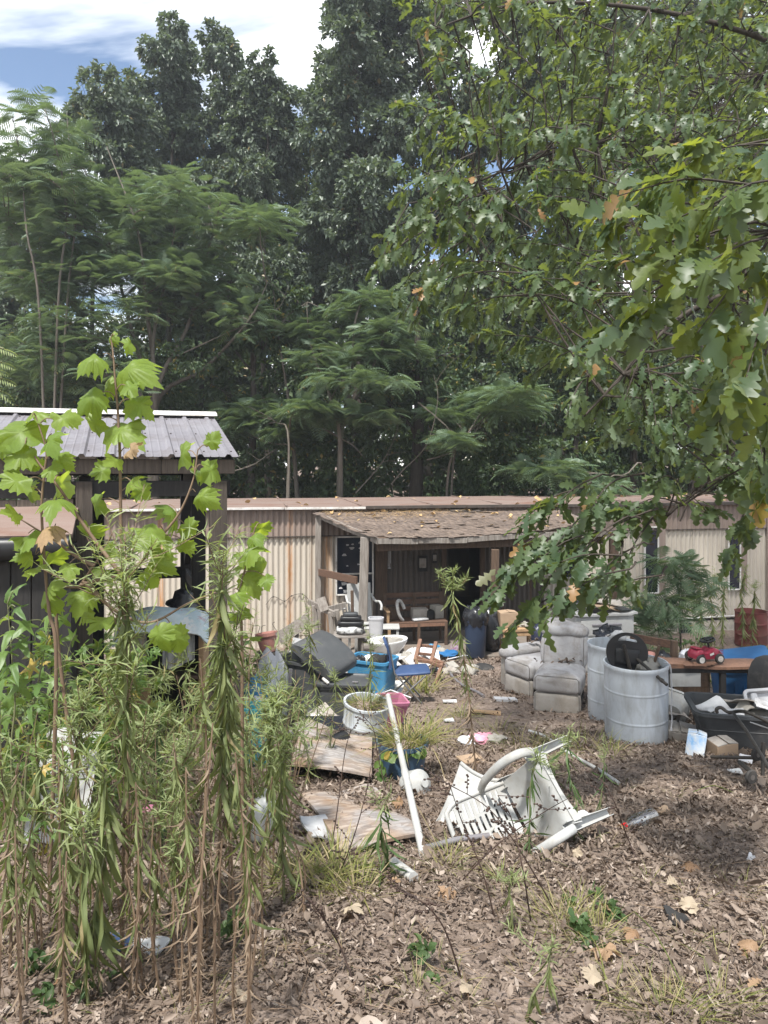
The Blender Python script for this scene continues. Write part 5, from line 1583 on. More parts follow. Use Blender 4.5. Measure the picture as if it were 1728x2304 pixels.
# broken table frame, brown
bt = thing('broken_table', 'collapsed brown table frame behind the barrels', 'table', gnd(3.55, 9.9))
pz = lambda px, py, d: at(px, py, d) - bt.location
B().beam(pz(1418, 1433, 10.0), pz(1525, 1452, 9.7), .04, .10, seg=3, wob=.004).obj('apron', MT['wood_brown_x'], bt, bevel=.004)
B().beam(pz(1515, 1500, 9.7), pz(1517, 1441, 9.7), .075, .075).obj('leg', MT['wood_brown'], bt, bevel=.005)
B().beam(pz(1430, 1460, 9.9), pz(1520, 1478, 9.75), .03, .06).obj('stretcher', MT['wood_brown'], bt, bevel=.004)
B().beam(pz(1423, 1520, 10.1), pz(1425, 1436, 10.1), .07, .07).obj('leg', MT['wood_brown'], bt, bevel=.005)
for k, (px, py, w, mat, lab) in enumerate(((1462, 1470, .16, 'terracotta', 'orange clay pot lying under the collapsed table'), (1545, 1472, .2, 'cloth_white', 'crumpled white bag beside the collapsed table leg'), (1490, 1478, .22, 'black_bag', 'dark plastic scrap under the collapsed table'), (1487, 1482, .14, 'wood_rust', 'small dark red tin beside the toy car'))):
    p = at(px, py + 18, 9.6 if k < 3 else 8.85)
    o = crumple(B(), p, (w, w, w * .9), 50 + k, .3 if k else .1).obj(('clay_pot', 'plastic_bag', 'plastic_scrap', 'tin')[k], MT[mat], smooth=60)
    tag(o, lab, ('pot', 'bag', 'scrap', 'tin')[k])
    # rest them on a crate so that they do not hang in the air
cr = thing('wooden_crate', 'slatted crate full of junk under the collapsed table', 'crate', gnd(3.5, 9.65))
cz = at(1490, 1492, 9.65).z - gz(3.5, 9.65)
for k in range(4):
    B().box((0, -.2, .07 + k * (cz - .05) / 4), (1.0, .02, .07)).obj('slat', MT['wood_brown'], cr)
B().box((0, .02, cz - .02), (1.0, .42, .03)).obj('top', MT['wood_brown'], cr)
for s_ in (-1, 1):
    B().box((s_ * .49, .02, cz / 2 - .02), (.03, .4, cz - .05)).obj('side', MT['wood_brown'], cr)

# coffee table with the ride-on toy car
tz = -0.645
ct = thing('coffee_table', 'dark low table with a splintered top, carrying the red toy car', 'table', gnd(3.72, 8.75))
g0 = ct.location.z
B().sheet(lambda u, v: (-.62 + 1.14 * u, -.28 + .36 * v - .05 * u, tz - g0 + .006 * math.sin(9 * u)), 10, 4, .028).obj('top', MT['wood_rust'], ct, smooth=40)
B().box((-.05, -.27, tz - g0 - .05), (1.12, .03, .05)).obj('apron', MT['wood_black'], ct, bevel=.004)
B().box((-.05, .05, tz - g0 - .05), (1.12, .03, .05)).obj('apron', MT['wood_black'], ct, bevel=.004)
for x, y in ((-.55, -.24), (.02, -.25), (.46, -.25), (-.55, .04), (.46, .02)):
    B().beam((x, y, 0), (x, y, tz - g0 - .03), .06, .06).obj('leg', MT['wood_black'], ct, bevel=.005)
B().box((-.40, -.10, tz - g0 - .13), (.34, .36, .20)).obj('drawer_box', MT['cabinet_grey'], ct, bevel=.006)
for k in range(7):
    B().box((-.58 + random.uniform(0, .5), -.27 + random.uniform(-.03, .03), tz - g0 + .004 + k * .004), (random.uniform(.12, .3), .06, .008), rot=(0, 0, random.uniform(-.2, .2))).obj('veneer_splinter', MT['wood_rust'], ct)
car = thing('toy_car', 'red ride-on toy car with a black steering wheel, on the low table', 'toy car', Vector((3.60, 8.62, tz + .008)), (0, 0, R(14)))
# side profile along X (front is right), extruded across Y
prof = [(-.175, .055), (-.18, .10), (-.165, .135), (-.13, .155), (-.09, .150), (-.075, .118), (-.03, .112), (.005, .122), (.02, .150), (.05, .165), (.10, .160), (.14, .135), (.165, .10), (.17, .055), (.12, .045), (-.12, .045)]
b = B()
loops = []
for y, s_ in ((-.085, .88), (-.075, .97), (0, 1.0), (.075, .97), (.085, .88)):
    loops.append([(x * s_, y, .1 + (z - .1) * s_) for x, z in prof])
b.loft(loops)
body = b.obj('body', MT['red_toy'], car, smooth=50)
for k in range(5):
    B().box((.135 - .0 , -.087, .075 + k * .016), (.06, .006, .005)).obj('grille_line', MT['red_toy'], body)
B().box((-.10, -.0865, .095), (.05, .004, .03)).obj('decal', MT['black_plastic'], body)
B().box((.02, -.0895, .105), (.05, .004, .022), rot=(0, R(-20), 0)).obj('decal', MT['trim_white'], body)
for x in (-.13, .105):
    for y in (-.105, .105):
        M = Matrix.Translation((x, y, .055)) @ Matrix.Rotation(R(90), 4, 'X')
        wh = B().lathe([(.03, -.018), (.050, -.018), (.055, -.008), (.055, .008), (.050, .018), (.03, .018)], 24, M=M).obj('wheel', MT['rubber'], car, smooth=50)
        b = B().lathe([(.033, -.021), (.033, .021)], 20, M=M)
        for a in range(6):
            b.box((.02 * math.cos(a * 1.047), math.copysign(.023, y) * -1 if False else 0, 0), (.001, .001, .001), M=M)
        b.obj('rim', MT['trim_white'], wh, smooth=50)
B().tube([(.045, 0, .15), (.03, 0, .235)], .012, 8).obj('steering_column', MT['black_plastic'], car, smooth=50)
M = Matrix.Translation((.028, 0, .245)) @ Matrix.Rotation(R(-14), 4, 'Y')
b = B()
b.tube([M @ Vector((.075 * math.cos(2 * math.pi * k / 24), .075 * math.sin(2 * math.pi * k / 24), 0)) for k in range(25)], .011, 8)
b.beam(M @ Vector((-.07, 0, 0)), M @ Vector((.07, 0, 0)), .03, .012).beam(M @ Vector((0, -.07, 0)), M @ Vector((0, .07, 0)), .03, .012)
b.obj('steering_wheel', MT['black_plastic'], car, smooth=50)
# low seat back
B().rbox((-.12, 0, .165), (.07, .12, .02), .009, 4).obj('seat', MT['red_toy'], car, smooth=50)

# blue lidded tote
tt = thing('storage_tote', 'deep blue plastic tote with its lid propped open, right of the toy car', 'tote', gnd(4.22, 9.12), (0, 0, R(-10)))
b = B(); tote(b, .60, .44, .42)
for k in range(5):
    b.box((-.2 + .1 * k, -.205, .18), (.03, .03, .24), rot=(R(-4), 0, 0))
b.obj('body', MT['blue_tote'], tt, smooth=35)
B().loft([rrect(.62, .44, .05, 0), rrect(.62, .44, .05, .025), rrect(.50, .34, .04, .035)], M=Matrix.Translation((.10, .24, .47)) @ Matrix.Rotation(R(14), 4, 'X') @ Matrix.Rotation(R(-10), 4, 'Y')).obj('lid', MT['blue_tote'], tt, smooth=35)
B().tube([(-.32, -.245, .43), (.26, -.25, .415)], .008, 6).obj('rim_strip', MT['trim_white'], tt, smooth=50)
# old tyre at the edge
ty = gnd(4.02, 8.0)
b = B()
b.lathe([(.20, -.085), (.235, -.095), (.29, -.095), (.325, -.075), (.335, -.03), (.335, .03), (.325, .075), (.29, .095), (.235, .095), (.20, .085), (.205, 0), (.20, -.085)], 40, (False, False), wob=lambda k, i: .012 * (1 if k % 2 and 3 <= i <= 6 else 0))
o = b.obj('car_tyre', MT['rubber'], None, ty + Vector((0, 0, .31)), (R(80), R(0), R(38)), smooth=40)
tag(o, 'old black tyre propped upright at the right edge', 'tyre')

# large dark tub of papers
tb = gnd(3.30, 6.95)
tub = thing('mixing_tub', 'large dark grey tub heaped with papers and bags at the right edge', 'tub', tb, (0, 0, R(-12)))
b = B(); tote(b, .98, .62, .36, taper=.80, lip=.03, r=.08)
b.obj('body', MT['tub_grey'], tub, smooth=35)
L1 = [rrect(.90, .57, .08, .20), rrect(.915, .58, .08, .206), rrect(.90, .57, .08, .214)]
B().loft(L1, (False, False)).obj('band', MT['tub_grey'], tub, smooth=50)
tM = lambda x, y, z: tb + Vector((x * math.cos(R(-12)) - y * math.sin(R(-12)), x * math.sin(R(-12)) + y * math.cos(R(-12)), z))
for k, (x, y, z, w, d_, rot, mat, lab) in enumerate((
    (-.30, .02, .325, .26, .20, (R(12), R(-8), R(20)), 'paper', 'crumpled white paper at the left of the dark tub'),
    (-.20, -.16, .315, .24, .18, (R(20), R(6), R(-15)), 'paper', 'printed sheet at the front left of the dark tub'),
    (.02, .10, .36, .36, .26, (R(-6), R(8), R(8)), 'cardboard_grey', 'limp grey cardboard across the dark tub'),
    (.22, -.12, .365, .40, .22, (R(15), R(14), R(-22)), 'paper', 'white printed bag sagging over the front of the dark tub'),
    (-.06, -.06, .35, .20, .14, (R(4), R(-10), R(40)), 'cloth_grey', 'dull grey rag in the middle of the dark tub'),
    (.36, .04, .34, .22, .22, (R(5), R(5), R(70)), 'paper', 'folded white paper at the right of the dark tub'))):
    slabby('paper_sheet', lab, 'paper', tM(x, y, z), (w, d_, .008), rot, mat, .035)
fm = thing('foam_tray', 'white moulded foam tray standing up in the dark tub', 'tray', tM(.17, .17, .34), (R(62), R(-6), R(-6)))
b = B(); tote(b, .34, .22, .07, taper=.85, lip=.012, r=.03)
b.obj('tray', MT['white_clean'], fm, smooth=40)
B().rbox((-.10, .0, .075), (.06, .16, .05), .015, 4).obj('ridge', MT['white_clean'], fm, smooth=50)
o = crumple(B(), tM(.0, .0, .14), (.72, .42, .20), 71, .15).obj('refuse', MT['cloth_grey'], smooth=60)
tag(o, 'grey refuse filling the dark tub under the papers', 'refuse')

# folded black walker frame over the tub
wk = thing('walker_frame', 'folded black metal walker frame with small wheels beside the tub', 'walker', gnd(2.9, 5.55))
w0 = wk.location
def wp(px, py, d): return at(px, py, d) - w0
b = B()
b.tube(curve([wp(1614, 1604, 5.75), wp(1612, 1596, 5.75), wp(1622, 1592, 5.75), wp(1640, 1603, 5.72), wp(1665, 1600, 5.65), wp(1690, 1606, 5.5), wp(1760, 1640, 5.4)], 5), .013, 8)
b.obj('handle', MT['black_metal'], wk, smooth=50)
B().tube([wp(1648, 1602, 5.7), wp(1680, 1645, 5.5), wp(1735, 1735, 5.1)], .012, 8).obj('leg', MT['black_metal'], wk, smooth=50)
B().tube([wp(1688, 1625, 5.6), wp(1760, 1650, 5.4)], .006, 6).obj('cable', MT['steel'], wk, smooth=50)
B().tube([wp(1600, 1703, 5.75), wp(1690, 1705, 5.5), wp(1760, 1715, 5.3)], .012, 8).obj('lower_bar', MT['black_metal'], wk, smooth=50)
B().tube([wp(1664, 1715, 5.6), wp(1694, 1740, 5.3)], .016, 8).obj('leg', MT['black_metal'], wk, smooth=50)
B().tube([wp(1718, 1670, 5.4), wp(1716, 1745, 5.35)], .014, 8).obj('leg', MT['black_metal'], wk, smooth=50)
for px, py, d in ((1703, 1697, 5.42), (1690, 1748, 5.2)):
    c = wp(px, py, d)
    M = Matrix.Translation(c) @ Matrix.Rotation(R(90), 4, 'X') @ Matrix.Rotation(R(20), 4, 'Y')
    wh = B().lathe([(.02, -.014), (.043, -.012), (.05, 0), (.043, .012), (.02, .014)], 24, M=M).obj('wheel', MT['rubber'], wk, smooth=50)
    B().lathe([(.018, -.016), (.018, .016)], 14, M=M).obj('hub', MT['steel'], wh, smooth=50)
# cardboard and cartons at the tub's foot
def carton(label, px, py, sz, rot, mats, name='carton', open_=False, dz=0.0):
    p = gp(px, py)
    t = thing(name, label, 'box', p + Vector((0, 0, dz)), rot)
    w, d_, h = sz
    B().box((0, 0, h / 2), sz).obj('body', MT[mats[0]], t, bevel=.006)
    B().box((-w * .26, -.002, h + .004), (w * .46, d_ * .98, .006), rot=(0, R(-7), 0)).obj('flap', MT[mats[1]], t)
    B().box((w * .26, -.002, h + .006), (w * .46, d_ * .98, .006), rot=(0, R(9), 0)).obj('flap', MT[mats[1]], t)
    return t
MT['can_box'] = pm('can_box', (0.10, 0.34, 0.66), (0.72, 0.76, 0.80), sc=5, rough=0.5, bump=0.05, dirt=(0.62, 0.62, 0.60), dsc=5, damt=(0.42, 0.55))
carton('flattened grey carton beside the front barrel', 1525, 1665, (.32, .24, .12), (R(6), R(4), R(-16)), ('cardboard_grey', 'cardboard_grey'))
carton('blue and white drinks carton lying in front of the dark tub', 1562, 1700, (.15, .20, .19), (R(-10), R(8), R(-24)), ('can_box', 'can_box'))
carton('small brown carton between the drinks carton and the tub', 1625, 1700, (.20, .16, .13), (R(5), R(-4), R(12)), ('cardboard', 'cardboard_grey'))
slabby('card_scrap', 'torn pale card on top of the grey carton', 'card', gp(1530, 1650) + Vector((0, .12, .15)), (.26, .2, .006), (R(8), R(10), R(30)), 'cardboard_grey', .03)
slabby('card_scrap', 'pale scrap of card on the leaves at lower right', 'card', gp(1655, 1742) + Vector((0, 0, .02)), (.10, .07, .006), (R(10), R(6), R(10)), 'trim_white', .01)
slabby('card_scrap', 'white label sheet beside the walker wheel', 'card', gp(1678, 1722) + Vector((0, 0, .05)), (.10, .08, .006), (R(30), R(6), R(-30)), 'white_clean', .01)
# white basin end beside the barrel
b = B(); tote(b, .46, .36, .22, taper=.82, lip=.012, r=.09)
o = b.obj('white_basin', MT['white_plastic'], None, gnd(2.78, 7.75, .12), (R(-72), R(12), R(-30)), smooth=40)
tag(o, 'white plastic basin lying on its side right of the front barrel', 'basin')
# brush pile under the table
lf = Leaves(); n = 900
c = np.array(gnd(3.15, 8.0, .04))
lf.add(ROUND + CURL, c + rng.normal(size=(n, 3)) * np.array([.30, .22, .03]), rdir(n), np.array([0, 0, 1]) + rdir(n) * .8, .06)
o = lf.obj('leaf_drift', MT['litter']); tag(o, 'drift of dead leaves blown under the low table', 'leaves')
b = B()
for k in range(26):
    a = Vector(c) + Vector((random.gauss(0, .25), random.gauss(0, .2), .03 + random.random() * .08))
    b.tube([a, a + Vector((random.uniform(-.25, .25), random.uniform(-.2, .2), random.uniform(-.02, .08)))], .005, 5)
tag(b.obj('brushwood', MT['stem_dark']), 'dark sticks heaped under the low table', 'sticks', kind='stuff')
slabby('drinks_wrapper', 'blue printed wrapper under the low table', 'wrapper', gp(1582, 1545) + Vector((0, 0, .12)), (.10, .12, .006), (R(70), 0, R(10)), 'can_box', .02)
slabby('slanting_sheet', 'pale slanting panel under the low table', 'panel', gp(1550, 1552) + Vector((0, 0, .10)), (.34, .16, .01), (R(60), R(24), R(10)), 'cabinet_grey', .01)

# burn barrel by the trailer
rbp = at(1690, 1440, 15.3); rbp.z = gz(rbp.x, rbp.y)
hh = at(1690, 1374, 15.3).z - rbp.z
rbar = thing('steel_drum', 'rusty red steel drum against the mobile home at right', 'drum', rbp)
r = .30
B().lathe([(r, 0), (r, hh * .30), (r * 1.03, hh * .32), (r * 1.03, hh * .34), (r, hh * .36), (r, hh * .63), (r * 1.03, hh * .65), (r * 1.03, hh * .67), (r, hh * .69), (r, hh - .02), (r * 1.03, hh - .01), (r * 1.03, hh), (r * .96, hh), (r * .95, .1), (.01, .08)], 40, wob=lambda k, i: .012 * math.sin(6.28 * 3 * k / 40 + i)).obj('body', MT['rust_barrel'], rbar, smooth=40)

# ------------------------------------------------------------------ on and by the porch
def chime(label, px, py0, py1, d, mat):
    t = thing('wind_chime', label, 'wind chime', at(px, py0, d))
    L = (py1 - py0) / FOC * d
    B().tube([(0, 0, .25), (0, 0, -L * .15)], .003, 5).obj('cord', MT['stem_dark'], t)
    B().lathe([(.005, -L * .15), (.03, -L * .19), (.03, -L * .22), (.005, -L * .22)], 14).obj('cap', MT['wood_brown'], t, smooth=50)
    for k in range(5):
        a = k * 1.257
        B().tube([(.022 * math.cos(a), .022 * math.sin(a), -L * .24), (.022 * math.cos(a), .022 * math.sin(a), -L * (.8 + .04 * k))], .007, 7).obj('tube', MT[mat], t, smooth=60)
    B().lathe([(.024, -L * .97), (.028, -L), (.024, -L)], 12).obj('clapper', MT[mat], t, smooth=50)
chime('pale wind chime with long tubes hanging under the porch roof', 876, 1222, 1279, 13.75, 'steel')
chime('darker thin wind chime hung right of the pale one', 923, 1230, 1273, 13.9, 'black_metal')
for (px, py, w, h, lab) in ((951, 1268, .20, .32, 'dark picture board on the wall left of the doorway'), (978, 1256, .10, .20, 'small dark plaque close to the door frame')):
    p = at(px, py, wall_d(px) - .06)
    t = thing('wall_plaque', lab, 'plaque', p, (0, 0, WA))
    B().box((0, 0, 0), (w, .02, h)).obj('board', MT['wood_black'], t, bevel=.004)
    B().box((0, -.012, .01), (w * .7, .006, h * .6)).obj('print', MT['cardboard_grey'], t)

# wooden bench and things on it
wb = at(935, 1440, 14.3); wb.z = -1.765
bn = thing('wooden_bench', 'slatted brown wooden bench against the mobile home wall', 'bench', wb, (0, 0, R(9)))
for k in range(4):
    B().box((0, -.18 + .12 * k, .43), (1.12, .10, .025)).obj('seat_slat', MT['wood_brown_x'], bn, bevel=.004)
for k in range(3):
    B().box((0, .26, .60 + .13 * k), (1.12, .025, .09)).obj('back_slat', MT['wood_brown_x'], bn, bevel=.004)
for x in (-.53, .02, .53):
    B().box((x, -.2, .21), (.05, .06, .42)).obj('leg', MT['wood_tan' if x < 0 else 'wood_brown'], bn, bevel=.005)
    B().box((x, .25, .45), (.05, .06, .9)).obj('leg', MT['wood_brown'], bn, bevel=.005)
B().box((0, -.215, .385), (1.08, .025, .07)).obj('apron', MT['wood_rust'], bn, bevel=.004)
for x in (-.55,):
    B().box((x, .0, .64), (.06, .5, .035)).obj('armrest', MT['wood_tan'], bn, bevel=.006)
    B().box((x, -.2, .53), (.045, .05, .20)).obj('arm_post', MT['wood_tan'], bn, bevel=.005)
def onb(x, y, z): return wb + Vector((x * math.cos(R(9)) - y * math.sin(R(9)), x * math.sin(R(9)) + y * math.cos(R(9)), z))
b = B()
b.tube([(.17 * math.cos(a_), 0, .19 + .19 * math.sin(a_)) for a_ in [2 * math.pi * k / 28 for k in range(20)]], .03, 10)
o = b.obj('seat_ring', MT['trim_white'], None, onb(-.22, -.05, .44), (R(-18), 0, R(70)), smooth=60)
tag(o, 'cream curved toilet seat leaning on the bench', 'seat')
for k, (x, y, w, d_, h, mat, lab) in enumerate(((.08, .04, .30, .24, .20, 'cardboard_grey', 'grey box on the bench beside the toilet seat'), (.26, .0, .14, .2, .17, 'black_plastic', 'black box on the bench right of the grey box'), (.06, -.12, .3, .14, .045, 'paper', 'flat white stack at the front of the bench'), (.42, .08, .2, .2, .24, 'cloth_grey', 'grey bundle at the right end of the bench'), (-.42, .1, .22, .22, .22, 'wood_brown', 'brown bundle at the left end of the bench'))):
    o = B().rbox((0, 0, h / 2 + .002), (w, d_, h), .015, 4, .004).obj('box', MT[mat], None, onb(x, y, .444), (0, 0, R(9 + 7 * k)), smooth=50)
    tag(o, lab, 'box')

# trash can with a black liner
tp_ = at(1070, 1488, 13.35); tp_.z = -1.765
tc_ = thing('trash_can', 'tall dark blue trash can with a black liner by the doorway', 'trash can', tp_)
B().lathe([(.155, 0), (.165, .02), (.185, .45), (.195, .60), (.205, .61), (.205, .65), (.195, .66), (.17, .66), (.14, .03)], 32).obj('body', MT['navy_can'], tc_, smooth=40)
b = B()
n = 40
loops = []
for i, (rr, z) in enumerate(((.20, .55), (.215, .62), (.222, .68), (.215, .73), (.20, .77), (.16, .83), (.13, .86), (.05, .84))):
    loops.append([((rr + .014 * math.sin(9 * a + i) + .01 * math.sin(17 * a + 2 * i)) * math.cos(a), (rr + .014 * math.sin(9 * a + i)) * math.sin(a), z + .02 * math.sin(5 * a + i) + .012 * math.sin(11 * a)) for a in [2 * math.pi * k / n for k in range(n)]])
b.loft(loops, (False, True)).obj('liner', MT['black_bag'], tc_, smooth=70)
o = crumple(B(), Vector((1.88, 13.75, -1.765)), (.42, .40, .95), 21, .16).obj('trash_bag', MT['black_bag'], smooth=60)
tag(o, 'bulky black bag standing behind the dark blue can', 'bag')
o = crumple(B(), at(1025, 1450, 13.9) + Vector((0, 0, -.38)), (.24, .22, .5), 23, .2).obj('cloth_bundle', pm('purple_print', (.16, .05, .13), (.35, .3, .34), sc=22, rough=.8, bump=.3), smooth=60)
tag(o, 'purple printed bag left of the dark blue can', 'bag')

# low wooden table with a cardboard box
lt_p = at(1163, 1487, 13.75); lt_p.z = -1.765
lt = thing('low_table', 'low unpainted wooden table under the porch with a cardboard box', 'table', lt_p, (0, 0, R(10)))
B().box((0, 0, .40), (.66, .40, .05)).obj('top', MT['wood_tan'], lt, bevel=.005)
B().box((0, -.17, .335), (.62, .03, .08)).obj('apron', MT['wood_tan'], lt, bevel=.004)
for x in (-.28, .28):
    for y in (-.16, .16):
        B().box((x, y, .185), (.06, .06, .375)).obj('leg', MT['wood_tan'], lt, bevel=.005)
cbx = thing('cardboard_box', 'brown cardboard box on the low wooden table', 'box', lt_p + Vector((-.17, 0, .427)), (0, 0, R(6)))
B().box((0, 0, .135), (.32, .26, .26)).obj('body', MT['cardboard'], cbx, bevel=.006)
B().box((-.08, 0, .272), (.155, .25, .006), rot=(0, R(-5), 0)).obj('flap', MT['cardboard'], cbx)
B().box((.08, 0, .276), (.155, .25, .006), rot=(0, R(7), 0)).obj('flap', MT['cardboard'], cbx)
o = crumple(B(), lt_p + Vector((.14, -.02, .427)), (.18, .16, .10), 31, .4).obj('rag', MT['cloth_grey'], smooth=60)
tag(o, 'small rag heap beside the cardboard box', 'rag')
b = B()
n = 44
loops = []
for i, (rr, z) in enumerate(((.17, 0), (.20, .1), (.20, .3), (.185, .45), (.15, .56), (.06, .60))):
    loops.append([((rr + .02 * math.sin(12 * a + .4 * i)) * math.cos(a), (rr + .02 * math.sin(12 * a + .4 * i)) * math.sin(a), z) for a in [2 * math.pi * k / n for k in range(n)]])
o = b.loft(loops).obj('trash_bag', MT['blue_bag'], None, at(1222, 1480, 13.2) * 1.0, smooth=70)
o.location.z = -1.765
tag(o, 'pleated blue-black plastic bag standing between low table and recliner', 'bag')
# clothes heap on a hung shelf
sh2 = thing('hung_shelf', 'shelf heaped with dark clothes on the wall right of the doorway', 'shelf', at(1168, 1300, 15.3), (0, 0, WA))
B().box((0, 0, 0), (.62, .30, .025)).obj('board', MT['wood_brown'], sh2, bevel=.004)
for x in (-.25, .25):
    B().beam((x, .13, -.02), (x, -.1, 0), .02, .02).obj('bracket', MT['black_metal'], sh2)
B().beam((-.29, .12, -1.2), (-.29, .12, 0), .03, .03).obj('upright', MT['wood_brown'], sh2)
B().beam((.29, .12, -1.2), (.29, .12, 0), .03, .03).obj('upright', MT['wood_brown'], sh2)
for k, (x, z, s_, mat, lab) in enumerate(((-.12, .014, .36, 'black_bag', 'dark bundle of clothes on the hung shelf'), (.16, .014, .34, 'cloth_grey', 'grey bundle of clothes at the right of the hung shelf'))):
    o = crumple(B(), sh2.location + Vector((x, -.02, z)), (s_, .26, .30), 90 + k, .25).obj('clothes', MT[mat], smooth=60)
    tag(o, lab, 'clothes')

# worktable with the black sweeper and the white waste bin
wt_p = at(800, 1450, 13.0); wt_p.z = gz(wt_p.x, wt_p.y)
wt = thing('work_table', 'weathered plank table behind the left porch post', 'table', wt_p, (0, 0, R(4)))
th_ = at(800, 1424, 13.0).z - wt_p.z
for k in range(3):
    B().box((0, -.16 + .16 * k, th_ - .02), (.74, .15, .035)).obj('plank', MT['wood_grey_x'], wt, bevel=.005)
for x in (-.32, .32):
    for y in (-.18, .18):
        B().beam((x, y, 0), (x, y, th_ - .04), .06, .06).obj('leg', MT['wood_grey'], wt, bevel=.005)
o = B().rbox((0, 0, .055), (.42, .34, .11), .045, 7, .02, crease=.008).obj('cushion', pm('spotted_cushion', (.02, .02, .02), (.72, .72, .70), sc=16, rough=.8, bump=.2), None, wt_p + Vector((-.10, 0, th_ + .001)), (0, 0, .1), smooth=60)
tag(o, 'black and white patterned cushion on the plank table', 'cushion')
sw = thing('floor_sweeper', 'black floor sweeper head with an upright tube on the cushion', 'sweeper', wt_p + Vector((-.08, 0, th_ + .115)))
B().rbox((0, 0, .05), (.44, .26, .10), .04, 6).obj('base', MT['black_plastic'], sw, smooth=50)
B().rbox((.0, 0, .13), (.36, .22, .10), .04, 6).obj('hood', MT['black_plastic'], sw, smooth=50)
B().rbox((.0, -.02, .20), (.24, .15, .08), .03, 6).obj('cover', MT['tub_grey'], sw, smooth=50)
B().tube([(.03, 0, .2), (.02, 0, .60)], .028, 10).obj('upright_tube', MT['wood_brown'], sw, smooth=50)
B().tube(curve([(-.12, -.05, .2), (-.13, -.05, .29), (-.08, -.05, .30), (-.07, -.05, .22)], 5), .012, 8).obj('clip', MT['steel'], sw, smooth=50)
# chair of grey plastic behind, only its arm and back show
gc = thing('patio_chair', 'grey plastic chair behind the plank table, its arm curling out', 'chair', at(815, 1400, 13.75), (0, 0, R(20)))
g_ = gc.location.z - gz(gc.location.x, gc.location.y)
B().sheet(lambda u, v: (-.22 + .44 * u, .1 + .03 * math.sin(3.14 * u) + .10 * v, .05 + .62 * v), 8, 6, .015).obj('backrest', MT['cabinet_grey'], gc, smooth=50)
B().rbox((0, -.12, .03), (.46, .42, .04), .015, 4).obj('seat', MT['cabinet_grey'], gc, smooth=50)
for s_ in (-1, 1):
    B().tube(curve([(s_ * .24, .2, .45), (s_ * .26, .02, .36), (s_ * .27, -.16, .38), (s_ * .26, -.30, .33), (s_ * .24, -.33, .26)], 5), .022, 8).obj('armrest', MT['cabinet_grey'], gc, smooth=60)
    for y in (-.28, .1):
        B().beam((s_ * .21, y, -g_), (s_ * .2, y, .03), .035, .05).obj('leg', MT['cabinet_grey'], gc)
# small white plastic table
st_p = at(872, 1440, 13.5); st_p.z = -1.765
stt = thing('side_table', 'small grey-white plastic side table beside the bench', 'table', st_p)
B().rbox((-.1, 0, .48), (.62, .4, .035), .014, 5).obj('top', MT['cabinet_grey'], stt, smooth=50)
for x in (-.36, .17):
    for y in (-.15, .15):
        B().beam((x * 1.1 + .0, y * 1.1, 0), (x, y, .47), .045, .045).obj('leg', MT['cabinet_grey'], stt, bevel=.005)
wbk = at(842, 1446, 12.85)
crt = thing('plank_box', 'low plank box under the white waste bin', 'box', gnd(wbk.x, wbk.y), (0, 0, R(5)))
ch = wbk.z - crt.location.z
for k in range(3):
    B().box((0, -.13, ch * (.17 + .33 * k)), (.36, .02, ch * .3)).obj('plank', MT['wood_grey_x'], crt, bevel=.003)
B().box((0, 0, ch - .012), (.36, .24, .02)).obj('top', MT['wood_grey_x'], crt, bevel=.003)
B().box((0, .02, ch * .45), (.33, .24, ch * .86)).obj('core', MT['wood_brown'], crt)
wb2 = thing('waste_bin', 'white plastic waste bin right of the left porch post', 'bin', wbk + Vector((.03, 0, .002)))
b = B(); tote(b, .25, .20, .42, taper=.78, lip=.006, r=.08)
b.obj('body', MT['white_clean'], wb2, smooth=40)
# white basin on a pedestal
snk = gp(878, 1520); snk = gnd((880 - CX) / FOC * 11.6, 11.6)
bz = at(880, 1437, 11.6).z - snk.z
bs = thing('pedestal_sink', 'white porcelain sink bowl with a fat pedestal, full of dirt', 'sink', snk, (R(3), R(-4), 0))
loops = []
for (rr, z) in ((.13, bz - .20), (.20, bz - .13), (.245, bz - .05), (.262, bz - .008), (.262, bz), (.238, bz), (.225, bz - .03), (.17, bz - .07), (.02, bz - .09)):
    loops.append([(rr * 1.08 * math.cos(a) + (.04 * math.cos(a) if math.cos(a) < 0 else 0), rr * .86 * math.sin(a), z) for a in [2 * math.pi * k / 40 for k in range(40)]])
B().loft(loops).obj('bowl', MT['porcelain'], bs, smooth=50)
B().lathe([(.15, 0), (.15, .03), (.11, .07), (.09, bz * .5), (.12, bz - .19)], 28).obj('pedestal', MT['porcelain'], bs, smooth=50)
o = crumple(B(), snk + Vector((0, 0, bz - .07)), (.36, .28, .10), 44, .4).obj('debris', MT['cloth_grey'], smooth=60)
tag(o, 'grey debris lying in the sink bowl', 'debris')
# big pale toilet-like pipe bend beside it
o = B().tube(curve([snk + Vector(v) for v in ((-.16, -.28, .0), (-.12, -.28, .14), (.0, -.28, .18), (.10, -.30, .12), (.16, -.32, .02))], 6), [.07] * 25, 14).obj('pipe_bend', MT['porcelain'], smooth=60)
tag(o, 'pale curved toilet trapway lying below the sink bowl', 'pipe')

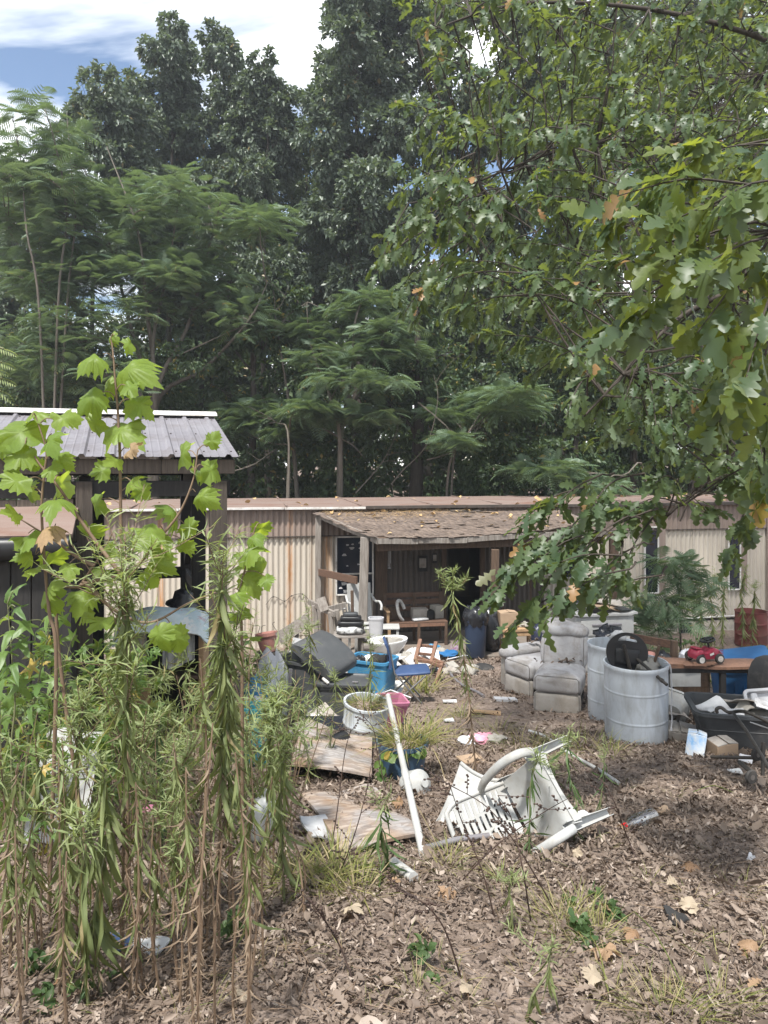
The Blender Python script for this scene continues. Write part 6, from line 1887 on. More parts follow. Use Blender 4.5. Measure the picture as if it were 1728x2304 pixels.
# broken wooden chair
bc = thing('broken_chair', 'broken red-brown wooden chair frame tipped over by the slab', 'chair', gnd(0.60, 10.6), (0, 0, 0))
def cpt(px, py, d): return at(px, py, d) - bc.location
for (a, c_, w) in (((946, 1440, 10.9), (934, 1487, 10.5), .05), ((981, 1446, 11.0), (970, 1490, 10.6), .05), ((995, 1492, 10.5), (980, 1540, 10.3), .045), ((936, 1486, 10.5), (945, 1545, 10.3), .04)):
    B().beam(cpt(*a), cpt(*c_), w, w).obj('leg', MT['wood_rust'], bc, bevel=.006)
for (a, c_, w) in (((944, 1452, 10.85), (981, 1456, 10.95), .03), ((940, 1470, 10.65), (976, 1474, 10.75), .03), ((935, 1486, 10.5), (997, 1492, 10.5), .035), ((937, 1478, 10.55), (993, 1500, 10.45), .035), ((975, 1482, 10.6), (998, 1494, 10.5), .035)):
    B().beam(cpt(*a), cpt(*c_), w, w * 1.3).obj('rail', MT['wood_rust'], bc, bevel=.005)
# scatter of rubbish behind it, on the slab
for k, (px, py, d, s_, mat, lab) in enumerate(((930, 1448, 13.2, .26, 'paper', 'pale rubbish heap on the slab beside the sink'), (958, 1440, 13.35, .24, 'cloth_white', 'white rag on the slab behind the broken chair'), (992, 1446, 13.4, .22, 'cloth_grey', 'round grey bag on the slab near the can'), (975, 1436, 13.6, .22, 'sky_tote', 'blue plastic scrap under the bench'), (1010, 1462, 13.35, .34, 'blue_tote', 'flat blue plastic lid on the slab'), (925, 1490, 10.9, .13, 'terracotta', 'orange plastic scrap by the broken chair'), (915, 1462, 12.6, .3, 'cloth_grey', 'dirty grey heap on the ground beside the sink'))):
    p = at(px, py, d); p.z = -1.765 if d > 13.1 else gz(p.x, p.y)
    o = crumple(B(), p, (s_, s_ * .8, s_ * (.35 if k == 4 else .75)), 60 + k, .35).obj('rubbish', MT[mat], smooth=60)
    tag(o, lab, 'rubbish')
# dark round lid, conduit, white plank on bare ground
o = B().lathe([(.02, .07), (.10, .06), (.16, .035), (.185, .015), (.19, 0)], 28, (True, False), wob=lambda k, i: .03 * math.sin(7 * 6.28 * k / 28)).obj('round_grate', MT['rubber'], None, gp(1086, 1504), smooth=40)
tag(o, 'dark domed round cover lying on the ground by the slab', 'cover')
P = curve([gp(x, y) + Vector((0, 0, .02)) for x, y in ((1004, 1500), (1018, 1525), (1040, 1545), (1072, 1560), (1088, 1570))], 6)
o = B().tube(P, .018, 8).obj('grey_hose', MT['tin'], smooth=60); tag(o, 'grey hose running from the slab across bare ground', 'hose')
o = B().box((0, 0, .02), (.27, .10, .035)).obj('foam_strip', MT['white_clean'], None, gp(1137, 1578), (0, R(3), R(2)), bevel=.004)
tag(o, 'white foam strip on bare ground before the recliner', 'foam')
for k, (px, py, w, lab) in enumerate(((1095, 1607, .30, 'pale splintered board on bare ground before the recliner'), (1012, 1582, .16, 'small pale scrap of board left of the foam strip'), (1010, 1625, .10, 'tiny pale scrap near the grass tuft'))):
    slabby('board_scrap', lab, 'board', gp(px, py) + Vector((0, 0, .015)), (w, .09, .012), (R(3), R(2), R(10 * k - 8)), ('wood_tan', 'paper', 'paper')[k], .008)

# ------------------------------------------------------------------ junk pile in the middle
# blue folding chair
fcp = gnd(0.165, 9.0)
fc = thing('folding_chair', 'blue folding chair with a flat padded seat, seen from its side', 'chair', fcp, (0, 0, R(4)))
sz_ = at(925, 1508, 9.0).z - fcp.z
B().rbox((.16, 0, sz_), (.40, .38, .045), .02, 6, .008, rot=(0, R(-3), 0)).obj('seat', MT['navy'], fc, smooth=50)
b = B()
b.sheet(lambda u, v: (-.10 + .035 * math.sin(3 * v) - .05 * v, -.19 + .38 * u, sz_ + .06 + .30 * v), 6, 8, .03)
b.obj('backrest', MT['navy'], fc, smooth=50)
for s_ in (-1, 1):
    B().tube([(-.12, s_ * .2, sz_ + .34), (-.06, s_ * .2, sz_ + .02), (.28, s_ * .2, .0)], .011, 8).obj('leg', MT['steel'], fc, smooth=50)
    B().tube([(.30, s_ * .19, sz_ - .02), (-.10, s_ * .19, .0)], .011, 8).obj('leg', MT['steel'], fc, smooth=50)
# pale blue tub with junk
tbp = gnd(-.14, 9.05)
t2 = thing('storage_tote', 'light blue open tote full of junk left of the folding chair', 'tote', tbp, (0, 0, R(-24)))
b = B(); tote(b, .52, .40, .52, taper=.84, lip=.018, r=.06)
b.obj('body', MT['sky_tote'], t2, smooth=35)
for k, (x, y, mat, s_, lab) in enumerate(((-.14, .04, 'black_plastic', .16, 'black plastic item at the left of the light blue tote'), (.06, -.02, 'rubber', .2, 'dark rubber item in the middle of the light blue tote'), (.14, .08, 'black_bag', .16, 'black bag at the right of the light blue tote'), (-.02, .09, 'cloth_white', .16, 'white rag at the back of the light blue tote'))):
    o = crumple(B(), tbp + Vector((x, y, .40)), (s_, s_ * .8, s_ * .9), 80 + k, .3).obj('junk', MT[mat], smooth=60)
    tag(o, lab, 'junk')
o = crumple(B(), tbp + Vector((0, 0, .1)), (.36, .28, .42), 85, .1).obj('junk', MT['black_bag'], smooth=60)
tag(o, 'black bag filling the bottom of the light blue tote', 'junk')
# dark grey deck box with a vaulted lid tipped open
dbp = gnd(-.80, 8.45)
db = thing('deck_box', 'big dark grey plastic box with its vaulted lid tipped over to the right', 'box', dbp, (0, 0, R(-28)))
b = B(); tote(b, .62, .56, .62, taper=.88, lip=.02, r=.05)
b.obj('body', MT['grey_plastic'], db, smooth=35)
loops = []
for yy, s_ in ((-.25, .94), (-.23, 1.0), (.23, 1.0), (.25, .94)):
    loops.append([(.29 * s_ * math.cos(R(a)), yy, .14 * s_ * math.sin(R(a)) ** .55) for a in range(0, 181, 12)])
M = Matrix.Translation((.22, -.10, .66)) @ Matrix.Rotation(R(30), 4, 'Y') @ Matrix.Rotation(R(8), 4, 'X')
ld = B().loft(loops, M=M).obj('lid', MT['grey_plastic'], db, smooth=50)
B().rbox((.26, -.29, .015), (.09, .03, .03), .01, 3, M=M).obj('latch', MT['trim_white'], ld, smooth=50)
# flat-lidded grey tote in front of it
gtp = gnd(-.42, 8.1)
gt = thing('storage_tote', 'dark grey tote with a flat ribbed lid, below the vaulted lid', 'tote', gtp, (0, 0, R(-8)))
b = B(); tote(b, .50, .40, .40, taper=.86, lip=.012, r=.05)
b.obj('body', MT['grey_plastic'], gt, smooth=35)
B().loft([rrect(.55, .45, .05, .40), rrect(.56, .46, .05, .415), rrect(.56, .46, .05, .43), rrect(.48, .38, .05, .437), rrect(.46, .36, .05, .425)]).obj('lid', MT['grey_plastic'], gt, smooth=40)
B().rbox((.14, -.12, .437), (.06, .03, .012), .004, 3).obj('label_plate', MT['tin'], gt, smooth=50)
# frosted plastic bin standing behind, with paper
fb = gnd(-1.02, 9.1)
fbo = thing('clear_bin', 'cloudy see-through plastic bin behind the dark grey box', 'bin', fb, (R(-8), R(-4), R(-16)))
b = B(); tote(b, .50, .36, .60, taper=.84, lip=.015, r=.05)
b.obj('body', MT['frosted'], fbo, smooth=35)
slabby('paper_sheet', 'white sheet standing up out of the cloudy bin', 'paper', fb + Vector((.02, .05, .58)), (.26, .34, .004), (R(72), R(10), R(-10)), 'white_clean', .02)
slabby('wood_panel', 'mossy slanting board leaning on the cloudy bin', 'board', at(662, 1415, 9.6), (.46, .16, .02), (R(70), R(-32), R(8)), 'wood_grey', .004)
B().beam(at(668, 1425, 9.6), gnd(at(668, 1425, 9.6).x, 9.62), .05, .05).obj('board_stake', MT['wood_grey'])
tag(bpy.data.objects['board_stake'], 'grey stake holding up the mossy slanting board', 'stake')
# metal edge stood in front of the dark box
o = B().beam(gp(649, 1622) + Vector((0, 0, -.03)), at(654, 1505, gp(649, 1622).y), .035, .02).obj('metal_strip', MT['tin'])
tag(o, 'thin upright grey metal strip in front of the dark grey box', 'strip')
# terracotta planter pot and its stand
pp = at(604, 1466, 10.2); pz_ = gz(pp.x, pp.y)
pt = thing('flower_pot', 'faded terracotta plastic flower pot left of the dark box', 'pot', pp, (R(-6), R(-8), 0))
B().lathe([(.10, 0), (.135, .20), (.15, .205), (.152, .25), (.138, .25), (.128, .20), (.09, .03)], 32).obj('body', MT['terracotta'], pt, smooth=40)
for a in (0.4, 2.6, 4.4):
    B().tube(curve([(.148 * math.cos(a), .148 * math.sin(a), .24), (.10 * math.cos(a), .10 * math.sin(a), .34), (.17 * math.cos(a + .5), .17 * math.sin(a + .5), .36)], 4), .004, 5).obj('hanger_wire', MT['black_metal'], pt)
b = B().lathe([(.16, 0), (.16, pp.z - pz_ - .002)], 20)
o = b.obj('tree_stump', MT['bark'], None, (pp.x, pp.y, pz_), smooth=40); tag(o, 'stump under the terracotta pot', 'stump')
# white sheet heap, blue ball-like bucket
wz_ = gnd(at(616, 1550, 8.2).x, 8.2)
b = B()
def drape(u, v):
    a = -math.pi / 2 + (u - .5) * 2.6
    top_ = .68 + .05 * math.sin(7 * u)
    r_ = .05 + .20 * (v ** .7) + .03 * math.sin(16 * u + 3 * v) * v + .02 * math.sin(9 * v + 5 * u)
    return (r_ * math.cos(a) * 1.1, r_ * math.sin(a), top_ * (1 - v) ** 1.1)
b.sheet(drape, 34, 16, .01)
o = b.obj('white_sheet', MT['cloth_white'], None, wz_, (0, 0, R(-10)), smooth=60); tag(o, 'white plastic sheet heaped in folds left of the dark box', 'sheet')
o = crumple(B(), gnd(at(578, 1520, 8.0).x, 8.0), (.34, .3, .5), 15, .12).obj('blue_bag', MT['sky_tote'], smooth=60); tag(o, 'bright blue bag half hidden in weeds by the white sheet', 'bag')
o = crumple(B(), gnd(at(572, 1545, 7.8).x, 7.75), (.36, .3, .30), 16, .2).obj('white_bag', MT['cloth_white'], smooth=60); tag(o, 'white bag low in the weeds below the blue bag', 'bag')
# crumpled pale cloth behind the vaulted lid
o = crumple(B(), gnd(at(770, 1470, 9.6).x, 9.6), (.5, .35, .62), 27, .28).obj('cloth_heap', MT['paper'], smooth=60); tag(o, 'dirty pale cloth heap behind the vaulted lid', 'cloth')
# the heap between shed and porch: small scraps that nothing tells apart
q = random.Random(21)
MSC = ['cloth_white', 'paper', 'cardboard_grey', 'black_bag', 'cloth_grey', 'cardboard', 'cardboard_grey', 'tub_grey', 'trim_white', 'wood_grey']
for k in range(70):
    x, y = q.uniform(-1.7, .25), q.uniform(7.0, 11.4)
    if q.random() < .25: x, y = q.uniform(-.1, 1.5), q.uniform(11.0, 13.1)
    s_ = q.uniform(.10, .30)
    if q.random() < .6:
        o = crumple(B(), gnd(x, y), (s_, s_ * .8, s_ * q.uniform(.4, 1.0)), 200 + k, .38).obj('rubbish_scrap', MT[q.choice(MSC)], smooth=60)
    else:
        o = B().box((0, 0, 0), (s_ * 1.6, s_, .012)).obj('rubbish_scrap', MT[q.choice(MSC)], None, gnd(x, y, .10), (q.uniform(-.7, .7), q.uniform(-.7, .7), q.uniform(0, 6)))
    tag(o, 'small dirty scrap in the rubbish heap before the porch', 'scrap', 'scraps of the rubbish heap')
# white half barrel planter, tilted
wp_ = gnd(at(815, 1650, 6.95).x, 6.95)
hb = thing('white_planter', 'white plastic tub with weeds in it, tilted behind the boards', 'planter', wp_, (R(6), R(7), 0))
B().lathe([(.15, 0), (.165, .03), (.195, .18), (.20, .19), (.20, .2), (.195, .21), (.205, .36), (.215, .365), (.215, .385), (.195, .385), (.185, .30), (.02, .28)], 40, wob=lambda k, i: .01 * math.sin(12.6 * k / 40)).obj('body', MT['barrel'], hb, smooth=40)
B().lathe([(.19, .31), (.12, .345), (.02, .35)], 20, (False, True), wob=lambda k, i: .06 * math.sin(k * 2.4)).obj('soil', MT['earth'], hb, smooth=60)
# pink waste basket
pk = gnd(at(872, 1590, 7.6).x, 7.6)
pb = thing('waste_basket', 'pink square plastic waste basket in the middle of the junk', 'basket', pk, (R(10), R(6), R(22)))
b = B(); tote(b, .27, .22, .33, taper=.72, lip=.008, r=.02)
b.obj('body', MT['pink'], pb, smooth=35)
# blue planter with grass
bpl = gnd(at(905, 1735, 5.95).x, 5.95)
pl = thing('blue_planter', 'dark blue tub planter overgrown with grass, beside the white pipe', 'planter', bpl)
B().lathe([(.16, 0), (.19, .24), (.205, .245), (.207, .275), (.19, .275), (.18, .22), (.02, .2)], 40).obj('body', MT['planter_blue'], pl, smooth=40)
B().lathe([(.182, .225), (.10, .26), (.02, .265)], 20, (False, True), wob=lambda k, i: .05 * math.sin(k * 2.4)).obj('soil', MT['earth'], pl, smooth=60)
o = B().lathe([(.09, 0), (.10, .03), (.10, .13), (.06, .16), (.03, .17), (.03, .19)], 24).obj('jug', MT['white_plastic'], None, gp(920, 1775) + Vector((0, 0, .02)), (R(64), R(20), R(30)), smooth=50)
tag(o, 'white plastic jug lying under the white pipe', 'jug')
# pipe
a, c_ = gp(952, 1930) + Vector((0, 0, .02)), at(873, 1566, 6.95)
pipe = thing('white_pipe', 'long white plastic pipe slanting up from the ground over the blue planter', 'pipe', a)
b = B(); v_ = c_ - a
b.tube([v_ * t_ for t_ in (0, .35, .36, .40, .41, .8, 1.0)], [.023, .023, .027, .027, .023, .023, .023], 16).obj('tube', MT['pvc'], pipe, smooth=40)
o = B().tube([gp(885, 1955) + Vector((0, 0, .03)), gp(930, 1985) + Vector((0, 0, .02))], .03, 12).obj('pipe_offcut', MT['pvc'], smooth=40); tag(o, 'short white pipe offcut at the foot of the long pipe', 'pipe')
o = B().tube([gp(955, 1918) + Vector((0, 0, .02)), gp(1030, 1900) + Vector((0, 0, .025)), gp(1100, 1893) + Vector((0, 0, .03))], .018, 10).obj('grey_pipe', MT['tin'], smooth=40); tag(o, 'thin grey pipe on the ground between white pipe and chair', 'pipe')
# boards
def quad_board(label, P, th=.018):
    c = sum(P, Vector()) / 4
    b = B()
    x = (P[1] - P[0]).normalized(); n_ = x.cross(P[3] - P[0]).normalized()
    y = n_.cross(x)
    M = Matrix((x, y, n_)).transposed().to_4x4(); M.translation = c
    Mi = M.inverted()
    L = [Mi @ p for p in P]
    b.sheet(lambda u, v: tuple((L[0] * (1 - u) + L[1] * u) * (1 - v) + (L[3] * (1 - u) + L[2] * u) * v + Vector((0, 0, .028 * math.sin(3.4 * v + 2 * u) + .010 * math.sin(9 * u * v)))), 8, 12, th)
    o = b.obj('strand_board', MT['osb'], smooth=40); o.matrix_world = M
    return tag(o, label, 'board')
quad_board('tan strand board lying nearest, its front corner in the grass', [gp(770, 1930) + Vector((0, 0, .03)), gp(950, 1897) + Vector((0, 0, .03)), at(838, 1756, 5.55), at(676, 1783, 5.25)])
quad_board('greyed strand board behind the tan one, propped on a black pipe', [at(655, 1718, 5.75), at(836, 1752, 5.62), at(838, 1655, 6.75), at(684, 1614, 6.95)])
cp = B()
a, c_ = gp(668, 1745) + Vector((0, 0, .07)), gp(745, 1700) + Vector((.1, .2, .07))
k_ = 40
cp.tube([a.lerp(c_, i / k_) for i in range(k_ + 1)], [.075 if i % 2 else .063 for i in range(k_ + 1)], 16, (False, False))
o = cp.obj('corrugated_pipe', MT['black_plastic'], smooth=30); tag(o, 'black ribbed drain pipe under the greyed board', 'pipe')
slabby('card_scrap', 'stained white scrap tucked under the tan board', 'card', gp(715, 1880) + Vector((0, 0, .04)), (.16, .24, .01), (R(10), R(14), R(24)), 'paper', .02)
# teal bin, white jug, pale tarp at left
o = B(); tote(o, .26, .22, .46, taper=.85, lip=.01, r=.04)
o = o.obj('teal_bin', MT['teal'], None, gnd(at(580, 1730, 6.2).x, 6.2), (0, R(3), R(12)), smooth=35); tag(o, 'teal plastic bin deep in the weeds left of the boards', 'bin')
o = B().lathe([(.08, 0), (.10, .02), (.105, .16), (.085, .21), (.035, .24), (.03, .28)], 24, wob=lambda k, i: .03 * math.sin(k * .9 + i)).obj('plastic_jug', MT['white_plastic'], None, gp(585, 1890), (R(-8), R(10), 0), smooth=50); tag(o, 'white plastic jug standing in brown weeds left of the tan board', 'jug')
tl = gnd(at(110, 1880, 4.4).x, 4.5)
o = B().sheet(lambda u, v: (-.18 + .34 * u + .05 * v, -.05 + .30 * v + .02 * math.sin(8 * u), .56 * v + .02 * math.sin(5 * u + 6 * v)), 10, 10, .012).obj('grey_sheet', MT['tarp'], None, tl, (0, 0, R(8)), smooth=50); tag(o, 'pale grey panel leaning in the weeds at far left', 'panel')
# bottle
bt_p = gp(1440, 1862) + Vector((0, 0, .045))
btl = thing('plastic_bottle', 'clear plastic bottle with a red cap lying on the leaves', 'bottle', bt_p, (R(90), 0, R(-58)))
B().lathe([(.02, -.13), (.042, -.125), (.045, -.08), (.042, -.06), (.045, -.04), (.045, .05), (.035, .09), (.015, .12), (.013, .135)], 28, (True, False)).obj('body', MT['clear'], btl, smooth=50)
B().lathe([(.017, .13), (.017, .152)], 16).obj('cap', pm('red_cap', (.55, .02, .02), rough=.4, bump=0), btl, smooth=40)
# rag heap
rg = gp(1085, 1668)
for k, (dx, dy, s_, mat, lab) in enumerate(((0, 0, .24, 'cloth_pink', 'pink rag on the leaves behind the toppled chair'), (-.14, -.05, .18, 'cloth_white', 'pale rag left of the pink rag'), (.12, -.06, .16, 'cloth_grey', 'grey rag right of the pink rag'))):
    o = crumple(B(), gnd(rg.x + dx, rg.y + dy), (s_, s_ * .8, .075), 40 + k, .4).obj('rag', MT[mat], smooth=60); tag(o, lab, 'rag')
slabby('board_scrap', 'flat pale brown board scrap in front of the rags', 'board', gp(1060, 1715) + Vector((0, 0, .02)), (.20, .16, .012), (R(4), R(3), R(24)), 'cardboard', .006)
# thin white conduit
P = curve([gp(x, y) + Vector((0, 0, .02)) for x, y in ((1190, 1650), (1225, 1662), (1280, 1700), (1340, 1735), (1392, 1770))], 6)
o = B().tube(P, .014, 8).obj('conduit', MT['pvc'], smooth=50); tag(o, 'thin white bent conduit behind the toppled chair', 'conduit')

# ------------------------------------------------------------------ toppled white garden chair
def lawn_chair(M, label):
    t = thing('lawn_chair', label, 'chair')
    t.matrix_world = M
    # seat shell
    B().sheet(lambda u, v: (-.235 + .47 * u, -.22 + .44 * v, .40 - .03 * math.sin(math.pi * u) * math.sin(math.pi * v) + .02 * v * v - (.05 * max(0, v - .88) / .12)), 12, 12, .006).obj('seat', MT['white_plastic'], t, smooth=50)
    # backrest: frame plus slats leaving slots
    def bk(u, v, o=0.0):
        w = .235 + .02 * v - .10 * max(0, v - .75) ** 2 * 8
        return Vector((-w + 2 * w * u, -.225 - .15 * v - .035 * math.cos(math.pi * (u - .5)) + o, .40 + .47 * v))
    for i in range(9):
        v0 = .08 + .092 * i
        for j in range(4):
            u0 = .06 + .235 * j
            B().sheet(lambda u, v: bk(u0 + .20 * u, v0 + .058 * v), 4, 1, .006).obj('back_slat', MT['white_plastic'], t)
    b = B()
    for u0, u1 in ((0, .06), (.26, .295), (.495, .53), (.73, .765), (.94, 1.0)):
        b.sheet(lambda u, v: bk(u0 + (u1 - u0) * u, .9 * v, -.003), 1, 10, .008)
    b.sheet(lambda u, v: bk(u, .0 + .08 * v, -.003), 10, 1, .008)
    b.obj('back_frame', MT['white_plastic'], t)
    b = B()
    b.tube([bk(0, v / 10) for v in range(11)] + [bk(u / 8, 1.0) for u in range(1, 8)] + [bk(1, 1 - v / 10) for v in range(11)], .018, 8)
    b.obj('back_rim', MT['white_plastic'], t, smooth=60)
    for s_ in (-1, 1):
        # arm flows from the back rim forward and down into the front leg
        pts = curve([(s_ * .245, -.28, .58), (s_ * .27, -.14, .62), (s_ * .285, .05, .625), (s_ * .285, .18, .60), (s_ * .28, .235, .53), (s_ * .27, .22, .42)], 5)
        b = B()
        loops = []
        for i, p in enumerate(pts):
            tdir = (pts[min(i + 1, len(pts) - 1)] - pts[max(i - 1, 0)]).normalized()
            nx = Vector((1, 0, 0)); ny = tdir.cross(nx).normalized()
            loops.append([p + nx * (.032 * math.cos(a)) + ny * (.019 * math.sin(a)) for a in [2 * math.pi * k / 10 for k in range(10)]])
        b.loft(loops)
        b.obj('armrest', MT['white_plastic'], t, smooth=60)
        # channel-section legs, splayed
        for (p0, p1) in (((s_ * .25, .18, .44), (s_ * .27, .20, .02)), ((s_ * .225, -.22, .44), (s_ * .27, -.36, 0))):
            p0, p1 = Vector(p0), Vector(p1)
            Mx = frame_of(p1, p0, (0, 1, 0))
            L = (p0 - p1).length
            sec = [(-.032, -.03), (.032, -.03), (.032, .03), (.027, .03), (.027, -.025), (-.027, -.025), (-.027, .03), (-.032, .03)]
            B().loft([[(x * k, y * k, z) for x, y in sec] for k, z in ((.8, 0), (1.0, L * .6), (1.15, L))], M=Mx).obj('leg', MT['white_plastic'], t)
        B().sheet(lambda u, v: (s_ * (.238 + .01 * v), -.22 + .44 * u, .40 - .08 * v * (1 - .6 * math.sin(math.pi * u))), 8, 2, .006).obj('side_rail', MT['white_plastic'], t)
    B().sheet(lambda u, v: (-.235 + .47 * u, .22 + .006 * v, .385 - .07 * v * (1 - .6 * math.sin(math.pi * u))), 8, 2, .006).obj('front_rail', MT['white_plastic'], t)
    return t
Hd = Vector((-.80, -.60, -.02)).normalized()
up_ = Vector((.25, -.85, .75)); up_ = (up_ - Hd * up_.dot(Hd)).normalized()
sd_ = up_.cross(Hd).normalized()
Mc = Matrix((sd_, up_, Hd)).transposed().to_4x4()
Mc = Mc @ Matrix.Scale(.86, 4)
Mc.translation = gp(1300, 1865) + Vector((0.0, .10, .22))
lawn_chair(Mc, 'white plastic lawn chair toppled onto its back on the leaves')
# broken shell of another chair beside it
bs_p = gp(1080, 1858)
sl = thing('plastic_shell', 'cracked white plastic seat shell left of the toppled chair', 'seat shell', bs_p, (0, 0, R(-16)))
def shell(u, v):
    edge = .05 * math.sin(17 * u) * (1 - v) ** 3 + .03 * math.sin(41 * u + 1) * (1 - v) ** 4
    w = .46 - .10 * (1 - v)
    return (-.26 + w * u + .10 * v, -.12 + .30 * v + edge, .015 + .20 * v ** 1.4 + .07 * (2 * u - 1) ** 2 * (.3 + v) - .03 * math.sin(5 * u) * (1 - v))
B().sheet(shell, 24, 16, .006).obj('shell', MT['white_plastic'], sl, smooth=50)
B().tube([Vector(shell(k / 16, 1.0)) + Vector((0, .005, .004)) for k in range(17)], .014, 8).obj('rolled_edge', MT['white_plastic'], sl, smooth=60)
for k in range(7):
    B().box(Vector(shell(.60 + .035 * k, .45)) + Vector((0, -.008, .006)), (.010, .085, .006), rot=(R(28), 0, R(-6))).obj('slot', MT['rubber'], sl)
o = crumple(B(), gp(1300, 1850), (.18, .14, .06), 47, .4).obj('plastic_scrap', MT['cloth_white'], smooth=60); tag(o, 'white plastic scrap under the toppled chair', 'scrap')
for k, (px, py, w, mat, lab) in enumerate(((1125, 1855, .07, 'sky_tote', 'small blue scrap under the toppled chair arm'), (1490, 1832, .12, 'cardboard', 'thin brown bark scrap right of the bottle'), (1690, 1940, .05, 'white_clean', 'tiny white chip near the right edge'), (1520, 2075, .12, 'rubber', 'dark stone half buried at lower right'), (270, 2130, .12, 'navy', 'violet-blue wrapper among brown stalks'), (335, 2140, .16, 'paper', 'white bag scrap among brown stalks'), (325, 1830, .10, 'pink', 'red and white carton scrap in the weeds'))):
    slabby('litter_scrap', lab, 'scrap', gp(px, py) + Vector((0, 0, .02)), (w, w * .6, .008), (R(8), R(6), R(30 * k)), mat, .015)

# ------------------------------------------------------------------ quilt cabinet under the shed
qc_d = 7.55
qp = gnd(at(375, 1500, qc_d).x, qc_d)
qt = at(375, 1400, qc_d).z - qp.z
qc = thing('open_cabinet', 'tall open wooden cabinet under the shed, draped with a quilt', 'cabinet', qp, (0, 0, R(6)))
for x, m in ((-.36, 'cardboard'), (.36, 'wood_tan')):
    B().box((x, 0, qt / 2), (.05, .44, qt - .01)).obj('side', MT[m], qc, bevel=.005)
B().box((0, 0, qt - .03), (.66, .44, .03)).obj('top', MT['wood_tan'], qc, bevel=.005)
B().box((0, 0, qt * .52), (.66, .42, .03)).obj('shelf', MT['wood_brown'], qc, bevel=.005)
B().box((0, .2, qt * .5), (.66, .02, qt * .92)).obj('back', MT['wood_black'], qc)
B().box((-.25, -.215, qt * .74), (.20, .02, qt * .40)).obj('door', MT['siding'] if False else MT['cardboard_grey'], qc, bevel=.004)
B().box((-.20, -.20, qt * .28), (.16, .04, qt * .46)).obj('door', MT['wood_tan'], qc, bevel=.004)
b = B()
def quilt(u, v):
    x, y = -.44 + .88 * u, -.34 + .62 * v
    e = max(0, abs(u - .5) * 2 - .82) / .18
    f = max(0, (.16 - v) / .16)
    z = qt + .03 + .13 * (math.sin(math.pi * min(max(u, .05), .95)) ** .6) * math.sin(math.pi * (.15 + .75 * v)) - .10 * e - .10 * f + .012 * math.sin(13 * u + 7 * v)
    return (x, y, z)
o = b.sheet(quilt, 26, 18, .02).obj('quilt', MT['quilt'], None, qp, (0, 0, R(6)), smooth=60)
tag(o, 'pale blue patterned quilt over the cabinet under the shed', 'quilt')
o = crumple(B(), qp + Vector((0, 0, qt - .005)), (.7, .42, .15), 77, .12).obj('bundle', MT['cloth_white'], smooth=60); tag(o, 'white bundle under the quilt', 'bundle')
b = B()
b.sheet(lambda u, v: (.0 + .30 * u, -.235 + .02 * math.sin(22 * u) , qt - .02 - (.34 + .04 * math.sin(5 * u)) * v), 26, 5, .006)
o = b.obj('hanging_cloth', MT['tarp'], None, qp, (0, 0, R(6)), smooth=60); tag(o, 'grey cloth hanging over the cabinet opening', 'cloth')
hat = B().lathe([(.16, 0), (.155, .02), (.10, .05), (.09, .13), (.05, .155), (.01, .16)], 24, wob=lambda k, i: .05 * math.sin(k)).obj('dark_cap', MT['black_bag'], None, qp + Vector((.12, .12, qt + .15)), (R(6), R(10), 0), smooth=60)
tag(hat, 'dark cap lying on top of the quilt', 'cap')
# ------------------------------------------------------------------ sycamore saplings with big leaves
SYC_ME = leaf_meshes('leaf', SYC, MT['sycamore'])
SYC_DEAD = leaf_meshes('dead_leaf', SYC[2:], MT['sycamore_dead'])
GUM_ME = leaf_meshes('leaf', GUM, MT['sweetgum'])
Z3 = lambda x, y: (x / 2.37, 700 + y / 2.37)          # positions read off an enlarged crop
def sapling(name, label, cat, base, stems, leaves, d, meshes, mat='stem_brown', r0=.010, dead=(), group=None, sc=1.0):
    root = thing(name, label, cat, base, group=group)
    b = B()
    nodes = []
    for st in stems:
        P = [Vector((0, 0, 0))] if st[0] is None else [at(*Z3(*st[0][:2]), st[0][2] if len(st[0]) > 2 else d) - base]
        P += [at(*Z3(*s_[:2]), s_[2] if len(s_) > 2 else d) - base for s_ in st[1:]]
        P = curve(P, 8)
        b.tube(P, [r0 * (1 - .7 * i / (len(P) - 1)) for i in range(len(P))], 7)
        nodes += P
    for k, (x, y, s_) in enumerate(leaves):
        px, py = Z3(x, y)
        dd = d + random.uniform(-.14, .14)
        c = at(px, py, dd) - base
        size = s_ / 2.37 / FOC * dd * 1.06 * sc
        node = min(nodes, key=lambda p: (p - c).length)
        out = c - node
        out = out.normalized() if out.length > .02 else Vector((random.uniform(-1, 1), 0, 0)).normalized()
        D = (out * .9 + Vector((random.uniform(-.5, .5), random.uniform(-.4, .4), random.uniform(-.75, .05)))).normalized()
        N = Vector((random.uniform(-.45, .45), -random.uniform(.6, 1.3), random.uniform(.0, .8)))
        p = c - D * size * .35
        me = random.choice(SYC_DEAD) if k in dead else random.choice(meshes)
        leaf_obj('dead_leaf' if k in dead else 'leaf', me, root, p, D, N, size)
        mid = (node + p) / 2 + Vector((0, 0, .015))
        b.tube(curve([node, mid, p], 3), [.0032, .003, .0028, .0026, .0024, .0022, .002], 5)
    b.obj('stem', MT[mat], root, smooth=60)
    return root
sb = gnd(at(285, 1900, 3.75).x, 3.75)
sapling('sycamore_sapling', 'tall sycamore sapling whose top leaves stand above the metal roof', 'sapling', sb,
        [[None, (690, 1900), (650, 1300), (640, 800), (630, 560), (615, 380), (600, 200), (590, 150)]],
        [(590, 145, 80), (500, 245, 160), (680, 300, 235), (690, 180, 90), (490, 460, 165), (575, 400, 110), (690, 410, 120), (745, 500, 160), (500, 600, 130), (650, 630, 230), (700, 735, 110), (610, 800, 130), (540, 850, 120), (700, 900, 130), (760, 960, 110), (510, 1030, 140), (800, 1190, 170)], 3.7, SYC_ME, dead=(10,))
sb = gnd(at(110, 1900, 3.6).x, 3.6)
